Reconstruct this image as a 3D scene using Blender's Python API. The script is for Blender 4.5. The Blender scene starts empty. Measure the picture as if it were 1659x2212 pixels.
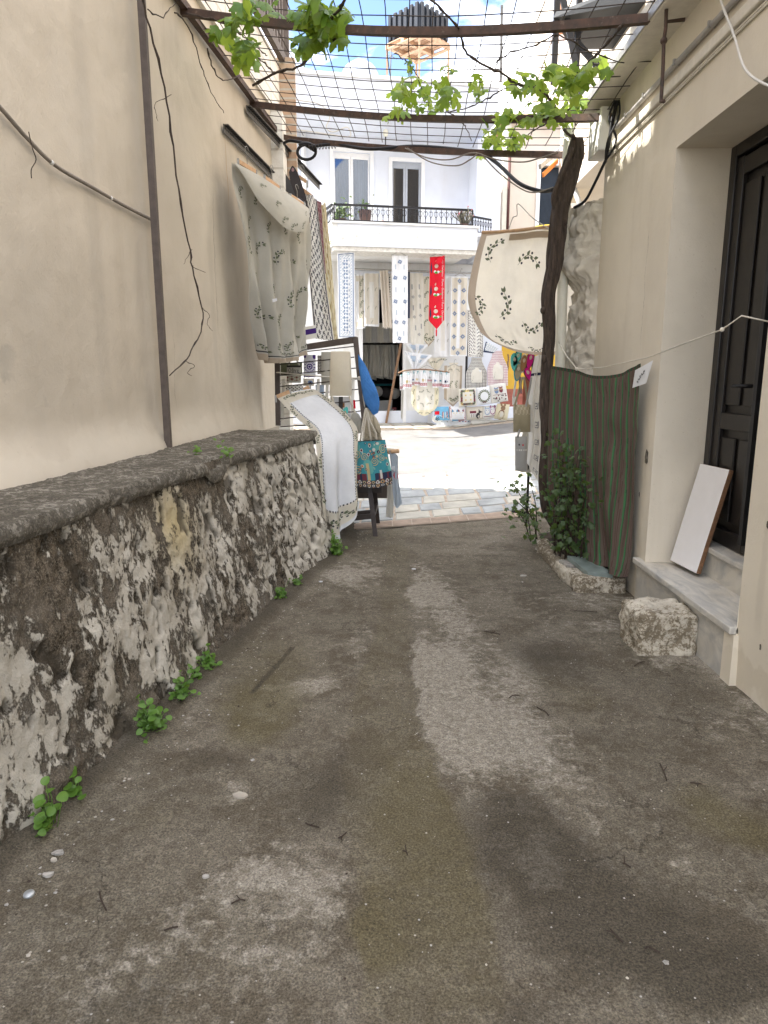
import bpy, math, random
from mathutils import Vector as V, noise as NZ
random.seed(7)
sc = bpy.context.scene
COL = sc.collection
R = math.radians
# ---------------------------------------------------------------- survey helpers (camera model used to measure the place)
F, H = 1480.0, 1.55
TH = math.atan(291 / F); CT, ST = math.cos(TH), math.sin(TH)
CAM = V((0, 0, H))
def ray(px, py):
    a = (px - 829.5) / F; b = (1106 - py) / F
    return V((a, CT + b * ST, -ST + b * CT))
def pl(px, py, p, n):
    r = ray(px, py); n = V(n)
    return CAM + r * ((V(p) - CAM).dot(n) / r.dot(n))
def G(px, py, z=0.0): return pl(px, py, (0, 0, z), (0, 0, 1))
def at(px, py, Y): return pl(px, py, (0, Y, 0), (0, 1, 0))
def XP(px, py, x=1.77): return pl(px, py, (x, 0, 0), (1, 0, 0))
def LW(px, py, off=0.0): return pl(px, py, (-1.72 + off, 3.04, 0), (1, -.1, 0))
def lwx(y, off=0.0): return -1.72 + off + .1 * (y - 3.04)
PH = R(10); FO = V((.5, 14.8, 0)); FE = V((math.cos(PH), math.sin(PH), 0)); FN = V((math.sin(PH), -math.cos(PH), 0))
def FP(px, py, w=0.0): return pl(px, py, FO + FN * w, FN)
def FF(u, w, z): return FO + FE * u + FN * w + V((0, 0, z))
def fu(p): return (p - FO).dot(FE)
z6 = lambda x, y: (702 + x * .1953, 513 + y * .1953)
z7 = lambda x, y: (864 + x * .1953, 675 + y * .1953)
z5 = lambda x, y: (567 + x * .24417, 675 + y * .24417)
z4 = lambda x, y: (459 + x * .1953, 297 + y * .1953)
zb = lambda x, y: (691 + x * .2344, 297 + y * .2344)
z1 = lambda x, y: (324 + x * .3255, y * .3255)
z2 = lambda x, y: (810 + x * .3255, y * .3255)
z3 = lambda x, y: (1134 + x * .3164, y * .3164)
z8 = lambda x, y: (972 + x * .2604, 432 + y * .2604)
zr = lambda x, y: (1080 + x * .349, 756 + y * .349)
def lerp(a, b, t): return a + (b - a) * t
def clamp(x, a=0., b=1.): return max(a, min(b, x))
def sst(a, b, x):
    t = clamp((x - a) / (b - a)); return t * t * (3 - 2 * t)
def interp(pts, x):
    if x <= pts[0][0]: return pts[0][1]
    for (a, va), (b, vb) in zip(pts, pts[1:]):
        if x <= b: return lerp(va, vb, (x - a) / (b - a))
    return pts[-1][1]
def fbm(x, y, z=0., o=5, h=.9): return NZ.fractal(V((x, y, z)), h, 2.0, o)
# ---------------------------------------------------------------- materials
def newmat(name):
    m = bpy.data.materials.new(name); m.use_nodes = True
    t = m.node_tree; t.nodes.clear()
    o = t.nodes.new('ShaderNodeOutputMaterial'); b = t.nodes.new('ShaderNodeBsdfPrincipled')
    t.links.new(b.outputs[0], o.inputs[0])
    return m, t, b, o
def nn(t, typ, ins=None, **kw):
    n = t.nodes.new(typ)
    for k, v in kw.items(): setattr(n, k, v)
    for k, v in (ins or {}).items():
        if hasattr(v, 'bl_idname') or isinstance(v, bpy.types.NodeSocket): t.links.new(v, n.inputs[k])
        else: n.inputs[k].default_value = v
    return n
def c4(c): return (c[0], c[1], c[2], 1)
def coord(t, scale=(1, 1, 1)):
    tc = nn(t, 'ShaderNodeNewGeometry')
    mp = nn(t, 'ShaderNodeMapping', {'Vector': tc.outputs['Position'], 'Scale': scale})
    return mp.outputs[0]
def noise(t, vec, scale, detail=6, rough=.6, dist=0.):
    return nn(t, 'ShaderNodeTexNoise', {'Vector': vec, 'Scale': scale, 'Detail': detail, 'Roughness': rough, 'Distortion': dist}).outputs[0]
def ramp(t, fac, a, b, ca=(0, 0, 0), cb=(1, 1, 1)):
    r = nn(t, 'ShaderNodeValToRGB', {'Fac': fac})
    e = r.color_ramp.elements; e[0].position = a; e[1].position = b; e[0].color = c4(ca); e[1].color = c4(cb)
    return r.outputs[0]
def mix(t, fac, a, b, mode='MIX'):
    n = nn(t, 'ShaderNodeMix', data_type='RGBA', blend_type=mode)
    for k, v in ((0, fac), (6, a), (7, b)):
        if isinstance(v, bpy.types.NodeSocket): t.links.new(v, n.inputs[k])
        elif k == 0: n.inputs[k].default_value = v
        else: n.inputs[k].default_value = c4(v)
    return n.outputs[2]
def math_(t, op, a, b=0.0, c=0.0):
    n = nn(t, 'ShaderNodeMath', operation=op)
    for i, v in enumerate((a, b, c)):
        if isinstance(v, bpy.types.NodeSocket): t.links.new(v, n.inputs[i])
        else: n.inputs[i].default_value = v
    return n.outputs[0]
def bump(t, b, h, strength=.3, dist=.01, normal=None):
    n = nn(t, 'ShaderNodeBump', {'Height': h, 'Strength': strength, 'Distance': dist})
    if normal: t.links.new(normal, n.inputs['Normal'])
    t.links.new(n.outputs[0], b.inputs['Normal']); return n.outputs[0]
_cache = {}
def S(name, col, rough=.8, var=.15, scale=12., bmp=.0, bscale=60., metal=0., trans=0., spec=.3, stretch=(1, 1, 1)):
    """simple weathered material: two-tone noise + bump"""
    if name in _cache: return _cache[name]
    m, t, b, o = newmat(name)
    vec = coord(t, stretch)
    n1 = noise(t, vec, scale, 5)
    c = mix(t, ramp(t, n1, .3, .7), [x * (1 - var) for x in col], [min(1, x * (1 + var)) for x in col])
    t.links.new(c, b.inputs['Base Color'])
    b.inputs['Roughness'].default_value = rough; b.inputs['Metallic'].default_value = metal
    b.inputs['Specular IOR Level'].default_value = spec
    if bmp: bump(t, b, noise(t, vec, bscale, 4), bmp, .01)
    if trans:
        tr = nn(t, 'ShaderNodeBsdfTranslucent', {'Color': c})
        mx = nn(t, 'ShaderNodeMixShader', {0: trans, 1: b.outputs[0], 2: tr.outputs[0]})
        t.links.new(mx.outputs[0], o.inputs[0])
    _cache[name] = m; return m
def cloth_m(name, col, trans=.15, var=.06):
    if name in _cache: return _cache[name]
    m, t, b, o = newmat(name)
    vec = coord(t)
    c = mix(t, ramp(t, noise(t, vec, 5, 4), .3, .7), [x * (1 - var) for x in col], [min(1, x * (1 + var)) for x in col])
    wv = noise(t, coord(t, (1, 1, .15)), 160, 2); wh = noise(t, coord(t, (.15, .15, 1)), 160, 2)
    thr = math_(t, 'ADD', wv, wh)
    c = mix(t, math_(t, 'MULTIPLY', thr, .22), c, [x * .72 for x in col])
    t.links.new(c, b.inputs['Base Color']); b.inputs['Roughness'].default_value = .9; b.inputs['Specular IOR Level'].default_value = .1
    hh = math_(t, 'ADD', math_(t, 'MULTIPLY', thr, .05), noise(t, vec, 9, 3))
    bump(t, b, hh, .25, .02)
    if trans:
        tr = nn(t, 'ShaderNodeBsdfTranslucent', {'Color': c})
        mx = nn(t, 'ShaderNodeMixShader', {0: trans, 1: b.outputs[0], 2: tr.outputs[0]})
        t.links.new(mx.outputs[0], o.inputs[0])
    _cache[name] = m; return m
def plaster(name, col, stain=(.30, .26, .20), st=.35, streak=.3, rough=.9, bs=.25, chips=0., marks=()):
    m, t, b, o = newmat(name)
    vec = coord(t)
    big = noise(t, vec, .9, 5, .55); med = noise(t, vec, 5, 6, .6)
    stk = noise(t, coord(t, (1, 1, .12)), 4.5, 6, .6)
    c = mix(t, ramp(t, big, .3, .7), [x * .9 for x in col], [min(1, x * 1.07) for x in col])
    c = mix(t, math_(t, 'MULTIPLY', ramp(t, stk, .52, .75), streak), c, stain)
    c = mix(t, math_(t, 'MULTIPLY', ramp(t, med, .55, .8), st * .6), c, stain)
    # dirt that splashes up near the foot of the wall
    sp = nn(t, 'ShaderNodeSeparateXYZ', {0: coord(t)})
    fine = noise(t, vec, 90, 3)
    spk = ramp(t, noise(t, vec, 55, 2, .5), .71, .74)
    c = mix(t, math_(t, 'MULTIPLY', spk, .35), c, stain)
    if chips:
        ch = ramp(t, noise(t, vec, 2.6, 8, .62), .70, .715)
        c = mix(t, math_(t, 'MULTIPLY', ch, chips), c, (.36, .33, .29))
    for (y0, hw, z0, z1, k, mc, wob) in marks:          # stains, cracks, repairs and a painted post shadow at measured places
        yw = math_(t, 'ADD', sp.outputs[1], math_(t, 'MULTIPLY', math_(t, 'SUBTRACT', med, .5), wob))
        zw = math_(t, 'ADD', sp.outputs[2], math_(t, 'MULTIPLY', math_(t, 'SUBTRACT', noise(t, vec, 3, 5), .5), wob * 2))
        my = math_(t, 'SUBTRACT', 1., math_(t, 'DIVIDE', math_(t, 'ABSOLUTE', math_(t, 'SUBTRACT', yw, y0)), hw))
        mz = math_(t, 'SUBTRACT', 1., math_(t, 'DIVIDE', math_(t, 'ABSOLUTE', math_(t, 'SUBTRACT', zw, (z0 + z1) / 2)), (z1 - z0) / 2))
        f = math_(t, 'MULTIPLY', ramp(t, my, 0, .6), ramp(t, mz, 0, .35)); c = mix(t, math_(t, 'MULTIPLY', f, k), c, mc)
    t.links.new(c, b.inputs['Base Color']); b.inputs['Roughness'].default_value = rough; b.inputs['Specular IOR Level'].default_value = .15
    h = math_(t, 'ADD', math_(t, 'MULTIPLY', fine, .18), math_(t, 'ADD', med, math_(t, 'MULTIPLY', noise(t, vec, 1.8, 3), 2.5)))
    bump(t, b, h, bs, .03)
    return m
def mat_ground():
    m, t, b, o = newmat('mossy_concrete')
    vec = coord(t)
    at_ = nn(t, 'ShaderNodeVertexColor', layer_name='wear')
    sep = nn(t, 'ShaderNodeSeparateColor', {0: at_.outputs[0]})
    n1 = noise(t, vec, 3.2, 10, .65); n2 = noise(t, vec, 14, 8, .7, .4); n3 = noise(t, vec, 75, 5, .7)
    n4 = noise(t, vec, 33, 7, .72, .5)
    n5 = noise(t, coord(t, (1, .8, 1)), 7, 9, .66, .9); n6 = noise(t, vec, 1.6, 6, .6)
    base = mix(t, ramp(t, n1, .42, .58), (.128, .109, .081), (.232, .206, .167))
    base = mix(t, math_(t, 'MULTIPLY', ramp(t, n6, .46, .58), .5), base, (.135, .119, .088))
    base = mix(t, math_(t, 'MULTIPLY', ramp(t, n2, .51, .61), .42), base, (.262, .236, .196))
    base = mix(t, math_(t, 'MULTIPLY', ramp(t, n5, .53, .64), .48), base, (.088, .074, .054))
    base = mix(t, math_(t, 'MULTIPLY', ramp(t, n4, .53, .62), .32), base, (.28, .25, .20))
    base = mix(t, math_(t, 'MULTIPLY', ramp(t, n4, .47, .39), .36), base, (.06, .049, .034))
    # light worn concrete
    lf = math_(t, 'ADD', sep.outputs[0], math_(t, 'MULTIPLY', math_(t, 'SUBTRACT', n2, .5), 1.7))
    lf = math_(t, 'ADD', lf, math_(t, 'MULTIPLY', math_(t, 'SUBTRACT', n4, .5), 1.2))
    lc = mix(t, ramp(t, n4, .38, .62), (.22, .197, .162), (.45, .415, .36))
    c = mix(t, math_(t, 'MULTIPLY', ramp(t, lf, .32, .74), .68), base, lc)
    # moss
    mf = math_(t, 'ADD', sep.outputs[1], math_(t, 'MULTIPLY', math_(t, 'SUBTRACT', n2, .5), .8))
    c = mix(t, math_(t, 'MULTIPLY', ramp(t, mf, .3, .75), .65), c, (.118, .100, .052))
    # damp dark
    df = math_(t, 'ADD', sep.outputs[2], math_(t, 'MULTIPLY', math_(t, 'SUBTRACT', n2, .5), .9))
    c = mix(t, math_(t, 'MULTIPLY', ramp(t, df, .28, .72), .78), c, (.062, .053, .039))
    wv = nn(t, 'ShaderNodeVectorMath', {0: vec, 1: nn(t, 'ShaderNodeCombineXYZ', {0: math_(t, 'MULTIPLY', n1, .5), 1: math_(t, 'MULTIPLY', n5, .35)}).outputs[0]}, operation='ADD')
    ve = nn(t, 'ShaderNodeTexVoronoi', {'Vector': wv.outputs[0], 'Scale': 1.15}, feature='DISTANCE_TO_EDGE')
    crk = math_(t, 'MULTIPLY', math_(t, 'LESS_THAN', ve.outputs['Distance'], .0035), math_(t, 'GREATER_THAN', n6, .535))
    c = mix(t, math_(t, 'MULTIPLY', crk, .5), c, (.03, .026, .02))
    grit = ramp(t, noise(t, vec, 150, 4, .75), .36, .64, (.5, .5, .5), (1.5, 1.48, 1.42))
    c = mix(t, 1.0, c, grit, 'MULTIPLY')
    vo = nn(t, 'ShaderNodeTexVoronoi', {'Vector': vec, 'Scale': 85.0, 'Randomness': 1.0})
    fleck = math_(t, 'MULTIPLY', math_(t, 'LESS_THAN', vo.outputs['Distance'], .13), math_(t, 'GREATER_THAN', noise(t, vec, 23, 2), .58))
    c = mix(t, math_(t, 'MULTIPLY', fleck, .4), c, (.42, .39, .34))
    t.links.new(c, b.inputs['Base Color']); b.inputs['Roughness'].default_value = .92; b.inputs['Specular IOR Level'].default_value = .2
    h = math_(t, 'ADD', n2, math_(t, 'ADD', math_(t, 'MULTIPLY', n3, .5), math_(t, 'MULTIPLY', noise(t, vec, 190, 3), .3)))
    bump(t, b, h, .9, .014)
    return m
def mat_limewash():
    m, t, b, o = newmat('flaking_limewash')
    a = nn(t, 'ShaderNodeVertexColor', layer_name='wash'); sep = nn(t, 'ShaderNodeSeparateColor', {0: a.outputs[0]})
    vs = coord(t, (1, 1, .6)); v = coord(t)
    n1 = noise(t, vs, 10, 12, .74, .35); n2 = noise(t, coord(t, (1, 1, .7)), 42, 8, .75); n3 = noise(t, v, 140, 4)
    f = math_(t, 'ADD', sep.outputs[0], math_(t, 'MULTIPLY', math_(t, 'SUBTRACT', n1, .5), 2.5))
    f = math_(t, 'ADD', f, math_(t, 'MULTIPLY', math_(t, 'SUBTRACT', n2, .5), 1.25))
    white = mix(t, ramp(t, noise(t, v, 4, 6), .35, .65), (.44, .40, .33), (.64, .60, .52))
    white = mix(t, sep.outputs[1], white, (.52, .42, .22))
    brown = mix(t, ramp(t, n2, .42, .60), (.038, .03, .021), (.175, .14, .102))
    brown = mix(t, ramp(t, noise(t, v, 2.2, 6), .44, .6), brown, (.155, .132, .105))
    brown = mix(t, math_(t, 'MULTIPLY', ramp(t, n3, .5, .62), .5), brown, (.36, .32, .25))
    c = mix(t, ramp(t, f, .46, .56), brown, white)
    edge = math_(t, 'MULTIPLY', ramp(t, f, .38, .48), math_(t, 'SUBTRACT', 1.0, ramp(t, f, .48, .62)))
    c = mix(t, math_(t, 'MULTIPLY', edge, .5), c, (.25, .215, .165))
    c = mix(t, math_(t, 'MULTIPLY', sep.outputs[2], .85), c, (.06, .05, .037))
    t.links.new(c, b.inputs['Base Color']); b.inputs['Roughness'].default_value = .93; b.inputs['Specular IOR Level'].default_value = .15
    h = math_(t, 'ADD', math_(t, 'MULTIPLY', ramp(t, f, .42, .56), .9), math_(t, 'ADD', math_(t, 'MULTIPLY', n2, .7), math_(t, 'MULTIPLY', n3, .25)))
    bump(t, b, h, 1.0, .02)
    return m
def mat_ledge():
    m, t, b, o = newmat('lichen_concrete'); v = coord(t)
    n1 = noise(t, v, 4, 10, .7); n2 = noise(t, v, 26, 8, .72, .4); n3 = noise(t, v, 110, 4, .7)
    c = mix(t, ramp(t, n1, .42, .58), (.19, .17, .138), (.36, .33, .28))
    c = mix(t, math_(t, 'MULTIPLY', ramp(t, n2, .52, .6), .6), c, (.34, .31, .255)); c = mix(t, math_(t, 'MULTIPLY', ramp(t, n2, .47, .38), .65), c, (.07, .06, .045))
    vo = nn(t, 'ShaderNodeTexVoronoi', {'Vector': v, 'Scale': 70.0}); c = mix(t, math_(t, 'MULTIPLY', math_(t, 'LESS_THAN', vo.outputs['Distance'], .2), math_(t, 'MULTIPLY', n2, .8)), c, (.32, .30, .27))
    c = mix(t, 1.0, c, ramp(t, n3, .3, .7, (.6, .6, .6), (1.3, 1.3, 1.28)), 'MULTIPLY')
    t.links.new(c, b.inputs['Base Color']); b.inputs['Roughness'].default_value = .95; b.inputs['Specular IOR Level'].default_value = .15
    bump(t, b, math_(t, 'ADD', n2, math_(t, 'ADD', math_(t, 'MULTIPLY', n3, .6), math_(t, 'MULTIPLY', n1, 1.5))), 1.0, .02); return m
def mat_rust():
    m, t, b, o = newmat('rusty_steel')
    v = coord(t); n = noise(t, v, 14, 8, .7)
    c = mix(t, ramp(t, n, .35, .7), (.04, .028, .022), (.10, .052, .034))
    c = mix(t, math_(t, 'MULTIPLY', ramp(t, noise(t, v, 30, 4), .6, .75), .5), c, (.22, .17, .13))
    t.links.new(c, b.inputs['Base Color']); b.inputs['Roughness'].default_value = .75
    bump(t, b, n, .4, .004); return m
def mat_leaf(name, a, b_, tr=.5):
    m, t, b, o = newmat(name)
    c = mix(t, ramp(t, noise(t, coord(t), 11, 3), .3, .7), a, b_)
    t.links.new(c, b.inputs['Base Color']); b.inputs['Roughness'].default_value = .5
    tl = nn(t, 'ShaderNodeBsdfTranslucent', {'Color': mix(t, .5, c, (.42, .55, .05))})
    mx = nn(t, 'ShaderNodeMixShader', {0: tr, 1: b.outputs[0], 2: tl.outputs[0]})
    t.links.new(mx.outputs[0], o.inputs[0]); return m
def mat_bark():
    m, t, b, o = newmat('vine_bark')
    v = coord(t, (1, 1, .13)); n = noise(t, v, 55, 8, .7, .5)
    c = mix(t, ramp(t, n, .35, .7), (.024, .017, .013), (.115, .082, .062))
    t.links.new(c, b.inputs['Base Color']); b.inputs['Roughness'].default_value = .9
    bump(t, b, n, 1., .02); return m
def mat_marble():
    m, t, b, o = newmat('worn_marble')
    v = coord(t, (2.2, .6, 1)); n = noise(t, v, 5, 8, .62, 1.2)
    c = mix(t, ramp(t, n, .4, .72), (.60, .57, .51), (.27, .28, .29))
    c = mix(t, math_(t, 'MULTIPLY', ramp(t, noise(t, coord(t), 3, 6), .5, .8), .5), c, (.42, .35, .25))
    t.links.new(c, b.inputs['Base Color']); b.inputs['Roughness'].default_value = .45
    bump(t, b, noise(t, coord(t), 60, 3), .08, .005); return m
def mat_glass(name, col, mixf=.55, gc=(.22, .36, .66)):
    m, t, b, o = newmat(name)
    g = nn(t, 'ShaderNodeBsdfGlossy', {'Color': c4(gc), 'Roughness': .03})
    tp = nn(t, 'ShaderNodeBsdfTransparent', {'Color': c4(col)})
    mx = nn(t, 'ShaderNodeMixShader', {0: mixf, 1: tp.outputs[0], 2: g.outputs[0]})
    t.links.new(mx.outputs[0], o.inputs[0]); return m
def mat_brick(name, c1, c2, mortar, sx, axis=0):
    m, t, b, o = newmat(name)
    tc = nn(t, 'ShaderNodeNewGeometry'); s = nn(t, 'ShaderNodeSeparateXYZ', {0: tc.outputs['Position']})
    cm = nn(t, 'ShaderNodeCombineXYZ', {0: s.outputs[axis], 1: s.outputs[2]})
    br = nn(t, 'ShaderNodeTexBrick', {'Vector': cm.outputs[0], 'Color1': c4(c1), 'Color2': c4(c2), 'Mortar': c4(mortar), 'Scale': 1.0, 'Mortar Size': .012, 'Brick Width': sx, 'Row Height': sx * .45})
    c = mix(t, math_(t, 'MULTIPLY', ramp(t, noise(t, coord(t), 12, 6), .45, .7), .5), br.outputs[0], mortar)
    t.links.new(c, b.inputs['Base Color']); b.inputs['Roughness'].default_value = .9
    bump(t, b, math_(t, 'SUBTRACT', noise(t, coord(t), 25, 4), br.outputs[1]), .5, .015); return m

M = {}
_S, _D = (.40, .36, .30), (.24, .21, .17)
MARKS_L = ((4.05, .10, 1.2, 4.4, .35, _S, .10), (5.95, .07, 1.4, 3.0, .30, _S, .12), (6.05, .006, 1.9, 3.1, .75, _D, .10), (3.4, .22, 1.1, 2.3, .22, _S, .35), (5.3, .3, 1.05, 1.7, .30, (.46, .42, .34), .5), (4.6, 2.5, 1.0, 1.22, .30, (.60, .55, .46), .3), (3.12, .10, 1.55, 1.68, .5, (.36, .33, .28), .3), (6.5, .18, 2.5, 3.7, .28, _D, .2), (3.9, .25, 2.6, 3.2, .15, (.62, .58, .51), .5), (6.45, .012, 3.05, 3.62, .6, (.36, .24, .14), .03), (5.1, .005, 1.3, 1.9, .5, _D, .2))  # first band paints the post's soft shadow into the plaster colour
MARKS_R = ((4.7, .5, .0, .20, .25, (.40, .33, .22), .5), (2.6, 1.2, .0, .16, .25, (.42, .35, .24), .3), (3.1, .04, .3, 1.1, .22, _S, .1), (5.4, .4, .9, 2.0, .15, _S, .4), (4.9, .004, 1.7, 2.6, .5, _D, .12), (5.3, .15, 3.0, 3.6, .2, _S, .3))
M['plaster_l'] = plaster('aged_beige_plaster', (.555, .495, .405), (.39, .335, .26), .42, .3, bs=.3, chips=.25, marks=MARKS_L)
M['plaster_r'] = plaster('cream_plaster', (.68, .62, .515), (.44, .37, .27), .25, .22, bs=.2, marks=MARKS_R)
M['white_l'] = mat_brick('whitewashed_blocks', (.70, .68, .62), (.74, .72, .66), (.55, .52, .46), .42, 1)
M['brick'] = mat_brick('old_brick', (.36, .23, .15), (.46, .33, .22), (.40, .36, .30), .2, 1)
M['white_f'] = plaster('white_street_paint', (.69, .72, .79), (.55, .53, .50), .14, .16, bs=.12)
M['white_old'] = plaster('peeling_white_paint', (.79, .79, .78), (.50, .45, .36), .6, .45, bs=.3, chips=.7)
M['beige_f'] = plaster('warm_beige_render', (.66, .58, .49), (.5, .42, .33), .2, .2)
M['ground'] = mat_ground(); M['wash'] = mat_limewash(); M['rust'] = mat_rust(); M['bark'] = mat_bark(); M['marble'] = mat_marble()
M['leaf'] = mat_leaf('vine_leaf', (.055, .13, .018), (.12, .24, .03), .45); M['leaf2'] = mat_leaf('backlit_vine_leaf', (.19, .31, .04), (.31, .42, .07), .55)
M['weed'] = mat_leaf('weed_leaf', (.06, .15, .02), (.13, .25, .035), .3); M['shrubleaf'] = mat_leaf('shrub_leaf', (.025, .055, .018), (.06, .11, .03), .25)
M['asphalt'] = S('pale_worn_asphalt', (.185, .18, .172), .9, .2, 3, .4, 120)
M['slate'] = S('grey_slate', (.32, .335, .33), .75, .3, 3.5, .3, 40); M['slate2'] = S('warm_slate', (.42, .40, .34), .75, .25, 3.5, .3, 40)
M['mortar'] = S('sandy_mortar', (.40, .33, .26), .95, .2, 9, .4, 70); M['kerbtile'] = S('pinkish_kerb_tile', (.30, .23, .175), .9, .25, 7, .4, 60)
M['conc'] = mat_ledge()
M['wood'] = S('pale_wood', (.52, .33, .19), .6, .15, 30); M['darkwood'] = S('dark_wood', (.045, .035, .032), .55, .25, 20, .2)
M['brownframe'] = S('brown_painted_wood', (.095, .075, .064), .6, .2, 18, .2); M['midwood'] = S('brown_pole_wood', (.22, .13, .075), .6, .2, 18)
M['door'] = S('dark_brown_door', (.017, .0145, .0135), .38, .2, 6, .08, 30, spec=.5)
M['black'] = S('black_paint', (.015, .015, .017), .5, .2); M['blackplastic'] = S('black_plastic', (.018, .021, .027), .4, .2)
M['galv'] = S('galvanised_steel', (.34, .33, .31), .5, .2, 25, metal=.5); M['darksteel'] = S('dark_slotted_steel', (.12, .115, .105), .6, .3, 25, metal=.3)
M['wirem'] = S('rusty_wire', (.055, .043, .037), .8, .3, 30); M['pvc'] = S('cream_pvc', (.68, .66, .56), .5, .06)
M['greyp'] = S('grey_conduit', (.42, .40, .38), .5, .08); M['trunkp'] = S('white_trunking', (.66, .62, .54), .7, .08, 20, .15)
M['boxm'] = S('white_utility_box', (.68, .67, .64), .5, .05); M['board'] = S('white_laminate', (.80, .79, .80), .45, .02); M['boarde'] = S('chipboard_edge', (.22, .12, .065), .9, .3, 60, .3)
M['tile'] = S('grey_green_marble', (.20, .245, .23), .4, .2, 10); M['cable'] = S('grey_cable', (.22, .19, .16), .7, .15); M['wcable'] = S('white_cable', (.62, .60, .56), .6, .05)
M['rope'] = S('white_rope', (.62, .58, .5), .9, .1, 40, .3); M['white_alu'] = S('white_aluminium', (.80, .80, .80), .35, .03); M['grey_alu'] = S('grey_aluminium', (.42, .45, .5), .35, .05)
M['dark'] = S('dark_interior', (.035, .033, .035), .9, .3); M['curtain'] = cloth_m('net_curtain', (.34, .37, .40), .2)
M['tank'] = S('black_tank', (.014, .018, .030), .6, .2, 4); M['pallet'] = S('pallet_wood', (.40, .26, .16), .7, .2, 9, .2)
M['twig'] = S('dry_twig', (.05, .036, .027), .9, .3); M['pebble'] = S('pale_grit', (.36, .34, .31), .9, .35, 40); M['stone'] = S('limestone_rubble', (.42, .38, .32), .95, .3, 9, .6, 40)
M['tilered'] = S('roof_tile', (.42, .23, .14), .8, .3, 10); M['yellow'] = plaster('ochre_wall', (.62, .38, .06), (.4, .25, .05)); M['terra'] = S('terracotta_pot', (.075, .045, .038), .8, .2)
M['linen'] = cloth_m('linen', (.70, .65, .56), .25); M['cream'] = cloth_m('cream_cotton', (.83, .78, .67), .5); M['whitec'] = cloth_m('white_cotton', (.76, .77, .79), .15); M['offw'] = cloth_m('off_white_cotton', (.74, .725, .68), .25)
M['greyl'] = cloth_m('greyish_linen', (.52, .50, .44), .22); M['tan'] = cloth_m('tan_linen', (.48, .40, .31), .2); M['ink'] = cloth_m('dark_print', (.08, .08, .085), 0); M['inkgreen'] = cloth_m('olive_green_print', (.16, .18, .115), 0)
M['blue'] = cloth_m('blue_print', (.17, .23, .35), 0); M['lblue'] = cloth_m('pale_blue_print', (.36, .43, .52), 0); M['red'] = cloth_m('red_cotton', (.62, .018, .035), .15); M['navy'] = cloth_m('navy_print', (.035, .045, .085), 0)
M['greyp2'] = cloth_m('grey_print', (.36, .36, .35), 0); M['bbag'] = cloth_m('blue_knit', (.07, .22, .55), .05, .25); M['maroon'] = cloth_m('maroon_print', (.17, .045, .06), 0); M['purple'] = cloth_m('purple_print', (.075, .035, .22), 0)
M['teal'] = cloth_m('teal_print', (.06, .28, .33), 0); M['gold'] = cloth_m('gold_print', (.55, .44, .24), 0); M['goldlace'] = cloth_m('gold_lace', (.74, .68, .50), .35); M['dkgrey'] = cloth_m('charcoal_cloth', (.055, .05, .052), .02); M['pink'] = cloth_m('dusty_pink_print', (.30, .19, .20), 0)
M['magenta'] = cloth_m('magenta_felt', (.55, .02, .22), 0); M['green'] = cloth_m('bright_green_stripe', (.06, .175, .075), .05); M['cbrown'] = cloth_m('brown_weave', (.125, .095, .077), .05); M['cbrown2'] = cloth_m('dark_brown_weave', (.09, .052, .045), .05)
M['orange'] = cloth_m('orange_canvas', (.65, .27, .08), .3); M['skin'] = S('brown_leather_sole', (.32, .16, .07), .6); M['aqua'] = S('aqua_foam', (.08, .45, .42), .5); M['knit'] = cloth_m('beige_knit', (.50, .44, .33), .05, .15); M['khaki'] = cloth_m('khaki_crochet', (.36, .32, .22), .05, .15)
M['glassd'] = mat_glass('dark_window_glass', (.34, .39, .46), .34, (.32, .40, .54)); M['glassg'] = mat_glass('grey_window_glass', (.3, .31, .32), .2, (.25, .26, .27))
M['euph'] = S('grey_green_stem', (.14, .13, .10), .8, .3); M['pinkf'] = S('pink_flower', (.55, .05, .09), .6); M['screen'] = S('dark_screen', (.02, .03, .045), .2)
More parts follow.
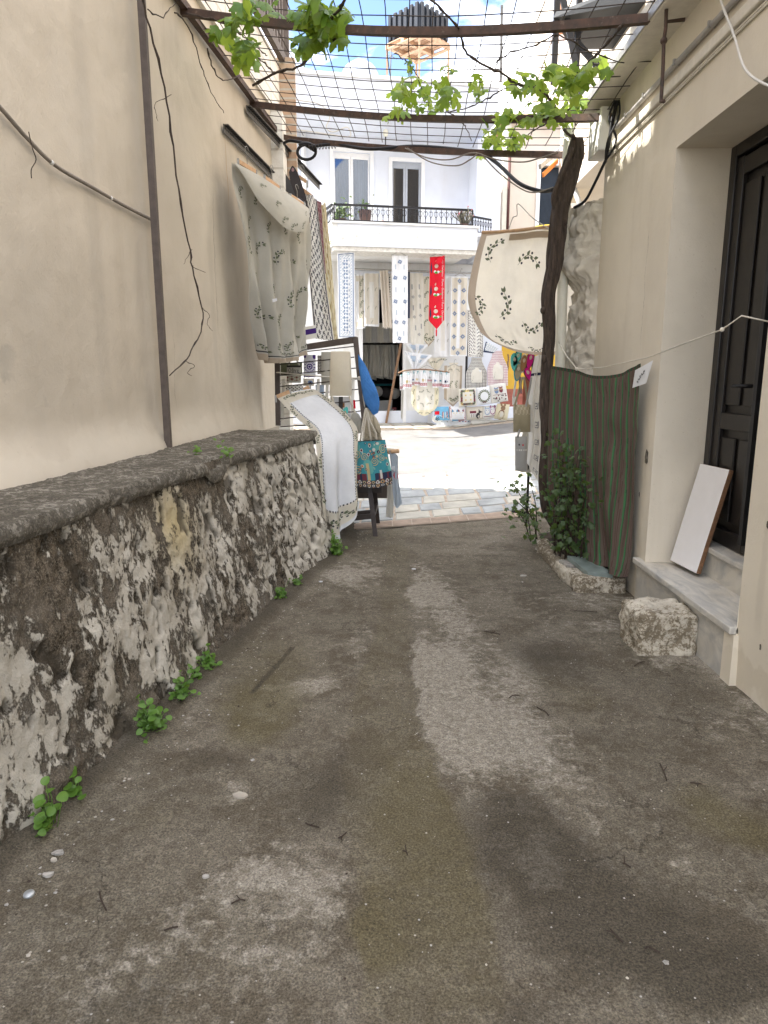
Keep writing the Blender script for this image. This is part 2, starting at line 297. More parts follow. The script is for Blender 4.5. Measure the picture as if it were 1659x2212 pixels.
# ---------------------------------------------------------------- mesh builder
class MB:
    def __init__(s): s.v = []; s.f = []; s.m = []; s.sm = []
    def add(s, vs, fs, m=0, sm=False):
        o = len(s.v); s.v += [V(p) for p in vs]
        for f in fs: s.f.append([i + o for i in f]); s.m.append(m); s.sm.append(sm)
        return s
    def box(s, a, b, m=0):
        a, b = V(a), V(b)
        lo = V([min(a[i], b[i]) for i in range(3)]); hi = V([max(a[i], b[i]) for i in range(3)])
        vs = [V((hi.x if i & 1 else lo.x, hi.y if i & 2 else lo.y, hi.z if i & 4 else lo.z)) for i in range(8)]
        return s.hexa(vs, m)
    def hexa(s, vs, m=0):
        return s.add(vs, [(0, 2, 3, 1), (4, 5, 7, 6), (0, 1, 5, 4), (2, 6, 7, 3), (0, 4, 6, 2), (1, 3, 7, 5)], m)
    def fbox(s, u0, u1, w0, w1, z0, z1, m=0):
        return s.hexa([FF(u, w, z) for z in (z0, z1) for w in (w1, w0) for u in (u0, u1)], m)
    def obox(s, c, ax, ay, az, m=0):
        c, ax, ay, az = V(c), V(ax) / 2, V(ay) / 2, V(az) / 2
        return s.hexa([c + ax * i + ay * j + az * k for k in (-1, 1) for j in (-1, 1) for i in (-1, 1)], m)
    def beam(s, a, b, w, h, m=0, up=V((0, 0, 1))):
        a, b = V(a), V(b); d = b - a; x = d.cross(up)
        x = x.normalized() if x.length > 1e-5 else V((1, 0, 0)); y = x.cross(d).normalized()
        return s.obox((a + b) / 2, d, x * w, y * h, m)
    def tube(s, pts, r, n=8, m=0, cap=True, ridge=None):
        pts = [V(p) for p in pts]; k = len(pts)
        rr = r if isinstance(r, (list, tuple)) else [r] * k
        d0 = (pts[1] - pts[0]).normalized(); x = d0.cross(V((0, 0, 1)))
        if x.length < .05: x = d0.cross(V((0, 1, 0)))
        x.normalize(); vs = []
        for i, p in enumerate(pts):
            d = (pts[min(i + 1, k - 1)] - pts[max(i - 1, 0)]).normalized()
            x = (x - d * x.dot(d)).normalized(); y = d.cross(x)
            for j in range(n):
                a = 2 * math.pi * j / n; q = rr[i] * (ridge(a, i / (k - 1)) if ridge else 1)
                vs.append(p + (x * math.cos(a) + y * math.sin(a)) * q)
        fs = [(i * n + j, i * n + (j + 1) % n, (i + 1) * n + (j + 1) % n, (i + 1) * n + j) for i in range(k - 1) for j in range(n)]
        if cap: fs += [tuple(range(n))[::-1], tuple((k - 1) * n + j for j in range(n))]
        return s.add(vs, fs, m, True)
    def grid(s, P, nu, nv, m=0, sm=True, flip=False):
        vs = [P(i / nu, j / nv) for j in range(nv + 1) for i in range(nu + 1)]; fs = []; o = len(s.v); s.v += [V(p) for p in vs]
        for j in range(nv):
            for i in range(nu):
                a = o + j * (nu + 1) + i; f = [a, a + 1, a + nu + 2, a + nu + 1]
                s.f.append(f[::-1] if flip else f); s.sm.append(sm)
                s.m.append(m((i + .5) / nu, (j + .5) / nv) if callable(m) else m)
        return s
    def ball(s, c, r, m=0, nu=10, nv=7, sc_=(1, 1, 1)):
        c = V(c)
        return s.grid(lambda u, v: c + V((r * sc_[0] * math.sin(math.pi * v) * math.cos(2 * math.pi * u), r * sc_[1] * math.sin(math.pi * v) * math.sin(2 * math.pi * u), r * sc_[2] * math.cos(math.pi * v))), nu, nv, m)
    def build(s, name, mats, parent=None, origin=None, bevel=0., shadow=True):
        if not isinstance(mats, (list, tuple)): mats = [mats]
        mats = [M[k] if isinstance(k, str) else k for k in mats]
        if parent is not None:
            og = V((0, 0, 0)); q = parent
            while q is not None: og = og + q.location; q = q.parent
        elif origin is not None: og = V(origin)
        else:
            og = V(((min(p.x for p in s.v) + max(p.x for p in s.v)) / 2, (min(p.y for p in s.v) + max(p.y for p in s.v)) / 2, min(p.z for p in s.v)))
        me = bpy.data.meshes.new(name); me.from_pydata([p - og for p in s.v], [], s.f)
        for mt in mats: me.materials.append(mt)
        me.polygons.foreach_set('material_index', s.m); me.polygons.foreach_set('use_smooth', s.sm); me.update()
        ob = bpy.data.objects.new(name, me); COL.objects.link(ob)
        if parent is not None: ob.parent = parent
        else: ob.location = og
        if bevel:
            md = ob.modifiers.new('edge', 'BEVEL'); md.width = bevel; md.segments = 2; md.limit_method = 'ANGLE'
        return ob
def tag(o, label, cat, group=None):
    o['label'] = label; o['category'] = cat
    if group: o['group'] = group
    return o
def thing(name, loc, label, cat, group=None):
    o = bpy.data.objects.new(name, None); COL.objects.link(o); o.location = V(loc); o.empty_display_size = .1
    return tag(o, label, cat, group)
def struct(o): o['kind'] = 'structure'; return o
def crom(p, t):
    n = len(p) - 1; x = clamp(t) * n; i = min(int(x), n - 1); f = x - i
    a, b, c, d = p[max(i - 1, 0)], p[i], p[i + 1], p[min(i + 2, n)]
    return .5 * ((2 * b) + (c - a) * f + (2 * a - 5 * b + 4 * c - d) * f * f + (3 * b - a - 3 * c + d) * f ** 3)
def spline(pts, n): return [crom([V(p) for p in pts], i / n) for i in range(n + 1)]
def net(rows): return lambda u, v: crom([crom(r, u) for r in rows], v)
def bil(tl, tr, bl, br): return lambda u, v: lerp(lerp(V(tl), V(tr), u), lerp(V(bl), V(br), u), v)
# ---- 2D print motifs: list of (polygon, material index)
def leafpoly(cx, cy, L, W, a):
    ca, sa = math.cos(a), math.sin(a); out = []
    for x, y in ((0, 0), (.3, .5), (.6, .42), (1, 0), (.6, -.42), (.3, -.5)):
        out.append((cx + L * x * ca - W * y * sa, cy + L * x * sa + W * y * ca))
    return out
def disc(cx, cy, r, n=8, ry=None): return [(cx + r * math.cos(2 * math.pi * k / n), cy + (ry or r) * math.sin(2 * math.pi * k / n)) for k in range(n)]
def sprig(leaf=1, dark=2, bend=.5, n=6, olives=True):
    out = []; pts = []
    for i in range(9):
        t = i / 8; pts.append((t - .5, bend * (.25 - (t - .5) ** 2) * 1.6 - bend * .2))
    for (x0, y0), (x1, y1) in zip(pts, pts[1:]): out.append(([(x0, y0 - .012), (x1, y1 - .012), (x1, y1 + .012), (x0, y0 + .012)], leaf))
    for i in range(n):
        t = .08 + .9 * i / (n - 1); x = t - .5; y = bend * (.25 - x * x) * 1.6 - bend * .2; a = math.atan2(-3.2 * bend * x, 1)
        for sd in (1, -1):
            if (i + (sd > 0)) % 2 or not olives: out.append((leafpoly(x, y, .24, .13, a + sd * .75), leaf))
            else: out.append((disc(x + .11 * math.cos(a + sd * 1.2), y + .11 * math.sin(a + sd * 1.2), .055, 8), dark))
    out.append((leafpoly(pts[-1][0], pts[-1][1], .2, .11, -bend), leaf))
    return out
def wreath(r=.4, n=16, leaf=1, dark=2):
    out = []
    for i in range(n):
        a = 2 * math.pi * i / n; out.append((leafpoly(r * math.cos(a), r * math.sin(a), .2, .09, a + 1.1), leaf)); out.append((leafpoly(r * math.cos(a), r * math.sin(a), .17, .08, a + 2.1), leaf))
        if i % 3 == 0: out.append((disc(r * 1.18 * math.cos(a + .2), r * 1.18 * math.sin(a + .2), .045, 6), dark))
    return out
def cross_m(m=1): 
    out = []
    for k in range(4):
        a = k * math.pi / 2
        out.append((leafpoly(.06 * math.cos(a), .06 * math.sin(a), .42, .2, a), m)); out.append((leafpoly(.1 * math.cos(a + .78), .1 * math.sin(a + .78), .3, .16, a + .78), m))
    return out
def meander(m=1):
    out = []; t = .09
    def seg(x0, y0, x1, y1): out.append(([(min(x0, x1) - t / 2, min(y0, y1) - t / 2), (max(x0, x1) + t / 2, min(y0, y1) - t / 2), (max(x0, x1) + t / 2, max(y0, y1) + t / 2), (min(x0, x1) - t / 2, max(y0, y1) + t / 2)], m))
    seg(-.5, -.4, -.5, .4); seg(-.5, .4, .4, .4); seg(.4, .4, .4, -.2); seg(.4, -.2, -.15, -.2); seg(-.15, -.2, -.15, .12); seg(-.5, -.4, .5, -.4)
    return out
def textpolys(s, m=1):
    cu = bpy.data.curves.new('t', 'FONT'); cu.body = s; cu.align_x = 'CENTER'; cu.align_y = 'CENTER'; cu.resolution_u = 1
    ob = bpy.data.objects.new('t', cu); COL.objects.link(ob)
    dg = bpy.context.evaluated_depsgraph_get(); ev = ob.evaluated_get(dg); me = ev.to_mesh()
    out = [([(me.vertices[i].co.x, me.vertices[i].co.y) for i in p.vertices], m) for p in me.polygons]
    ev.to_mesh_clear(); bpy.data.objects.remove(ob); bpy.data.curves.remove(cu)
    return out
class Cloth:
    def __init__(s, P, nu=20, nv=30, pat=0, fold=None, shape=None, eps=.004):
        s.P0 = P; s.fold = fold; s.shape = shape; s.mb = MB(); s.eps = eps
        e = .01
        s.W = sum((s.P0((i + 1) / 8, .5) - s.P0(i / 8, .5)).length for i in range(8)); s.H = sum((s.P0(.5, (i + 1) / 8) - s.P0(.5, i / 8)).length for i in range(8))
        s.mb.grid(s.P, nu, nv, pat)
    def P(s, u, v, shaped=True):
        if s.shape and shaped: u, v = s.shape(u, v)
        p = V(s.P0(u, v))
        if s.fold: p = p + s.fold(u, v)
        return p
    def N(s, u, v):
        e = .004; a = s.P(u + e, v, False) - s.P(u - e, v, False); b = s.P(u, v + e, False) - s.P(u, v - e, False)
        n = a.cross(b); n = n.normalized() if n.length > 1e-9 else V((0, -1, 0))
        return n if n.dot(CAM - s.P(u, v, False)) > 0 else -n
    def pt(s, u, v, k=1.): return s.P(u, v, False) + s.N(u, v) * s.eps * k
    def motif(s, polys, u, v, size, rot=0., k=1., flip=False):
        ca, sa = math.cos(rot), math.sin(rot)
        for p, m in polys:
            q = []
            for x, y in p:
                if flip: x = -x
                q.append(s.pt(u + (x * ca - y * sa) * size / s.W, v - (x * sa + y * ca) * size / s.H, k))
            s.mb.add(q, [tuple(range(len(q)))], m, False)
        return s
    def strip(s, u0, u1, v0, v1, m, n=8, k=.7):
        if abs(u1 - u0) * s.W > abs(v1 - v0) * s.H: s.mb.grid(lambda a, b: s.pt(lerp(u0, u1, a), lerp(v0, v1, b), k), n, 1, m)
        else: s.mb.grid(lambda a, b: s.pt(lerp(u0, u1, a), lerp(v0, v1, b), k), 1, n, m)
        return s
    def build(s, name, mats, label=None, cat=None, group=None, parent=None):
        o = s.mb.build(name, mats, parent)
        if label: tag(o, label, cat, group)
        return o
def mat_limeblock(name, thr, white=(.66, .61, .51)):
    m, t, b, o = newmat(name); v = coord(t); n1 = noise(t, v, 22, 10, .75); n2 = noise(t, v, 75, 6, .7); big = noise(t, v, 2.5, 3)
    f = math_(t, 'ADD', math_(t, 'MULTIPLY', n1, .6), math_(t, 'ADD', math_(t, 'MULTIPLY', n2, .35), math_(t, 'MULTIPLY', big, .35)))
    wc = mix(t, ramp(t, noise(t, v, 5, 5), .35, .65), [x * .8 for x in white], white)
    c = mix(t, ramp(t, f, thr, thr + .035), (.09, .08, .06), wc); edge = ramp(t, f, thr + .02, thr + .10); c = mix(t, math_(t, 'MULTIPLY', math_(t, 'SUBTRACT', 1., edge), .5), c, (.33, .27, .19))
    t.links.new(c, b.inputs['Base Color']); b.inputs['Roughness'].default_value = .93; b.inputs['Specular IOR Level'].default_value = .15
    bump(t, b, math_(t, 'ADD', n1, math_(t, 'MULTIPLY', n2, .6)), .7, .015); return m
M['wash_b'] = mat_limeblock('lichened_limewash', .615); M['stubw'] = mat_limeblock('thick_old_limewash', .44, (.65, .60, .51)); M['soil'] = S('dark_soil', (.05, .037, .026), .95, .4, 20, .6, 60)
M['dkgreen'] = cloth_m('dark_green_stripe', (.028, .075, .04), .05); M['creamglow'] = cloth_m('sheer_cream_cotton', (.84, .79, .68), .62); M['tanglow'] = cloth_m('sheer_tan_linen', (.46, .38, .30), .45); M['rustc'] = S('brick_red_paint', (.30, .10, .07), .8, .2)
M['lteal'] = cloth_m('light_teal_print', (.14, .40, .38), 0); M['lblue2'] = cloth_m('faded_blue_cotton', (.40, .45, .50), .1); M['white_old2'] = S('bare_render', (.66, .64, .60), .95, .2, 20); M['greyc'] = S('grey_curtain', (.20, .20, .20), .9, .15, 20)
M['pinkpot'] = S('pink_pot', (.6, .45, .42), .6); M['domem'] = S('grey_dome_metal', (.36, .39, .45), .5); M['maroonp'] = S('maroon_pipe', (.10, .04, .035), .6); M['yellowc'] = cloth_m('yellow_canvas', (.72, .50, .05), .3)
M['creampk'] = cloth_m('warm_cream_cotton', (.74, .67, .58), .2); M['cream2'] = cloth_m('pale_cream_cotton', (.76, .73, .65), .25); M['creamy'] = cloth_m('yellow_cream_hem', (.74, .68, .50), .2); M['greenf'] = cloth_m('leaf_green_print', (.08, .32, .06), 0); M['maroonl'] = cloth_m('faded_red_print', (.36, .11, .12), 0)
M['goldlt'] = cloth_m('pale_gold_print', (.66, .52, .22), 0); M['pinkck'] = cloth_m('pink_check', (.40, .17, .24), 0); M['skyb'] = cloth_m('sky_blue_print', (.18, .42, .62), 0); M['terra2'] = cloth_m('brick_print', (.38, .11, .07), 0); M['catblue'] = cloth_m('deep_blue_print', (.07, .22, .35), 0); M['purpl2'] = cloth_m('mauve_print', (.25, .06, .17), 0); M['midw'] = cloth_m('brown_print', (.24, .15, .09), 0)
M['tealstand'] = S('teal_lacquer', (.04, .30, .34), .4); M['greyk'] = cloth_m('charcoal_print', (.13, .125, .135), 0); M['darksheet'] = S('dark_grey_sheet', (.04, .044, .05), .6, .2, 6); M['capm'] = S('dull_metal', (.45, .47, .48), .4, .1, metal=.4)
# ================================================================ SETTING
def tz(x, y):
    t = y - 7.0 - .25 * x
    if t <= 0: return 0.
    t8 = min(t, 8.); s = .070 * t8 * sst(-.2, 1.2, t)
    return s + .1 * clamp(x - 1.3, 0, 5) * clamp(t / 4)
def kerb_y(x): return 7.0 + .36 * x
STRIP = [(2212, 920, 165), (2050, 920, 160), (1900, 900, 145), (1780, 865, 130), (1700, 840, 115), (1600, 830, 95), (1500, 830, 76), (1400, 845, 48), (1300, 852, 34), (1200, 856, 26)]
strip_w = []
for py, px, hw in STRIP:
    a, b = G(px - hw, py), G(px + hw, py); strip_w.append((a.y, (a.x + b.x) / 2, (b.x - a.x) / 2))
SC = [(a, b) for a, b, c in strip_w]; SH = [(a, c) for a, b, c in strip_w]
def wb(px, py, rx, ry, s):
    c = G(px, py); e = G(px + rx, py); f = G(px, py - ry); return (c.x, c.y, e.x - c.x, f.y - c.y, s)
LIGHT = [wb(*a) for a in ((945, 1290, 55, 70, .75), (1000, 1480, 120, 150, .85), (1010, 1600, 90, 60, .9), (770, 1235, 70, 30, .9), (660, 1480, 80, 28, .9), (610, 1520, 40, 25, .6), (800, 1390, 60, 40, .35), (380, 2020, 150, 70, .55), (560, 1900, 130, 80, .6), (650, 1960, 130, 110, .62), (520, 2120, 160, 70, .6), (1130, 1600, 110, 60, .45), (1180, 1690, 110, 80, .5), (1440, 1430, 90, 25, 1.), (1310, 1352, 50, 20, 1.), (1300, 1300, 70, 20, .55), (1190, 1860, 35, 40, .55), (1310, 1860, 45, 35, .5), (1490, 1870, 60, 30, .5), (1580, 1960, 60, 40, .35), (520, 1722, 35, 18, .7), (240, 1640, 70, 30, .55), (400, 1570, 70, 30, .5), (1060, 1240, 90, 40, .3), (1200, 1330, 90, 40, .3), (150, 2100, 140, 90, .35), (1560, 1560, 110, 40, .5), (1400, 2180, 140, 40, .3), (960, 2140, 60, 60, .2), (1640, 1690, 70, 50, .3), (500, 1380, 60, 20, .4), (1130, 1460, 60, 60, .5))]
DARK = [wb(*a) for a in ((1150, 1810, 130, 90, 1.), (1350, 2010, 280, 140, .8), (1180, 1420, 100, 60, .7), (480, 1660, 120, 60, .5), (720, 1650, 80, 70, .5), (300, 2130, 130, 70, .55), (700, 1750, 120, 60, .45), (1500, 1500, 110, 70, .4), (1600, 2110, 120, 80, .6), (830, 1165, 160, 18, .6), (1080, 2190, 100, 40, .5), (540, 1450, 60, 30, .3))]
MOSS = [wb(*a) for a in ((770, 2000, 45, 60, 1.), (560, 1540, 90, 70, .8), (430, 1400, 60, 50, .6), (1530, 1750, 90, 70, .75), (900, 1780, 90, 160, .5), (1250, 1500, 140, 90, .45), (600, 1420, 140, 70, .5), (330, 1770, 120, 60, .4), (1020, 1850, 60, 90, .5), (1640, 1800, 80, 50, .5))]
_a, _b = G(632, 1398), G(545, 1495); JT = (_a.x, _a.y, _b.x, _b.y)
def blob(L, x, y):
    s = 0.
    for cx, cy, rx, ry, k in L:
        d = ((x - cx) / rx) ** 2 + ((y - cy) / ry) ** 2
        if d < 4: s += k * math.exp(-d * .9)
    return s
def build_ground():
    xs = [-60, -30, -15, -8, -5, -3.5, -2.6] + [-2.0 + i * .0175 for i in range(235)] + [2.4, 3, 4, 6, 9, 15, 30, 60]
    ys = [-40, -15, -6, -2.5, -1, -.3] + [.3 + i * .0175 for i in range(405)] + [7.6 + .25 * i for i in range(31)] + [16, 18, 22, 30, 45, 80]
    nx, ny = len(xs), len(ys); vs = []; cols = []
    for y in ys:
        for x in xs:
            z = tz(x, y); c = (0, 0, 0)
            if -2.05 < x < 2.15 and .25 < y < 7.7:
                d = fbm(x * 2.2, y * 2.2, 3, 4) * .35; d2 = fbm(x * 7, y * 7, 9, 3) * .12
                xx, yy = x + d * .22, y + fbm(x * 2, y * 2, 31, 3) * .16
                li = blob(LIGHT, xx, yy) * (.78 + d * 1.3) + d * .34; da = blob(DARK, xx, yy); mo = blob(MOSS, xx, yy)
                cx, hw = interp(SC[::1], y), interp(SH, y)
                e = (abs(x + d * .1 + d2 * .25 - cx) - hw); inn = sst(.02, -.03, e)
                li *= 1 - .92 * inn; mo += .42 * inn; da = da * (1 - .6 * inn) + .20 * inn
                li += .22 * sst(0, .03, e) * sst(.35, .05, e) * (.5 + d)
                z += fbm(x * 3, y * 3, 5, 4) * .006 + fbm(x * 16, y * 16, 2, 3) * .0022 - inn * .005 + li * .004
                # gutter of loose dirt along the old wall
                bx = interp(BASE, y); gd = x - bx
                z += .03 * sst(.12, 0., gd); da += .75 * sst(.16, .02, gd + d * .1)
                # straight trowel joint in the concrete
                if y < 4.9: li += .55 * sst(.2, .02, 1.79 - x + d * .25) * (.6 + d)
                ax_, ay_, bx_, by_ = JT; tt = clamp(((x - ax_) * (bx_ - ax_) + (y - ay_) * (by_ - ay_)) / ((bx_ - ax_) ** 2 + (by_ - ay_) ** 2)); dj = math.hypot(x - lerp(ax_, bx_, tt), y - lerp(ay_, by_, tt))
                jn = sst(.022, .004, dj + d2 * .03); da += jn; z -= .006 * jn
                c = (clamp(li), clamp(mo), clamp(da))
            vs.append((x, y, z)); cols += [c[0], c[1], c[2], 1]
    fs = [(j * nx + i, j * nx + i + 1, (j + 1) * nx + i + 1, (j + 1) * nx + i) for j in range(ny - 1) for i in range(nx - 1)]
    me = bpy.data.meshes.new('ground'); me.from_pydata(vs, [], fs); me.materials.append(M['ground'])
    at_ = me.color_attributes.new('wear', 'FLOAT_COLOR', 'POINT'); at_.data.foreach_set('color', cols)
    me.polygons.foreach_set('use_smooth', [True] * len(fs)); me.update()
    o = bpy.data.objects.new('ground', me); COL.objects.link(o); struct(o)
BASE = [(.3, -1.5), (1.2, -1.37), (2.0, -1.27), (2.27, -1.18), (2.89, -1.06), (3.51, -.96), (4.61, -.75), (5.73, -.48), (6.2, -.38)]
EDGE = [(.3, -1.42), (1.2, -1.36), (2.23, -1.28), (3.01, -1.2), (4.06, -1.05), (6.31, -.63)]
SC.sort(); SH.sort()
build_ground()
# paving strip of slate flags, road, far pavement
def paving():
    mb = MB(); rnd = random.Random(3)
    PW = 2.35
    def pp(s, t, dz): x = s; y = kerb_y(s) + t; return V((x, y, tz(x, y) + dz))
    mb.grid(lambda a, b: pp(lerp(-9, 9, a), lerp(.0, PW, b), .006), 60, 12, 0, False)
    for k in range(60):                                        # pinkish edging tiles
        s0 = -6 + k * .21 + .006; s1 = s0 + .198
        mb.add([pp(s0, .012, .012), pp(s1, .012, .012), pp(s1 - .0, .26, .014), pp(s0, .26, .013)], [(0, 1, 2, 3)], 3)
    t = .29; r = 0
    while t < PW - .1:
        hgt = rnd.uniform(.27, .37); s = -7 + rnd.uniform(0, .3)
        while s < 7:
            w = rnd.uniform(.26, .46); g = .014; q = [rnd.uniform(-.012, .012) for _ in range(8)]
            c = [(s + g + q[0], t + g + q[1]), (s + w - g + q[2], t + g + q[3]), (s + w - g + q[4], t + hgt - g + q[5]), (s + g + q[6], t + hgt - g + q[7])]
            z = .014 + rnd.uniform(0, .006)
            ins = [(lerp(a, s + w / 2, .06), lerp(b, t + hgt / 2, .06)) for a, b in c]
            vs = [pp(a, b, .007) for a, b in c] + [pp(a, b, z) for a, b in ins]
            mi = 1 if rnd.random() < .72 else 2
            mb.add(vs, [(4, 5, 6, 7), (0, 1, 5, 4), (1, 2, 6, 5), (2, 3, 7, 6), (3, 0, 4, 7)], mi)
            s += w
        t += hgt
    struct(mb.build('paving', ['mortar', 'slate', 'slate2', 'kerbtile'], origin=(0, 7, 0)))
    mb = MB()
    def rp(a, b):
        x = lerp(-30, 30, a); y0 = kerb_y(x) + PW - .01; y1 = 13.95 + .176 * x + 0
        y = lerp(y0, y1, b); return V((x, y, tz(x, y) + .012))
    mb.grid(rp, 90, 14, 0, True)
    struct(mb.build('road', ['asphalt'], origin=(0, 10, 0)))
    mb = MB(); rnd = random.Random(5)
    # far pavement: low kerb and crazy paving in front of the shop
    for i in range(40):
        u0, u1 = -8 + i * .4, -8 + (i + 1) * .4
        a = [FF(u, w, 0) for u in (u0, u1) for w in (.78, .0)]
        def zz(p, d): return V((p.x, p.y, tz(p.x, p.y) + d))
        mb.add([zz(a[0], .0), zz(a[0], .04), zz(a[1], .05), zz(a[2], .0), zz(a[2], .04), zz(a[3], .05)], [(0, 3, 4, 1), (1, 4, 5, 2)], 0)
        for j in range(2):
            w0 = .74 - j * .37; q = [rnd.uniform(-.04, .04) for _ in range(4)]
            p = [FF(u0 + .03, w0 + q[0], 0), FF(u1 - .02, w0 + q[1], 0), FF(u1 - .02, w0 - .33 + q[2], 0), FF(u0 + .03, w0 - .33 + q[3], 0)]
            mb.add([zz(k, .056) for k in p], [(0, 1, 2, 3)], 1)
    struct(mb.build('pavement', ['mortar', 'slate2'], origin=FF(0, .5, .5)))
paving()
# ---------------------------------------------------------------- old rubble wall with limewash
def stone_wall():
    root = thing('stone_wall', (-.95, 3.5, 0), 'low old rubble wall with flaking white limewash and grey concrete ledge', 'wall')
    nx, nz = 560, 118; y0, y1 = .45, 6.28; vs = []; cols = []
    for j in range(nz + 1):
        t = j / nz
        for i in range(nx + 1):
            y = lerp(y0, y1, i / nx); z = t * 1.045
            x = lerp(interp(BASE, y), interp(EDGE, y) - .03, t ** .8)
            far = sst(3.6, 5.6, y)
            dsp = fbm(y * 1.3, z * 1.5, 1, 4) * .022 + fbm(y * 6, z * 5, 7, 5, .8) * .010 + fbm(y * 18, z * 14, 3, 4, .7) * .006
            d, pts = NZ.voronoi(V((y * 5.2 + fbm(y * 2, z * 2, 4, 2) * .5, z * 6.5, .5)))
            st = (sst(0, .35, d[1] - d[0]) - .6)
            dsp += st * lerp(.005, .020, max(far, .8 * sst(.25, .05, z)))
            n1 = fbm(y * 2.5 + .3, z * 1.5, 11, 6, .7); n2 = fbm(y * 7, z * 3.6, 21, 5, .65)
            w = .535 + n1 * .30 + n2 * .20
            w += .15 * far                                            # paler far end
            w += .45 * (.22 * math.exp(-(((y - 2.75) / .38) ** 2 + ((z - .32) / .28) ** 2)) + .3 * math.exp(-(((y - 1.9) / .22) ** 2 + ((z - .2) / .22) ** 2)) + .2 * math.exp(-(((y - 3.55) / .3) ** 2 + ((z - .5) / .3) ** 2)) + .16 * math.exp(-(((y - 3.1) / .2) ** 2 + ((z - .75) / .15) ** 2)))
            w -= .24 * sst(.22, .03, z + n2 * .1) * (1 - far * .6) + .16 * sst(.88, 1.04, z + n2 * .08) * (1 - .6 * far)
            w -= .2 * math.exp(-(((y - 2.5) / .3) ** 2 + ((z - .8) / .16) ** 2)) + .16 * math.exp(-(((y - 4.5) / .35) ** 2 + ((z - .55) / .3) ** 2))
            ye = .85 * math.exp(-(((y - 3.55) / .2) ** 2 + ((z - .78) / .22) ** 2)); w += ye * .12
            dsp += sst(.42, .55, w + n2 * .2) * .003
            hole = sst(.33, .5, fbm(y * 7, z * 5, 41, 3))
            dsp -= hole * .018
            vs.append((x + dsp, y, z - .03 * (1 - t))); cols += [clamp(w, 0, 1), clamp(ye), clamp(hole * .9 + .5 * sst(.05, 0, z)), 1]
    W = nx + 1
    fs = [(j * W + i, j * W + i + 1, (j + 1) * W + i + 1, (j + 1) * W + i) for j in range(nz) for i in range(nx)]
    o = len(vs)                                                     # return face at the street end
    for j in range(nz + 1):
        p = vs[j * W + nx]
        for k in range(1, 9): vs.append((lerp(p[0], -1.3, k / 8), 6.28 + fbm(k, j * .2, 5, 3) * .03, p[2])); cols += [.62 + fbm(k * .5, j * .1, 8, 4) * .3, 0, 0, 1]
    for j in range(nz):
        for k in range(8):
            a = (j * W + nx) if k == 0 else o + j * 8 + k - 1; b = o + j * 8 + k
            c = o + (j + 1) * 8 + k; d = ((j + 1) * W + nx) if k == 0 else o + (j + 1) * 8 + k - 1
            fs.append((a, b, c, d))
    me = bpy.data.meshes.new('wall_face'); og = root.location
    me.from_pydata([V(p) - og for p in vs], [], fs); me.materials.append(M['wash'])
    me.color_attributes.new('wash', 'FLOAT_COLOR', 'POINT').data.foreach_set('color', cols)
    me.polygons.foreach_set('use_smooth', [True] * len(fs)); me.update()
    ob = bpy.data.objects.new('wall_face', me); COL.objects.link(ob); ob.parent = root
    mb = MB()                                                       # ledge: rounded, worn concrete capping
    def LP(u, v):
        y = lerp(.4, 6.36, u); xe = interp(EDGE, y) + .012 + fbm(y * 2.2, 0, 2, 5, .7) * .03; xi = lwx(y) - .1
        if v < .3:
            a = v / .3 * math.pi / 2; rr = .022
            x = xe - rr + rr * math.cos(a - math.pi / 2 * 0) if v > 0 else xe - .012
            z = 1.005 + .055 * math.sin(a); x = xe - rr * (1 - math.cos(a)); 
            if v == 0: x = xe - .012; z = .985
        else:
            f = (v - .3) / .7; x = lerp(xe - .022, xi, f); z = 1.06 + .02 * f
        n = fbm(x * 4, y * 4, 6, 5) * .006 + fbm(x * 14, y * 14, 4, 4, .7) * .004 + fbm(x * 40, y * 40, 8, 2) * .002
        notch = math.exp(-((y - 4.2 - .5 * (x - xe)) / .16) ** 4) * sst(-.13, -.09, x - xe)   # broken corner
        return V((x + n * .7, y, z + n - notch * .07))
    mb.grid(LP, 640, 50, 0, True)
    mb.build('ledge', ['conc'], root)
    mb = MB()
    mb.grid(lambda u, v: V((lerp(interp(EDGE, 6.36), -1.35, u), 6.365, lerp(.94, 1.07, v))), 6, 2, 0)
    mb.build('ledge_end', ['conc'], root)
stone_wall()
def rough_stone(name, a, b, mats, label, cat, amp=.02, freq=6., seed=0, n=26, parent=None, group=None, rnd=.25):
    """irregular block: a box whose faces are subdivided, corners rounded and roughened"""
    a, b = V(a), V(b); c = (a + b) / 2; h = (b - a) / 2; mb = MB()
    def face(ax, sg):
        def P(u, v):
            q = [0, 0, 0]; q[ax] = sg; q[(ax + 1) % 3] = u * 2 - 1; q[(ax + 2) % 3] = v * 2 - 1
            q = V(q); l = (abs(q.x) ** 14 + abs(q.y) ** 14 + abs(q.z) ** 14) ** (1 / 14); q2 = q / l * lerp(1, 1, rnd)
            p = c + V((q2.x * h.x, q2.y * h.y, q2.z * h.z)); nrm = V((q2.x * abs(q2.x) ** 3, q2.y * abs(q2.y) ** 3, q2.z * abs(q2.z) ** 3)).normalized()
            return p + nrm * (fbm(p.x * freq + seed, p.y * freq, p.z * freq, 5, .8) * amp)
        mb.grid(P, n, n, 0)
    for ax in range(3):
        for sg in (-1, 1): face(ax, sg)
    o = mb.build(name, mats, parent)
    if label: tag(o, label, cat, group)
    return o
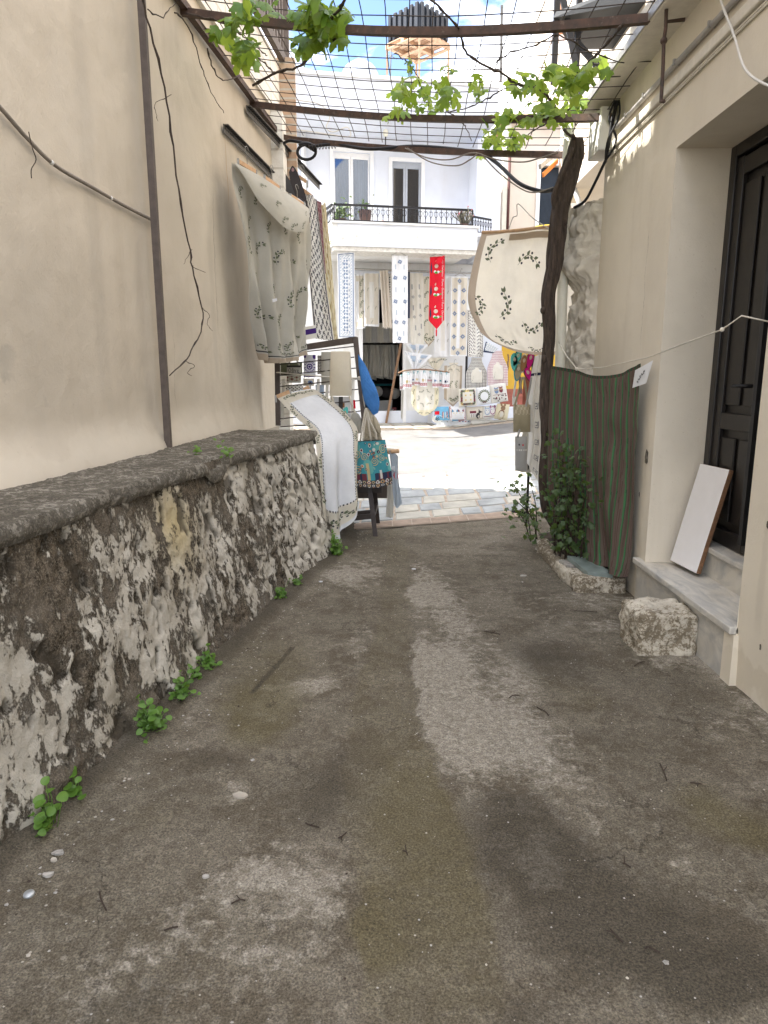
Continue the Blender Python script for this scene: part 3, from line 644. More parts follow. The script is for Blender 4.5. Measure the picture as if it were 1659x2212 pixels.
# ---------------------------------------------------------------- left house
def left_house():
    root = thing('house', (-1.6, 4, 0), 'tall beige plastered house wall rising behind the old ledge', 'house')
    mb = MB(); YE = 8.02
    def WP(u, v):
        y = lerp(-1.5, YE, u); z = lerp(1.0, 4.38, v ** 1.0)
        fl = .10 * sst(1.40, 1.02, z) ** 1.8 * sst(9.0, 3.5, y)
        return V((lwx(y) + fl + fbm(y * .7, z * .7, 2, 4) * .014 + fbm(y * 3, z * 3, 8, 3) * .0025, y, z))
    mb.grid(WP, 300, 110, 0, True)
    mb.grid(lambda u, v: V((lerp(lwx(YE), -5, u), YE, lerp(0, 4.38, v))), 6, 6, 0, True)
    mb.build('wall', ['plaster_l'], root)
    mb = MB()
    mb.hexa([V((x, y, z)) for z in (4.38, 4.95) for y in (-1.5, 8.38) for x in (lwx(y) - .22 - .0, lwx(y) + .03)], 0)
    mb.build('parapet', ['white_l'], root)
    MB().box((-6, -1.5, 4.3), (-1.98, 8.6, 4.5)).build('terrace', ['conc'], root)
    MB().box((-9, -6, 4.5), (-3.0, 4.45, 12.5)).build('storey_or_sun_block', ['plaster_l'], root); MB().box((-9, 4.451, 4.5), (-3.0, 7.7, 9.25)).build('storey_or_sun_block', ['plaster_l'], root)  # unseen boxes added above the terrace to keep sun off the alley
    rl = MB(); rl.beam((lwx(3.5) + .07, 3.5, 5.0), (lwx(8.5) + .07, 8.5, 5.0), .06, .09); rl.beam((lwx(3.5) + .07, 3.5, 5.95), (lwx(8.5) + .07, 8.5, 5.95), .05, .05)
    r = rl.build('railing', ['brownframe'], root)
    for k in range(29):
        y = 4.75 + k * .128
        MB().box((lwx(y) + .055, y, 5.046), (lwx(y) + .085, y + .088, 5.924)).build('slat', ['brownframe'], r)
    MB().beam((lwx(8.54) + .07, 8.54, 4.9), (lwx(8.54) + .07, 8.54, 6.0), .07, .07).build('post', ['brownframe'], r)
    # whitewashed neighbour continuing behind the hanging cloth, with its bare brick corner
    w = thing('house', (-1.3, 8.6, 0), 'whitewashed block house end with bare brick corner beyond the beige wall', 'house')
    mb = MB(); mb.hexa([V((x, y, z)) for z in (0, 4.36) for y in (8.03, 8.345) for x in (-4, -1.095)], 0); mb.build('wall', ['white_l'], w)
    mb = MB(); mb.hexa([V((x, y, z)) for z in (3.35, 5.0) for y in (8.35, 8.43) for x in (-2.2, -.985)], 0); mb.build('brick_corner', ['brick'], w)
left_house()
# ---------------------------------------------------------------- right house
def right_house():
    root = thing('house', (2.4, 3, 0), 'cream plastered house with recessed dark door and marble steps', 'house')
    X0 = 1.78; mb = MB(); YN, YF, ZT, YE = 3.28, 4.52, 2.92, 5.95
    def sheet(y0, y1, z0, z1, n=24):
        def P(u, v):
            y = lerp(y0, y1, u); z = lerp(z0, z1, v); k = min(u, 1 - u, v, 1 - v)
            return V((X0 + .02 * sst(.5, 0, z) + fbm(y * .9, z * .9, 5, 3) * .008 * sst(0, .1, k), y, z))
        mb.grid(P, n, n, 0, True)
    sheet(-1.5, YN, 0, ZT); sheet(YF, YE, 0, ZT); sheet(-1.5, YN, ZT, 3.66); sheet(YN, YF, ZT, 3.66); sheet(YF, YE, ZT, 3.66)
    D = 2.165
    mb.add([(X0, YF, .2), (D, YF, .2), (D, YF, ZT), (X0, YF, ZT)], [(0, 1, 2, 3)])           # far jamb
    mb.add([(X0, YN, .2), (D, YN, .2), (D, YN, ZT), (X0, YN, ZT)], [(3, 2, 1, 0)])           # near jamb
    mb.add([(X0, YN, ZT), (X0, YF, ZT), (D, YF, ZT), (D, YN, ZT)], [(0, 1, 2, 3)])           # lintel soffit
    mb.add([(X0 + .02, YE, 0), (6, YE, 0), (6, YE, 3.66), (X0, YE, 3.66)], [(0, 1, 2, 3)])
    mb.build('wall', ['plaster_r'], root)
    mb = MB(); mb.box((1.58, -1.5, 3.62), (2.5, 6.22, 3.76)); mb.build('eave', ['trunkp'], root, bevel=.01)
    MB().beam((1.575, 2.5, 3.655), (1.575, 6.22, 3.655), .012, .05).build('drip_edge', ['galv'], root)
    # door: two dark panelled leaves in a frame
    d = MB().box((D - .0, YN + .06, .505), (D + .05, YF - .06, ZT - .06)).build('door', ['door'], root)
    fr = MB(); fr.box((D - .05, YF - .07, .5), (D + .04, YF - .001, ZT - .001)); fr.box((D - .05, YN + .001, .5), (D + .04, YN + .07, ZT - .001)); fr.box((D - .05, YN + .07, ZT - .07), (D + .04, YF - .07, ZT - .001))
    fr.build('door_frame', ['door'], root, bevel=.006)
    for k in range(2):
        ya, yb = (YF - .10, 3.93) if k == 0 else (3.89, YN + .1)
        st = MB()
        for y in (ya, yb): st.box((D - .035, y - .045, .52), (D - .001, y + .045, ZT - .08))
        for z in (.56, 1.28, ZT - .14): st.box((D - .034, min(ya, yb) + .046, z - .05), (D - .002, max(ya, yb) - .046, z + .05))
        ym = (ya + yb) / 2
        for z0, z1 in ((.66, 1.18), (1.38, ZT - .24)):
            for yy in (ym - .11, ym + .11): st.box((D - .018, yy - .085, z0), (D - .003, yy + .085, z1))
        st.build('door_leaf', ['door'], d, bevel=.006)
    MB().box((D - .075, 3.90, .58), (D - .036, 3.935, 2.6)).build('door_bar', ['black'], d)
    h = MB(); h.tube([(D - .04, 4.02, 1.5), (D - .1, 4.02, 1.5), (D - .1, 4.13, 1.5)], .011, 8, 0); h.build('handle', ['black'], d)
    MB().box((D - .10, YN + .075, .53), (D - .06, YN + .11, ZT - .3)).build('shutter_edge', ['grey_alu'], root)
    # marble steps
    st = MB(); st.box((1.745, YN + .0, .272), (2.06, 4.66, .312)); st.build('step_tread', ['marble'], root, bevel=.006)
    MB().box((1.772, YN + .09, .0), (1.81, 4.64, .271)).build('step_riser', ['marble'], root)
    MB().box((1.765, YN - .01, .0), (1.81, YN + .088, .27)).build('step_cheek', ['plaster_r'], root)
    MB().box((2.05, YN + .002, .313), (2.09, YF - .002, .47)).build('step_riser', ['marble'], root)
    MB().box((2.03, YN + .001, .471), (2.36, YF - .001, .506)).build('step_tread', ['marble'], root, bevel=.006)
    # upper storey set back, seen above the pergola
    MB().box((2.25, 1.0, 3.77), (7, 9.5, 8.8)).build('storey_or_sun_block', ['beige_f'], root)
    # services along the wall
    MB().beam((1.765, -1, 3.30), (1.765, 5.9, 3.30), .035, .06).build('cable_trunking', ['trunkp'], root, bevel=.008)
    p = MB(); p.tube([(1.755, -1, 3.405), (1.755, 2, 3.40), (1.755, 5.62, 3.40)], .016, 10); p.build('conduit', ['greyp'], root)
    for y in (3.6, 4.1, 4.55, 5.05, 5.4): MB().beam((1.752, y, 3.42), (1.752, y, 3.385), .04, .012).build('clip', ['galv'], root)
    for dz in (-.045, -.06): MB().tube(spline([(1.768, -1, 3.3 + dz), (1.768, 2, 3.295 + dz), (1.768, 4, 3.302 + dz), (1.768, 5.8, 3.298 + dz)], 30), .006, 6).build('cable', ['trunkp'], root)
    b = MB().box((1.655, 5.72, 3.27), (1.78, 6.02, 3.58)).build('utility_box', ['boxm'], root, bevel=.01)
    m = MB(); rr = random.Random(2)
    for k in range(5): m.tube(spline([(1.73 + rr.uniform(-.03, .03), 5.62, 3.58), (1.70 + rr.uniform(-.05, .05), 5.60 + rr.uniform(-.04, .04), 3.45), (1.72 + rr.uniform(-.04, .03), 5.6, 3.3), (1.72, 5.75, 3.2)], 14), .0085, 6)
    m.build('cable_bundle', ['black'], root)
    MB().tube(spline([(1.72, 5.75, 3.2), (1.7, 5.95, 3.08), (1.66, 6.05, 2.98), (1.6, 6.15, 2.95)], 12), .012, 8).build('cable', ['black'], root)
    # chipped render patches
    rr = random.Random(9)
    for y, z, s in ((4.62, 1.02, .06), (4.83, .55, .035), (4.7, .75, .02), (3.1, .88, .02), (2.9, .62, .015), (3.05, .3, .018)):
        pts = [(X0 - .004, y + s * .6 * math.cos(a) * rr.uniform(.6, 1.1), z + s * math.sin(a) * rr.uniform(.7, 1.2)) for a in [k * .63 for k in range(10)]]
        MB().add(pts, [tuple(range(10))]).build('chipped_patch', ['conc'], root)
    # balcony high on the upper storey: dark sheet-metal floors and black posts
    bl = thing('balcony', (1.9, 7, 4.4), 'black metal balcony frame with dark sheet floor above the right eave', 'balcony')
    mb = MB(); mb.hexa([V(p) for p in ((1.52, 6.9, 4.72), (2.3, 6.6, 4.72), (1.85, 7.5, 4.72), (2.3, 7.5, 4.72), (1.55, 6.92, 4.78), (2.3, 6.6, 4.9), (1.85, 7.5, 4.78), (2.3, 7.5, 4.9))], 0); mb.build('floor_sheet', ['darksheet'], bl)
    for (x, y, z0, z1) in ((1.56, 6.95, 4.2, 6.4), (1.80, 7.1, 3.9, 6.4), (2.22, 6.7, 4.78, 6.4)): MB().beam((x, y, z0), (x, y, z1), .05, .05).build('post', ['black'], bl)
    MB().beam((1.56, 6.95, 5.1), (1.86, 6.9, 3.9), .05, .05).build('brace', ['black'], bl)
    MB().beam((1.8, 7.1, 4.6), (2.3, 7.0, 4.05), .05, .05).build('brace', ['black'], bl)
    MB().beam((1.75, 6.7, 3.98), (2.3, 6.2, 4.3), .05, .12).build('awning_arm', ['black'], bl)
right_house()
# ---------------------------------------------------------------- pergola
PL0, PL1, PR0, PR1 = V((-1.47, 5.55, 4.17)), V((-1.2, 8.22, 4.18)), V((1.77, 4.52, 3.67)), V((1.72, 6.40, 3.46))
def PG(u, t):
    p = lerp(lerp(PL0, PL1, t), lerp(PR0, PR1, t), u)
    return p - V((0, 0, (.11 - .07 * clamp(t)) * math.sin(math.pi * clamp(u))))
_pn = (PR0 - PL0).cross(PL1 - PL0).normalized()
def PX(px, py, dz=0.): return pl(px, py, (PL0 + PR1) / 2 + V((0, 0, dz - .03)), _pn)
def pergola():
    root = thing('pergola', (0, 6, 3.4), 'rusty steel pergola with sagging wire mesh spanning the alley', 'pergola')
    for t in (0, .645, 1.0):
        mb = MB(); pts = [PG(i / 14, t) - V((0, 0, .03)) for i in range(15)]
        if t == 1.0: pts[0] = PG(-.02, t)
        for a, b in zip(pts, pts[1:]): mb.beam(a, b + (b - a) * .02, .042, .05)
        mb.build('beam', ['rust'], root)
    MB().beam(lerp(PL0, PL1, -1.6) + V((.045, 0, -.01)), lerp(PL0, PL1, 1.1) + V((.045, 0, -.01)), .05, .05).build('side_rail', ['rust'], root)
    def post(y, z0, z1, off): return MB().beam((lwx(y) + off, y, z0), (lwx(y) + off, y, z1), .042, .042, up=V((0, 1, 0)))
    post(4.70, 1.03, 4.15, .075).build('post', ['brownframe'], root)
    post(8.08, 1.0, 4.16, .05).build('post', ['rust'], root)
    rr = random.Random(4)
    for k in range(20):
        t = -.62 + k * .083 + rr.uniform(-.006, .006)
        if any(abs(t - q) < .015 for q in (0, .645, 1)): continue
        u1 = 1.0 if t > .5 else rr.uniform(.96, 1.03)
        mb = MB(); mb.tube([PG(lerp(-.01, u1, i / 12), t) + V((0, 0, .012 + rr.uniform(-.003, .003))) for i in range(13)], .0037, 5); mb.build('wire', ['wirem'], root)
    for k in range(21):
        u = .02 + k * .0485
        mb = MB(); mb.tube([PG(u + .003 * math.sin(i * 1.1 + k), lerp(-.66, 1.0 if k % 3 else .97, i / 14)) + V((0, 0, .02 + rr.uniform(-.003, .003))) for i in range(15)], .0037, 5); mb.build('wire', ['wirem'], root)
    h = thing('iron_rod', (1.66, 4.4, 3.1), 'rusty hooked rod hanging down beside the right wall', 'rod')
    p0 = XP(1442, -40, 1.62); a = [p0, XP(1438, 60, 1.62), XP(1434, 88, 1.62), XP(1432, 150, 1.62), XP(1428, 220, 1.62), XP(1434, 219, 1.62)]
    MB().tube(a, .011, 8).ball(a[2], .02).build('bar', ['rust'], h)
pergola()
# ---------------------------------------------------------------- grapevine
def leaf3(mb, c, nrm, up, s, m, rr):
    nrm = nrm.normalized(); x = up.cross(nrm)
    if x.length < .01: x = V((1, 0, 0)).cross(nrm)
    x.normalize(); y = nrm.cross(x); N = 25; vs = [c + nrm * s * .06]
    for k in range(N):
        a = 2 * math.pi * k / N - math.pi / 2
        lob = .66 + .30 * abs(math.cos(2.5 * (a - math.pi / 2))) ** 1.3 + (.06 if k % 2 else -.03)
        if k == 0 or k == N: lob = .22
        r = s * .5 * lob
        q = c + (x * math.cos(a) + y * (math.sin(a))) * r - nrm * (r * r / s) * .55 + nrm * rr.uniform(-.02, .02) * s
        vs.append(q)
    mb.add(vs, [(0, k + 1, (k + 1) % N + 1) for k in range(N)], m, True)
def grapevine():
    root = thing('grapevine', (1.6, 6.05, 0), 'old gnarled grapevine with twisted dark trunk and fresh green leaves over the pergola', 'vine')
    pix = [(1236, 1198), (1220, 1158), (1202, 1134), (1185, 1100), (1177, 1035), (1181, 940), (1179, 870), (1183, 800), (1188, 725), (1183, 645), (1195, 580), (1199, 525), (1206, 460), (1222, 395), (1240, 345), (1247, 300)]
    rad = [.085, .066, .058, .050, .045, .043, .045, .045, .044, .052, .058, .062, .066, .072, .062, .040]
    tp = spline([at(px, py, 6.0) for px, py in pix], 90); rs = [interp([(i / 15, r) for i, r in enumerate(rad)], k / 90) for k in range(91)]
    mb = MB(); mb.tube(tp, rs, 28, 0, True, lambda a, t: 1 + .16 * math.sin(3 * a + 9 * t) + .09 * math.sin(7 * a - 14 * t) + .28 * fbm(math.cos(a) * 1.5, math.sin(a) * 1.5, t * 9, 4))
    for (px, py, r) in ((1160, 598, .03), (1354 / 1 - 180, 720, .02)): pass
    for i, s in ((52, -1), (44, -1), (70, 1)):
        p = tp[i]; mb.ball(p + V((s * rs[i] * .9, -.02, 0)), .026, 0, 9, 7, (1, 1, 1.3))
    # split strand at the crown of the trunk
    mb.tube(spline([at(1205, 470, 5.98), at(1196, 430, 5.94), at(1208, 390, 5.92), at(1226, 350, 5.94), at(1238, 320, 5.95)], 20), [.024 - .0005 * i for i in range(21)], 10, 0, True, lambda a, t: 1 + .2 * fbm(math.cos(a), math.sin(a), t * 6, 3))
    mb.build('trunk', ['bark'], root)
    def cane(pts, r0, r1, n=30, jit=.006):
        if jit == .006: r0 *= .72; r1 *= .72
        rr = random.Random(int(r0 * 1e4) + len(pts)); pp = spline(pts, n)
        pp = [p + V((rr.uniform(-jit, jit), rr.uniform(-jit, jit), rr.uniform(-jit, jit))) for p in pp]
        rads = [lerp(r0, r1, i / n) * (1.5 if i % 5 == 2 else 1) for i in range(n + 1)]
        MB().tube(pp, rads, 7).build('cane', ['bark'], root)
    Z2 = lambda L, dz=0: [PX(*z2(*p), dz) for p in L]; Z1 = lambda L, dz=0: [PX(*z1(*p), dz) for p in L]
    cane([at(1246, 300, 6.0), at(1222, 285, 5.9)] + Z2([(1250, 840), (1195, 720), (1165, 660), (1050, 600), (920, 545), (850, 495), (700, 415), (600, 340), (560, 200), (490, 110), (370, 0)], .03), .016, .008, 60)
    cane(Z2([(1165, 660), (1080, 590), (900, 570), (740, 660), (600, 720), (470, 735)], -.02), .009, .005)
    cane(Z2([(800, 415), (900, 350), (1075, 290), (1230, 235), (1400, 330), (1650, 420)], .02), .007, .005)
    cane(Z2([(480, 740), (560, 790), (610, 860), (640, 940)]), .007, .004); cane(Z2([(1300, 720), (1150, 810), (1020, 890), (960, 940)], -.05), .008, .005)
    cane(Z2([(130, 350), (240, 440), (300, 560), (330, 680)]), .005, .004); cane(Z2([(1650, 160), (1500, 330), (1360, 470), (1200, 640)], .03), .012, .007)
    cane(Z1([(680, 570), (830, 490), (1000, 435), (1090, 340), (1230, 260)], -.05), .014, .010, 22); cane(Z1([(245, 90), (480, 150), (640, 260), (780, 370)], .04), .008, .005)
    cane(Z1([(830, 490), (740, 400), (640, 330)], .02), .008, .005); cane(Z1([(1180, 140), (1260, 60), (1300, -20)], -.05), .012, .012, 12)
    D = lambda L, off: [LW(px, py, off) for px, py in L]
    cane(D([(305, -20), (318, 40), (352, 170), (372, 300), (388, 430), (410, 540), (415, 580), (437, 665), (435, 712), (420, 745), (398, 782), (365, 812)], .16), .0065, .0042, 46, .005)
    cane(D([(378, 25), (410, 65), (436, 145), (452, 190), (484, 245)], .12), .007, .003, 24); cane(D([(448, 105), (461, 150), (484, 173), (520, 165)], .14), .008, .004, 20)
    cane(D([(370, 205), (335, 225), (338, 245), (342, 262)], .16), .003, .0015, 14); cane(D([(413, 540), (398, 572)], .16), .003, .0015, 6); cane(D([(415, 575), (445, 590)], .16), .003, .002, 6)
    cane(D([(437, 665), (452, 680), (448, 700), (460, 715)], .16), .003, .0015, 14); cane(D([(400, 780), (420, 790), (405, 805), (415, 812)], .16), .003, .002, 14); cane(D([(320, 20), (350, 38), (368, 18), (380, 8)], .14), .006, .002, 14)
    rr = random.Random(12)
    LM = 1.5
    CL = [(505, 70, 45, 50, 13, .15), (540, 118, 32, 24, 9, .15), (475, 60, 25, 25, 5, .13), (520, 25, 40, 25, 8, .12), (690, 30, 60, 35, 20, .18), (655, 85, 25, 40, 8, .16), (725, 65, 25, 28, 7, .15), (700, 75, 40, 25, 8, .17), (575, 15, 40, 20, 6, .12),
          (890, 195, 45, 32, 13, .115), (955, 205, 40, 32, 13, .115), (848, 245, 24, 14, 5, .10), (925, 238, 60, 15, 8, .11), (1025, 200, 20, 20, 4, .10), (885, 140, 12, 15, 3, .09), (965, 150, 20, 10, 3, .10),
          (1135, 175, 40, 26, 11, .115), (1100, 275, 50, 40, 22, .115), (1165, 245, 40, 30, 11, .11), (1080, 305, 45, 20, 10, .115), (1200, 175, 50, 38, 16, .115), (1243, 190, 35, 38, 16, .12), (1190, 255, 40, 20, 7, .10), (1285, 150, 35, 22, 6, .13), (1055, 330, 25, 14, 3, .09), (1060, 180, 60, 20, 4, .09), (1225, 240, 40, 30, 9, .11)]
    mb = MB()
    for cx, cy, rx, ry, n, s in CL:
        for _ in range(int(n * LM)):
            a = rr.uniform(0, 6.28); q = math.sqrt(rr.random())
            c = PX(cx + rx * q * math.cos(a), cy + ry * q * math.sin(a), rr.uniform(-.12, .06))
            nrm = V((rr.gauss(0, .5), rr.gauss(-.55, .45), rr.gauss(.55, .35))); up = V((rr.gauss(0, .5), rr.gauss(0, .3), 1))
            leaf3(mb, c, nrm, up, s * rr.uniform(.62, 1.3), 1 if (cx > 800 and rr.random() < .6) or rr.random() < .15 else 0, rr)  # brighter green slot paints backlight, mostly into the right-hand clusters
    mb.build('foliage', ['leaf', 'leaf2'], root)
grapevine()
# ---------------------------------------------------------------- things by the right wall
def right_side():
    rough_stone('stone_block', (1.435, 3.65, -.02), (1.775, 3.98, .24), ['wash_b'], 'squarish whitewashed stone block with black lichen on the ground before the marble step', 'stone block', .016, 9, 3, 50)
    # planter
    r = thing('planter', (1.5, 5.4, 0), 'low whitewashed stone kerb around the earth at the vine foot', 'planter')
    rough_stone('kerb_stone', (1.40, 4.80, -.02), (1.775, 5.06, .115), ['wash_b'], None, None, .014, 9, 8, 34, r)
    rough_stone('kerb_stone', (1.385, 5.07, -.02), (1.50, 6.15, .10), ['wash_b'], None, None, .02, 8, 15, 34, r)
    mb = MB(); mb.grid(lambda u, v: V((lerp(1.49, 1.8, u), lerp(5.05, 6.5, v), .07 + fbm(u * 3, v * 9, 2, 4) * .02)), 16, 40, 0); mb.build('soil', ['soil'], r)
    def slab(name, a, b, th, rz, tilt, lab):
        c = (V(a) + V(b)) / 2; mb = MB(); lx, ly = V((math.cos(rz), math.sin(rz), 0)), V((-math.sin(rz), math.cos(rz), tilt))
        mb.obox(c, lx * a[3] if len(a) > 3 else lx * .2, ly * .42, V((0, 0, th)))
        return tag(mb.build(name, ['tile'], bevel=.003), lab, 'slab')
    mb = MB(); mb.obox((1.555, 5.02, .142), V((.17, -.04, 0)), V((-.05, .40, .02)), V((0, 0, .035)))
    tag(mb.build('marble_slab', ['tile'], bevel=.003), 'grey green marble slab lying on the planter kerb under the curtain', 'slab')
    mb = MB(); mb.obox((1.46, 5.20, .115), V((.12, .02, 0)), V((-.02, .16, 0)), V((0, 0, .025)))
    tag(mb.build('marble_slab', ['pebble'], bevel=.003), 'small pale stone slab tucked behind the grey green one', 'slab')
    # leaning white board
    b0, b1 = G(1440, 1212, .314), G(1481, 1239, .314); t0 = V((2.235, b0.y + .27, .99)); ax = V((.0, b1.y - b0.y, 0)); 
    b0 = V((1.93, 4.47, .316)); wv = V((.035, -.32, 0)); L = V((.155, .02, .655)); nrm = wv.cross(L).normalized()
    mb = MB(); c = b0 + wv / 2 + L / 2 + V((0.012, 0, .02)); mb.obox(c, wv, L, nrm * .034)
    o = mb.build('board', ['board', 'boarde'], bevel=.006)
    for p in o.data.polygons:
        if abs(p.normal.dot(nrm)) < .9: p.material_index = 1
    tag(o, 'white laminated board leaning on the marble step against the dark door', 'board')
    # striped curtain on a line
    CPn = V((1.25, .32, 0))
    CP = lambda px, py, k=0.: pl(px, py, V((1.735, 4.72, 0)) - CPn.normalized() * k, CPn)
    rows = [[(1194, 790), (1245, 799), (1285, 811), (1337, 808), (1388, 785)], [(1190, 930), (1240, 937), (1290, 942), (1335, 940), (1383, 930)], [(1193, 1080), (1243, 1086), (1290, 1091), (1330, 1092), (1373, 1086)], [(1222, 1186), (1260, 1203), (1300, 1219), (1332, 1233), (1357, 1247)]]
    P = net([[CP(*p) for p in r] for r in rows]); nd = -CPn.normalized()
    def fold(u, v): return nd * (.012 + .008 * math.sin(u * 46 + v * 2) * (.3 + v) + .05 * math.sin(u * 15 - v * 5.0) * v * v * sst(.2, .7, u) + .012 * fbm(u * 6, v * 5, 3, 3) + .03 * v)
    def pat(u, v):
        k = (u * 15.0 + .1 * math.sin(v * 6)) % 1.0
        if v < .035: return 3 if int(u * 60) % 2 else 2
        if k < .17: return 1
        if k < .24: return 3
        if .52 < k < .60: return 2
        if .72 < k < .76: return 2
        return 0
    c = Cloth(P, 240, 70, pat, fold)
    c.build('curtain', ['cbrown', 'green', 'cbrown2', 'dkgreen'], 'brown cloth with green stripes strung between the vine trunk and the cream wall', 'curtain')
    c = Cloth(bil(CP(1372, 800, .05), CP(1411, 778, .05), CP(1366, 838, .05), CP(1396, 828, .05)), 8, 8); c.motif(sprig(1, 1, .3, 5), .45, .6, .08, .9)
    c.build('napkin', ['whitec', 'ink'], 'small white printed napkin pinned at the top corner of the striped cloth', 'napkin')
    ln = MB(); pts = [at(1206, 738, 5.93), CP(1225, 770, .02), CP(1246, 797, .02), CP(1300, 794, .02), CP(1400, 772, .02), XP(1470, 745, 1.74), XP(1560, 712, 1.72), XP(1602, 682, 1.75), (2.0, 3.40, 1.78)]
    ln.tube(pts, .004, 6); ln.ball(pts[2], .014); ln.ball(pts[6], .012)
    tag(ln.build('rope', ['rope']), 'thin white line knotted from the vine trunk to the door side', 'rope')
    # dark plant at the vine foot
    rr = random.Random(21)
    for side, n, loc, lab in ((True, 5, (1.36, 6.25, .05), 'low sparse green plant leaning over the paving left of the vine trunk'), (False, 19, (1.52, 5.4, .08), 'tall dark green leafy plant right of the vine trunk before the striped cloth')):
        r = thing('shrub', loc, lab, 'plant'); mb = MB(); st = MB()
        for k in range(n):
            by = rr.uniform(6.1, 6.4) if side else rr.uniform(5.2, 5.62); b = V((rr.uniform(1.32, 1.44) if side else 1.735 - .256 * (by - 4.72) - rr.uniform(.03, .10), by, .05))
            top = b + V((rr.uniform(-.26, -.02) if side else rr.uniform(-.10, .02), rr.uniform(-.25, .1), rr.uniform(.3, .62) if side else rr.uniform(.5, 1.08)))
            pts = spline([b, lerp(b, top, .5) + V((rr.uniform(-.04, .04), rr.uniform(-.04, .04), .05)), top], 9); st.tube(pts, [.006 - .0004 * i for i in range(10)], 5)
            for i in range(2, 10):
                for _ in range(3):
                    p = pts[i] + V((rr.gauss(0, .065), rr.gauss(0, .07), rr.gauss(0, .045))); nrm = V((rr.gauss(0, .6), rr.gauss(-.4, .5), rr.gauss(.7, .3)))
                    leaf3(mb, p, nrm, V((rr.gauss(0, .6), rr.gauss(0, .6), .6)), rr.uniform(.032, .068), 0, rr)
        st.build('stem', ['twig'], r); mb.build('foliage', ['shrubleaf'], r)
    # crumbling masonry stub + downpipe
    def stub():
        mb = MB(); prof = [(0, 1.70), (.8, 1.70), (1.35, 1.68), (1.7, 1.63), (2.1, 1.64), (2.3, 1.66), (2.42, 1.52), (2.6, 1.55), (2.72, 1.60), (2.8, 1.56), (2.96, 1.64)]
        def P(u, v):
            z = 2.97 * v; xl = interp(prof, z); a = u * math.pi
            x = lerp(1.95, xl, math.sin(a) ** .5); y = 6.22 - .28 * math.cos(a)
            d = fbm(x * 3, y * 4, z * 2, 5, .6) * .035 + fbm(u * 9, z * 11, 3, 5, .6) * .04
            return V((x - d, y - d * .6, z + fbm(u * 4, 3, 1, 3) * .05 * v))
        mb.grid(P, 60, 120, 0); mb.grid(lambda u, v: V((lerp(P(u, 1).x, 1.9, v), lerp(P(u, 1).y, 6.2, v), P(u, 1).z + .03 * v + fbm(u * 5, v * 3, 7, 3) * .03)), 40, 6, 0)
        tag(mb.build('masonry_stub', ['stubw']), 'crumbling whitewashed masonry stub at the end of the right wall', 'wall')
    stub()
    d = thing('downpipe', (1.5, 6.2, 0), 'cream plastic downpipe standing behind the vine trunk', 'pipe')
    MB().tube([at(1231, 262, 6.22), at(1224, 380, 6.2), at(1216, 600, 6.2), at(1206, 900, 6.2), at(1204, 1150, 6.2)], .045, 14).build('pipe', ['pvc'], d)
    q = at(1208, 885 / 1, 6.15); MB().box(at(1200, 885, 6.14), at(1222, 892, 6.2)).build('bracket', ['galv'], d)
    # oval tablecloth on a bamboo pole
    rows = [[(1040, 505), (1095, 497), (1150, 491), (1200, 487), (1250, 483)], [(1022, 570), (1085, 570), (1145, 566), (1200, 565), (1250, 560)], [(1011, 650), (1080, 655), (1140, 655), (1200, 650), (1248, 640)], [(1035, 712), (1090, 727), (1140, 731), (1195, 728), (1230, 720)], [(1064, 738), (1107, 757), (1150, 766), (1190, 767), (1215, 765)]]
    P = net([[at(px, py, 6.62 + .0005 * (px - 1040)) for px, py in r] for r in rows])
    c = Cloth(P, 90, 80, lambda u, v: 3 if u < .075 or v > .925 or v < .035 else 0, lambda u, v: V((0, 1, 0)) * (.02 * fbm(u * 5, v * 4, 2, 3) + .015 * math.sin(u * 20) * (1 - v)))
    for u, v, s, ro, fl in ((.16, .16, .17, 1.2, 0), (.48, .235, .19, 0, 0), (.29, .52, .2, 1.35, 1), (.10, .52, .15, -1.5, 0), (.53, .66, .18, -.2, 1), (.245, .80, .19, -.35, 1), (.56, .88, .16, -.35, 1), (.72, .4, .18, .4, 0), (.86, .15, .16, .4, 0)):
        c.motif(sprig(1, 2, .9 if not fl else -.9, 6), u, v, s, ro)
    c.motif(meander(4), .12, .965, .05); c.motif(meander(4), .3, .965, .05); c.motif(meander(4), .5, .965, .05)
    c.strip(.28, .75, .05, .10, 3, 12, 1.5)
    c.build('tablecloth', ['creamglow', 'inkgreen', 'ink', 'tanglow', 'linen'], 'oval cream tablecloth with olive sprigs and brown hem, glowing against the street', 'tablecloth')
    p = MB(); p.tube(spline([at(1040, 502, 6.6), at(1100, 499, 6.57), at(1190, 489, 6.57), at(1262, 482, 6.6)], 12), .014, 8)
    tag(p.build('bamboo_pole', ['wood']), 'bamboo pole carrying the oval cream tablecloth', 'pole')
    c = Cloth(bil(at(1090, 497, 6.72), at(1245, 480, 6.78), at(1082, 520, 6.72), at(1245, 505, 6.78)), 20, 4)
    for u in (.1, .2, .3, .38): c.motif(sprig(1, 1, .4, 5, False), u, .3, .09, .3)
    c.build('folded_cloth', ['cream', 'inkgreen'], 'cream cloth with green leaf print folded over the bamboo pole', 'cloth')
    pts = spline([at(1098, 497, 6.55), at(1108, 470, 6.5), at(1117, 465, 6.45), at(1119, 440, 6.4), at(1150, 470, 6.2), at(1195, 500, 6.0)], 30)
    tag(MB().tube(pts, .004, 6).build('wire', ['greyp']), 'thin grey wire looping up from the bamboo pole', 'wire')
    # merchandise hanging behind the trunk, on a dark stand
    s = thing('hanging_stand', (1.5, 7.15, 0), 'black hanging stand behind the vine trunk', 'stand')
    MB().tube([(1.52, 7.15, tz(1.52, 7.15)), (1.52, 7.15, 2.0)], .014, 8).build('pole', ['black'], s); MB().tube([(1.05, 7.2, 2.0), (1.52, 7.15, 2.0), (2.0, 7.1, 2.0)], .012, 8).build('arm', ['black'], s)
    Y = 7.05
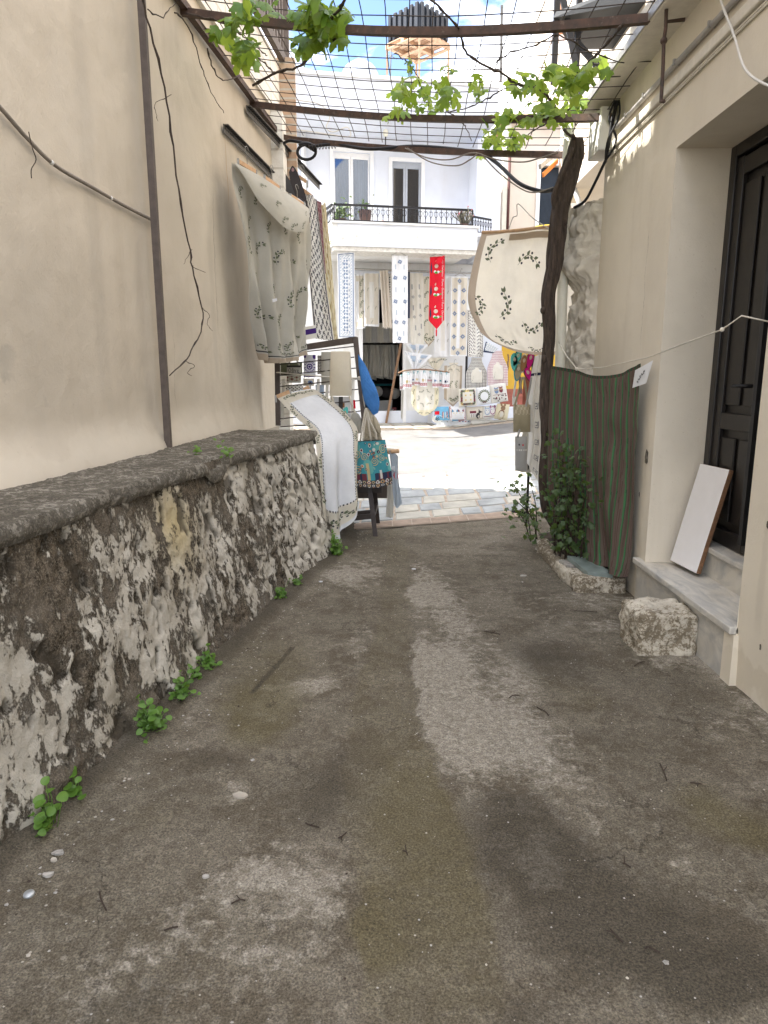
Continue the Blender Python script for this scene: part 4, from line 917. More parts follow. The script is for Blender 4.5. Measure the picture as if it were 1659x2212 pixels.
    P = net([[at(x, y, Y + dy) for x, y, dy in r] for r in [[(1155, 770, 0), (1170, 765, -.1), (1190, 765, 0)], [(1143, 850, 0), (1160, 850, -.1), (1185, 850, 0)], [(1143, 950, 0), (1160, 955, -.1), (1180, 950, 0)], [(1138, 1000, 0), (1155, 1030, -.1), (1172, 1060, 0)]]])
    c = Cloth(P, 24, 40, 0, lambda u, v: V((0, 1, 0)) * .03 * math.sin(u * 14 + v * 3))
    for k in range(9): c.motif(meander(1), .78 - .28 * (k % 2 == 0), .42 + k * .062, .05, 1.5)
    c.strip(.0, .95, .18, .2, 1, 6); c.build('towel', ['offw', 'navy'], 'white textured towel with dark meander border hanging behind the trunk', 'towel')
    P = net([[at(x, y, Y + .08) for x, y in r] for r in [[(1142, 870), (1160, 860)], [(1130, 930), (1150, 930)], [(1116, 1000), (1150, 1010)], [(1118, 1018), (1140, 1022)]]])
    Cloth(P, 12, 24, 0, lambda u, v: V((0, 1, 0)) * .02 * math.sin(u * 12)).build('towel', ['greyl'], 'plain beige towel hanging left of the meander towel', 'towel')
    def bag(name, x0, x1, y0, y1, yy, mats, label, strap, th=.07, pat=0, cat='bag', mot=None):
        r = thing(name, at((x0 + x1) / 2, y1, yy), label, cat)
        def P(u, v): 
            p = at(lerp(x0, x1, u), lerp(y0, y1, v), yy); return p + V((0, -th * (math.sin(math.pi * u) ** .6) * (math.sin(math.pi * (.12 + .8 * v)) ** .6), 0))
        c = Cloth(P, 20, 22, pat)
        if mot: mot(c)
        c.mb.grid(lambda u, v: at(lerp(x0, x1, u), lerp(y0, y1, v), yy) + V((0, .01 + th * .4 * math.sin(math.pi * u) * math.sin(math.pi * v), 0)), 8, 8, 0)
        c.mb.build('bag_body', mats, r)
        if strap: MB().tube(spline([at(px, py, yy - .02) for px, py in strap], 20), .011, 6).build('strap', [mats[0]], r)
        return r
    bag('woven_bag', 1109, 1146, 874, 933, 7.0, ['khaki', 'knit'], 'khaki crocheted shoulder bag hanging beside the meander towel', [(1112, 876), (1122, 840), (1130, 815), (1136, 840), (1140, 876)], .08, lambda u, v: 1 if (int(u * 14) + int(v * 10)) % 3 == 0 and v < .35 else 0)
    bag('woven_bag', 1113, 1138, 943, 1017, 6.98, ['greyp2', 'ink', 'red', 'offw'], 'small grey woven purse with red dot on a long strap', [(1118, 945), (1130, 900), (1142, 850), (1148, 815)], .04, lambda u, v: 3 if .36 < v < .42 and int(u * 12) % 2 else 0, mot=lambda c: (c.motif([(disc(0, 0, .5), 2)], .6, .24, .02), c.motif([(disc(0, 0, .5), 1)], .3, .23, .02)))
    bag('woven_bag', 1107, 1117, 857, 875, 7.3, ['offw'], 'tiny white pouch on long strings behind the khaki bag', [(1109, 858), (1113, 830), (1116, 800)], .03)
    Cloth(bil(at(1131, 815, 7.4), at(1146, 812, 7.4), at(1128, 873, 7.4), at(1146, 872, 7.4)), 6, 8).build('scarf', ['rustc'], 'plain brick red scarf hanging behind the khaki bag', 'scarf')
    Cloth(bil(at(1120, 815, 7.38), at(1126, 813, 7.38), at(1122, 850, 7.38), at(1128, 850, 7.38)), 4, 6).build('scarf', ['pink'], 'narrow pink scarf hanging by the khaki bag strap', 'scarf')
    def slipper(px, py, rot, sole, up, label):
        c = at(px, py, 7.1); r = thing('slipper', c, label, 'slipper', 'slippers on the hanging stand'); ca, sa = math.cos(rot), math.sin(rot)
        def ol(s, dy): return [c + V((((x * ca - y * sa) * s), dy, ((x * sa + y * ca) * s))) for x, y in [(.030 * math.cos(a) * (1.0 + .14 * math.sin(a)), .08 * math.sin(a)) for a in [2 * math.pi * k / 20 for k in range(20)]]]
        mb = MB(); a, b = ol(1, 0), ol(1, .025); mb.add(a + b, [tuple(range(20)), tuple(range(39, 19, -1))] + [(k, (k + 1) % 20, 20 + (k + 1) % 20, 20 + k) for k in range(20)]); mb.build('sole', [sole], r); a, b = ol(1.2, .006), ol(1.1, .06); mb = MB(); mb.add(a + b, [tuple(range(20)), tuple(range(39, 19, -1))] + [(k, (k + 1) % 20, 20 + (k + 1) % 20, 20 + k) for k in range(20)]); mb.build('rim', [up], r)
        mb = MB(); mb.add([c + V((x * ca - y * sa, -.004, x * sa + y * ca)) for x, y in disc(0, .03, .014, 10, .022)], [tuple(range(10))]); mb.build('insole_mark', ['cream'], r)
    slipper(1131, 785, -.15, 'skin', 'linen', 'tan soled slipper, higher of the brown pair'); slipper(1119, 803, -.1, 'khaki', 'teal', 'olive soled slipper hanging below the tan soled one')
    slipper(1112, 783, .1, 'aqua', 'aqua', 'aqua slipper leftmost on the hanging stand'); slipper(1117, 774, -.4, 'aqua', 'navy', 'aqua and navy slipper behind the brown pair')
    slipper(1145, 779, -.2, 'magenta', 'maroon', 'magenta slipper at upper right of the slipper cluster'); slipper(1143, 810, .5, 'magenta', 'maroon', 'magenta slipper at lower right of the slipper cluster')
    tag(MB().tube([at(1106, 1104, 7.55), at(1142, 1108, 7.45)], .017, 10).build('black_pipe', ['black']), 'short black pipe lying on the paving near the plant', 'pipe')
right_side()
# ---------------------------------------------------------------- left wall fittings and cloths
def slotted(a, b, label, mat):
    r = thing('slotted_rail', a, label, 'metal rail'); a, b = V(a), V(b); d = (b - a).normalized(); n = int((b - a).length / .045)
    mb = MB(); mb.beam(a, b, .008, .07); mb.beam(a + V((.02, 0, .030)), b + V((.02, 0, .030)), .045, .006); mb.build('rail', [mat], r)
    mb = MB(); x = d.cross(V((0, 0, 1))).normalized()
    if x.x < 0: x = -x
    for k in range(n):
        c = a + d * (.03 + k * .045) + x * .0052
        mb.obox(c + V((0, 0, .006)), d * .024, x * .002, V((0, 0, .012))); mb.obox(c + V((0, 0, .0235)) + x * .018, d * .03, x * .03, V((0, 0, .001)))
    mb.build('slot', ['dark'], r)
def left_fittings():
    a1 = LW(483, 277, .02); b1 = LW(586, 379, .03); slotted(a1, b1, 'dark slotted steel rail on the beige wall above the grey tablecloth', 'darksteel')
    a2 = LW(532, 236, .02); b2 = G(690, 404, a2.z - .02); m = lerp(a2, b2, .42); slotted(a2, b2, 'long slotted steel rail sticking out past the beige wall corner', 'darksteel')
    pts = spline([LW(-60, 170, .02), LW(0, 232, .02), LW(60, 300, .02), LW(120, 358, .03), LW(200, 405, .02), (LW(270, 445, .02)), LW(338, 480, .02)], 50)
    r = thing('cable', pts[30], 'grey cable sagging across the beige left wall', 'cable'); MB().tube(pts, .010, 7).build('sheath', ['cable'], r)
    for i in (24, 38): MB().ball(pts[i], .0125, 0, 8, 6, (1, 1.5, 1)).build('clip', ['wcable'], r)
    tw = spline([LW(62, 285, .03), LW(70, 320, .05), LW(78, 345, .04), LW(68, 365, .05), (LW(68, 385, .04))], 14); MB().tube(tw, .0025, 5).build('dry_tendril', ['twig'], r)
    pts = spline([XP(1540, -60, 1.70), XP(1560, 10, 1.70), XP(1585, 75, 1.70), XP(1610, 150, 1.70), XP(1660, 185, 1.70), XP(1720, 195, 1.7)], 30)
    tag(MB().tube(pts, .006, 6).build('cable', ['wcable']), 'white cable drooping across the upper right wall', 'cable')
    # black hose coil and wires on the far beam
    r = thing('hose', PG(.1, 1.0), 'black hose coiled and strapped along the farthest pergola beam', 'hose')
    c = at(662, 327, 7.9); coil = [c + V((.10 * math.cos(a), .03 * math.sin(a * .5), .075 * math.sin(a))) for a in [k * .3 for k in range(30)]]
    MB().tube(spline([at(610, 312, 8.1), at(625, 304, 8.0), at(652, 308, 7.95)], 10) + coil, .016, 8).build('coil', ['black'], r)
    MB().tube(spline([at(668, 318, 7.85), at(720, 312, 7.8), at(800, 322, 7.5), at(900, 316, 7.3), at(1025, 328, 7.0), at(1070, 350, 6.8), at(1120, 395, 6.4), at(1165, 412, 6.2), at(1195, 410, 6.05)], 60), .017, 8).build('tube', ['black'], r)
    hel = [at(665 + 60 * k / 80, 318 - 4 * k / 80, 7.85) + V((0, .028 * math.cos(k * .7), .028 * math.sin(k * .7))) for k in range(81)]
    MB().tube(hel, .004, 5).build('tie', ['wirem'], r)
    for i, (pp, lab) in enumerate(((((875, 320), (920, 340), (970, 345), (1010, 332), (1030, 330)), 'upper of two thin cables drooping below the farthest beam'), (((880, 320), (930, 350), (985, 358), (1015, 345), (1032, 331)), 'lower of two thin cables drooping below the farthest beam'), (((1033, 331), (1075, 345), (1130, 350), (1170, 340), (1205, 330)), 'thin cable drooping from the far beam towards the vine trunk'), (((1040, 333), (1080, 375), (1130, 410), (1160, 415), (1195, 405)), 'thin cable sagging under the thick black hose by the vine'))):
        tag(MB().tube(spline([at(x, y, lerp(7.3, 6.05, clamp((x - 870) / 325))) for x, y in pp], 26), .006, 6).build('cable', ['cable']), lab, 'cable', 'thin cables under the far beam')
    pts = spline([at(x, y, 8.4) for x, y in ((560, 165), (600, 200), (640, 215), (690, 225), (712, 250), (705, 275), (720, 285), (750, 275), (755, 295), (710, 290), (640, 280))], 60)
    tag(MB().tube(pts, .007, 6).build('cable', ['wcable']), 'loose white cable looping above the farthest beam', 'cable')
left_fittings()
def hanger(a, b, label, hook=.13):
    a, b = V(a), V(b); c = (a + b) / 2; r = thing('clip_hanger', c, label, 'hanger', 'wooden clip hangers'); d = (b - a).normalized()
    MB().beam(a, b, .014, .035).build('bar', ['wood'], r, bevel=.003)
    hk = [c + V((0, 0, .015)), c + V((0, 0, hook * .6))] + [c + V((0, 0, hook * .6 + .03)) + d * (.03 * math.cos(k)) + V((0, 0, .03 * math.sin(k))) for k in (3.1, 2.4, 1.6, .8, 0)]
    MB().tube(hk, .0028, 6).build('hook', ['galv'], r)
    for p in (a - d * .012, b + d * .012):
        mb = MB(); mb.beam(p + V((0, 0, .02)), p + V((0, 0, -.05)), .018, .016, up=V((0, 1, 0))); mb.build('clip', ['galv'], r)
def left_cloths():
    rows = [[(500, 350, 6.15), (545, 373, 6.4), (590, 401, 6.75), (630, 427, 7.05), (662, 449, 7.3)], [(508, 420, 6.1), (553, 440, 6.4), (598, 458, 6.7), (635, 470, 7.0), (669, 480, 7.3)], [(520, 500, 6.2), (562, 520, 6.45), (603, 540, 6.75), (640, 550, 7.05), (672, 558, 7.3)], [(535, 610, 6.3), (572, 630, 6.5), (608, 650, 6.8), (642, 652, 7.1), (666, 640, 7.3)], [(547, 700, 6.4), (580, 720, 6.6), (610, 735, 6.8), (640, 730, 7.1), (658, 715, 7.25)], [(566, 776, 6.5), (592, 784, 6.62), (615, 783, 6.8), (640, 777, 7.0), (656, 765, 7.15)]]
    P = net([[at(*p) for p in r] for r in rows]); nd = V((.75, -.66, 0))
    def fold(u, v):
        w = sst(.12, .5, v); s = math.sin(u * 24 + 1.2 * math.sin(v * 4) - v * 1.5)
        return nd * (w * (.05 * s + .022 * math.sin(u * 51 + v * 3)) + .13 * math.exp(-((u - .22 - .06 * math.sin(v * 3)) / .07) ** 2) * sst(.05, .4, v) * -1 + .02 * fbm(u * 4, v * 5, 6, 3))
    r = thing('tablecloth', at(590, 780, 6.7), 'large grey linen tablecloth with olive sprigs clipped to three hangers on the left wall', 'tablecloth')
    c = Cloth(P, 110, 110, lambda u, v: 3 if v > .945 else (2 if .928 < v < .936 else 0), fold)
    rr = random.Random(5)
    for i in range(5):
        for j in range(6):
            u = .09 + i * .2 + (.1 if j % 2 else 0); v = .17 + j * .135
            if u < .97: c.motif(sprig(1, 2, .8, 6), u, v + rr.uniform(-.02, .02), .11, 1.2 + rr.uniform(-.4, .4))
    for i in range(6): c.motif(sprig(1, 2, -.6, 6), .1 + i * .16, .90, .11, -.2)
    c.mb.build('drape', ['greyl', 'inkgreen', 'ink', 'tan'], r)
    FE_ = [at(*q) for q in ((506, 356, 6.12), (528, 402, 6.2), (553, 445, 6.32), (583, 481, 6.5), (614, 501, 6.68), (640, 503, 6.85), (657, 484, 7.0), (666, 455, 7.15))]
    def FPn(u, v):
        t = P(u, 0); d = crom(FE_, u)
        p = lerp(t, d, v) + nd * math.sin(math.pi * clamp(u, .02, .98)) ** .6 * (.05 + .08 * math.sin(math.pi * v * .8) + .012 * math.sin(u * 20)); return lerp(t + nd * .02, p, sst(0, .3, v))
    c = Cloth(FPn, 60, 36, 0)
    for u, v in ((.28, .45), (.42, .62), (.5, .85), (.6, .9), (.72, .85), (.83, .55)): c.motif(sprig(1, 2, .8, 5), u, v, .095, 1.0)
    c.mb.build('folded_flap', ['greyl', 'inkgreen', 'ink'], r)
    MB().add([at(622 + dx - 34, 943 - 297 + dy, 6.35) for dx, dy in ((0, 0), (10, -2), (11, 4), (1, 7))], [(0, 1, 2, 3)]).build('care_tag', ['whitec'], r)
    hanger(at(516, 349, 6.2), at(552, 371, 6.45), 'pale wooden clip hanger at the left end of the grey tablecloth', .17)
    hanger(at(573, 384, 6.62), at(603, 405, 6.85), 'wooden clip hanger in the middle of the grey tablecloth', .15)
    hanger(at(629, 424, 7.02), at(655, 441, 7.25), 'yellowish clip hanger at the right end of the grey tablecloth', .14)
    hanger(at(645, 381, 8.1), at(662, 393, 8.1), 'wooden clip hanger above the dark cloth with pink flower', .14); hanger(at(652, 408, 8.15), at(673, 424, 8.15), 'wooden clip hanger above the scroll patterned cloth', .2)
    def q(rows, yy, **k): return Cloth(net([[at(x, y, yy) for x, y in r] for r in rows]), k.pop('nu', 16), k.pop('nv', 30), k.pop('pat', 0), k.pop('fold', None))
    c = q([[(624, 372), (632, 358), (643, 372)], [(628, 395), (645, 392), (658, 415)], [(640, 425), (656, 432), (672, 472)]], 8.0); c.motif([(disc(0, 0, .5, 7), 1)], .4, .15, .05)
    c.build('shawl', ['dkgrey', 'pink'], 'charcoal shawl with a small pink flower peaking above the grey tablecloth', 'shawl')
    q([[(588, 372), (610, 368), (622, 385)], [(595, 390), (625, 400), (645, 412)], [(620, 415), (640, 425), (660, 440)]], 8.2).build('shawl', ['ink'], 'black shawl bunched behind the middle hanger', 'shawl')
    def scroll(u, v):
        e = min(u, 1 - u)
        if e < .05: return 0
        if e < .14: return 1
        k = math.sin(u * 34) * math.sin(v * 92) + .6 * math.sin(u * 61 + 9 * math.sin(v * 40)) * math.sin(v * 150)
        return 2 if k > .22 else 0
    c = q([[(657, 414), (684, 430)], [(663, 520), (697, 543)], [(668, 600), (707, 628)], [(680, 731), (722, 737)]], 8.15, nu=44, nv=190, pat=scroll, fold=lambda u, v: V((0, 1, 0)) * .03 * math.sin(u * 9 + v * 4))
    c.build('tablecloth', ['offw', 'greyk', 'greyk'], 'long white cloth with charcoal scroll pattern hanging past the left wall corner', 'tablecloth')
    q([[(682, 432), (694, 437)], [(690, 510), (699, 520)], [(696, 585), (704, 592)]], 8.3, nu=10, nv=60, pat=lambda u, v: 1 if math.sin(u * 20) * math.sin(v * 50) > .2 else 0).build('shawl', ['pink', 'maroon'], 'dusty pink patterned shawl between the scroll cloth and the gold lace', 'shawl')
    q([[(692, 445), (703, 436)], [(697, 540), (716, 560)], [(703, 650), (728, 715)], [(717, 737), (735, 737)]], 8.4, nu=16, nv=80, pat=lambda u, v: 1 if math.sin(u * 22) * math.sin(v * 70) > .45 else 0, fold=lambda u, v: V((0, 1, 0)) * .035 * math.sin(u * 16)).build('lace_curtain', ['goldlace', 'gold'], 'sheer gold lace curtain, rightmost of the hanging cloths by the left wall', 'curtain')
    c = q([[(656, 707), (682, 702)], [(657, 735), (684, 730)]], 7.9, pat=lambda u, v: 1 if .25 < v < .6 else 0); c.build('folded_cloth', ['offw', 'purple'], 'purple and white folded cloth above the display rack', 'cloth')
left_cloths()
# ---------------------------------------------------------------- display rack with goods
def rack():
    r = thing('display_rack', at(720, 910, 7.0), 'brown wooden rack with thin rods leaning beside the left wall end', 'rack')
    yl, yr = 7.35, 6.95; RY = lambda px: lerp(yl, yr, (px - 600) / 180)
    A = lambda x, y: at(*z5(x, y), RY(z5(x, y)[0]))
    MB().beam(A(130, 345), A(830, 240), .035, .06).build('frame_bar', ['brownframe'], r)
    MB().beam(A(822, 222), A(905, 1010), .05, .06, up=V((0, 1, 0))).build('frame_post', ['brownframe'], r)
    MB().beam(A(130, 340), A(140, 1000), .05, .06, up=V((0, 1, 0))).build('frame_post', ['brownframe'], r)
    for a, b in (((140, 372), (808, 300)), ((150, 460), (812, 395)), ((150, 555), (825, 492)), ((155, 655), (838, 588)), ((155, 745), (845, 680)), ((155, 845), (857, 780)), ((155, 940), (868, 872)), ((160, 1010), (880, 968))):
        MB().tube([A(*a), A(*b)], .006, 6).build('rod', ['wirem'], r)
    # dark stool under the tote bag
    s = thing('stool', G(790, 1150), 'dark brown wooden stool frame under the colourful tote', 'stool')
    B = lambda x, y, d=6.7: at(*z5(x, y), d)
    for (a, b) in (((945, 1530, 6.72), (1000, 1985, 6.64)), ((990, 1545, 7.05), (1022, 1872, 7.2)), ((700, 1530, 6.8), (715, 1960, 6.8)), ((740, 1545, 7.15), (745, 1870, 7.25))): MB().beam(B(*a), B(*b), .045, .04, up=V((0, 1, 0))).build('leg', ['darkwood'], s)
    MB().beam(B(700, 1830, 6.8), B(985, 1800, 6.68), .03, .05).build('stretcher', ['darkwood'], s); MB().beam(B(740, 1790, 7.2), B(1010, 1760, 7.12), .03, .05).build('stretcher', ['darkwood'], s); MB().beam(B(980, 1800, 6.69), B(1012, 1700, 7.1), .03, .04).build('stretcher', ['darkwood'], s)
    mb = MB(); mb.hexa([V((x, y, z)) for z in (.42, .5) for y in (6.72, 7.2) for x in (-.5, -.02)]); mb.build('seat', ['darkwood'], s, bevel=.006)
    mb = MB(); mb.hexa([V((x, y, z)) for z in (.28, .46) for y in (7.22, 7.26) for x in (-.55, .10)]); mb.build('apron_board', ['brownframe'], s)
    # long white runner draped over ledge
    rows = [[(597, 860, 6.75), (637, 848, 6.8), (676, 842, 6.85)], [(640, 905, 6.6), (682, 885, 6.7), (722, 872, 6.8)], [(676, 938, 6.33), (724, 928, 6.42), (770, 925, 6.55)], [(683, 985, 6.15), (730, 985, 6.26), (773, 980, 6.4)], [(689, 1070, 6.1), (728, 1075, 6.24), (774, 1050, 6.35)], [(695, 1172, 6.1), (735, 1160, 6.2), (776, 1090, 6.35)]]
    P = net([[at(*p) for p in q] for q in rows])
    def fold(u, v): return V((.5, -.85, 0)) * (sst(.3, .9, v) * (.030 * math.sin(u * 15 + 1 + v * 1.5) + .045 * abs(math.sin(u * 8.5 + v * 1.2)) * sst(.4, .9, v) + .05 * math.exp(-((u - .08) / .05) ** 2) - .04 * math.exp(-((u - .55) / .08) ** 2)) + .008 * fbm(u * 5, v * 8, 2, 3)) + V((0, -.0, .012))
    def pat(u, v):
        e = min(u, 1 - u); 
        if v > .965 or v < .012: return 0
        return 1 if e < .17 or v < .09 or v > .86 else 0
    c = Cloth(P, 70, 130, pat, fold); L = c.H
    for k in range(46):
        v = .1 + .76 * k / 45
        for u in (.18, .82): c.strip(u, u + .018, v, v + .010, 3, 1)
    for k in range(16): c.strip(.2 + .04 * k, .218 + .04 * k, .858, .866, 3, 1)
    for k in range(5):
        for u, ro in ((.085, 1.4), (.915, 1.7)): c.motif(sprig(2, 3, .5, 5), u, .16 + .16 * k, .12, ro)
    for u in (.2, .5, .8): c.motif(sprig(2, 3, -.4, 6), u, .915, .135, .15)
    for u in (.25, .45, .7): c.motif(sprig(2, 3, .4, 6), u, .045, .11, .2)
    c.build('table_runner', ['whitec', 'cream', 'inkgreen', 'ink'], 'long white runner with olive sprig border draped over the stone ledge to the ground', 'table runner')
    hanger(at(598, 857, 6.74), at(625, 846, 6.78), 'wooden clip hanger holding the left top corner of the draped runner', .1); hanger(at(655, 842, 6.84), at(668, 836, 6.86), 'short wooden clip hanger at the right top of the draped runner', .1)
    def bag2(name, x0, x1, y0, y1, mats, label, cat, pat=0, mot=None, th=.05, dy=.05, strap=None, nu=24, nv=26, top=None):
        f = lambda x, y: at(*z5(x, y), RY(z5(x, y)[0]) + dy)
        rt = thing(name, f((x0 + x1) / 2, y1), label, cat)
        def P(u, v):
            xa, xb = (x0, x1) if not top else (lerp(top[0], x0, v ** .6), lerp(top[1], x1, v ** .6))
            return f(lerp(xa, xb, u), lerp(y0, y1, v)) + V((0, -th * (math.sin(math.pi * u) ** .5) * math.sin(math.pi * (.1 + .8 * v)), 0))
        c = Cloth(P, nu, nv, pat)
        if mot: mot(c)
        c.mb.grid(lambda u, v: P(u, v) + V((0, .01 + th * 1.4 * math.sin(math.pi * u) * math.sin(math.pi * v), 0)), 8, 8, 0)
        c.mb.build('bag_body', mats, rt)
        for st in (strap or []): MB().tube(spline([f(*p) for p in st], 16), .009, 6).build('strap', [mats[0]], rt)
        return rt
    def mand(u, v):
        d = math.hypot(u - .5, (v - .53) * 1.9); a = math.atan2(v - .5, u - .5)
        if d < .10 or (.16 < d < .26) or (.34 < d < .5 and int(a * 8) % 2): return 1
        return 1 if math.hypot(u - .9, v - .03) < .16 or math.hypot(u - .1, v - .03) < .12 or v > .9 else 0
    bag2('tea_towel', 365, 470, 375, 572, ['whitec', 'purple'], 'white towel with a purple round ornament on the rack', 'towel', mand, None, .01, .08, None, 40, 60)
    ht = textpolys('Olive', 1)
    bag2('cloth_bag', 215, 340, 468, 622, ['greyl', 'dkgrey', 'khaki', 'maroon'], 'grey cloth bag printed Olive with dark bands on the rack', 'bag', lambda u, v: 1 if v < .12 or .42 < v < .47 else (2 if .62 < v < .9 and (int(u * 9) + int(v * 12)) % 2 else (3 if .62 < v < .9 and int(u * 9) % 3 == 0 else 0)), lambda c: c.motif(ht, .5, .30, .075), .05, .06, [[(230, 470), (250, 420), (300, 420), (325, 470)]])
    bag2('cloth_bag', 160, 350, 445, 560, ['khaki', 'inkgreen'], 'dark green bag hanging behind the bag printed Olive', 'bag', 1, None, .04, .14)
    bag2('tea_towel', 487, 545, 380, 545, ['greyl', 'dkgrey'], 'narrow towel with dark ring pattern beside the purple ornament', 'towel', lambda u, v: 1 if .2 < math.hypot((u * 3) % 1 - .5, (v * 6) % 1 - .5) < .42 else 0, None, .01, .07, None, 30, 60)
    bag2('cloth_bag', 592, 792, 345, 738, ['cream'], 'plain cream cloth bag, largest on the rack', 'bag', 0, None, .06, -.04, [[(610, 730), (640, 820), (700, 930)], [(770, 740), (790, 820), (830, 900)]], top=(605, 775))
    bag2('cloth_bag', 520, 612, 350, 640, ['greyl'], 'greyish cloth bag left of the plain cream one', 'bag', 0, None, .04, .03)
    bag2('cloth_bag', 362, 455, 585, 650, ['linen', 'blue', 'navy'], 'beige pouch with blue eye motif low on the rack', 'bag', lambda u, v: (2 if math.hypot(u - .68, (v - .55) * .8) < .12 else 1 if math.hypot(u - .68, (v - .55) * .8) < .24 else 0), None, .03, .05)
    bag2('cloth_bag', 470, 545, 640, 790, ['lblue'], 'pale blue pouch hanging behind the draped runner', 'bag', 0, None, .03, .08)
    bag2('cloth_bag', 205, 360, 640, 700, ['offw', 'dkgrey'], 'white pouch with black leaf print above the draped runner', 'bag', lambda u, v: 1 if math.sin(u * 30) * math.sin(v * 14) > .35 else 0, None, .03, .06)
    bag2('cloth_bag', 600, 780, 745, 950, ['whitec', 'ink', 'red', 'skin'], 'white bag with a dark figure print under the cream bag', 'bag', lambda u, v: 1 if .4 < u < .62 and v < .6 else (3 if .6 < u < .7 and .25 < v < .45 else 0), None, .03, .06)
    for k, (x, lab) in enumerate(((170, 'first'), (480, 'second'), (560, 'third'), (790, 'fourth'))):
        f = lambda xx, y: at(*z5(xx, y), RY(z5(xx, y)[0]) - .02)
        Cloth(bil(f(x, 590), f(x + 26, 585), f(x - 12, 960), f(x + 20, 950)), 4, 14, 0, lambda u, v: V((0, 1, 0)) * .02 * math.sin(v * 9)).build('bag_strap', ['offw' if k % 2 else 'greyl'], ('loose cream strap at the far left end of the rack', 'loose strap right of the purple ornament towel', 'loose pale strap left of the plain cream bag', 'loose strap beside the rack post on the right')[k], 'strap', 'loose straps on the rack')
    def flop():
        c = at(*z5(725, 895), 6.75); r = thing('flip_flop', c, 'tiny green and yellow flip flop pinned on the draped runner', 'flip flop')
        ax = V((.35, 0, .93)); bx = V((.93, 0, -.35)); mb = MB()
        o = [c + ax * (.07 * math.sin(a)) + bx * (.026 * math.cos(a) * (1.1 if math.sin(a) > 0 else .85)) for a in [k * .3142 for k in range(20)]]
        mb.add(o + [p + V((0, .012, 0)) for p in o], [tuple(range(20)), tuple(range(39, 19, -1))] + [(k, (k + 1) % 20, 20 + (k + 1) % 20, 20 + k) for k in range(20)]); mb.build('sole', ['aqua'], r)
        MB().tube([c - bx * .022 - V((0, .004, 0)), c + ax * .03 - V((0, .018, 0)), c + bx * .022 - V((0, .004, 0))], .005, 6).build('strap', ['gold'], r)
    flop()
    MB_ = MB().beam(at(*z5(810, 775), 6.85), at(*z5(816, 850), 6.85), .02, .015, up=V((0, 1, 0))); tag(MB_.build('clothes_peg', ['red']), 'red clothes peg on the right side of the rack', 'peg')
    pts = spline([at(*z5(x, y), RY(z5(x, y)[0]) - .03) for x, y in ((110, 528), (350, 550), (600, 572), (855, 582))], 24); rp = MB().tube(pts, .007, 6, ridge=lambda a, t: 1 + .3 * math.sin(a * 2 + t * 160)); rp.ball(pts[-1], .02)
    rp.tube(spline([pts[-1], at(*z5(885, 640), 6.85), at(*z5(890, 740), 6.85), at(*z5(905, 840), 6.85)], 14), .006, 6)
    tag(rp.build('rope', ['rope']), 'twisted white rope stretched across the display rack', 'rope')
    # blue knitted bag and beige knitted bags
    def sac(name, rows, yy, th, mat, label, knit=60):
        rt = thing(name, at(*z5(*rows[-1][1]), yy), label, 'bag'); base = net([[at(*z5(x, y), yy) for x, y in r] for r in rows])
        P = lambda u, v: base(u, v) + V((0, -th * math.sin(math.pi * u) ** .6 * math.sin(math.pi * (.08 + .84 * v)) - .004 * math.sin(v * knit) * math.sin(u * knit * .5), 0))
        mb = MB(); mb.grid(P, 30, 50, 0); mb.grid(lambda u, v: base(u, v) + V((0, .01 + th * .7 * math.sin(math.pi * u) * math.sin(math.pi * v), 0)), 10, 12, 0); mb.build('bag_body', [mat], rt)
        return rt
    sac('knitted_bag', [[(845, 370), (850, 372), (858, 385)], [(850, 470), (880, 470), (925, 490)], [(865, 580), (910, 580), (965, 590)], [(880, 690), (945, 680), (1010, 680)], [(905, 800), (965, 800), (1035, 790)], [(960, 880), (985, 905), (1025, 885)]], 6.8, .06, 'bbag', 'bright blue knitted bag hanging from the rack post')
    sac('knitted_bag', [[(905, 850), (930, 845), (955, 860)], [(895, 950), (950, 930), (1000, 930)], [(890, 1040), (960, 1030), (1030, 1010)], [(890, 1140), (960, 1150), (1060, 1130)]], 6.85, .07, 'knit', 'beige knitted bag hanging below the blue one')
    sac('knitted_bag', [[(980, 925), (990, 920), (1005, 930)], [(985, 1000), (1010, 1000), (1040, 1000)], [(1010, 1060), (1030, 1075), (1050, 1060)]], 6.78, .05, 'knit', 'narrow beige knitted pouch beside the beige knitted bag')
    sac('knitted_bag', [[(790, 900), (820, 880), (850, 900)], [(785, 950), (830, 950), (880, 960)], [(830, 1060), (850, 1070), (885, 1060)]], 6.95, .05, 'greyl', 'greyish knitted bag behind the draped runner top')
    # colourful tote
    rt = thing('tote_bag', at(*z5(975, 1540), 6.6), 'colourful tote bag with teal swirls and rings sitting on the dark stool', 'bag')
    tr = [[(795, 1145), (940, 1135), (1085, 1128)], [(800, 1280), (950, 1275), (1110, 1265)], [(815, 1420), (975, 1425), (1140, 1400)], [(828, 1535), (985, 1545), (1150, 1515)]]
    base = net([[at(*z5(x, y), 6.62 - .0 * x) for x, y in r] for r in tr]); rr = random.Random(8)
    def tp(u, v):
        if v > .80: return 4 if math.hypot((u * 9) % 1 - .5, ((v - .8) * 11) % 1 - .5) > .42 else (7 if (int(u * 9) + int((v - .8) * 11)) % 3 == 0 else 5 if (int(u * 9)) % 2 else 3)
        if v > .66 and (u < .36 or u > .55): return 6 if int(u * 16) % 3 else 3
        n = math.sin(u * 11) * math.sin(v * 9); return 1 if n > .3 else 0
    c = Cloth(lambda u, v: base(u, v) + V((0, -.05 * math.sin(math.pi * u) ** .5, 0)), 54, 50, tp, lambda u, v: V((0, 1, 0)) * .008 * math.sin(u * 9 + v * 5))
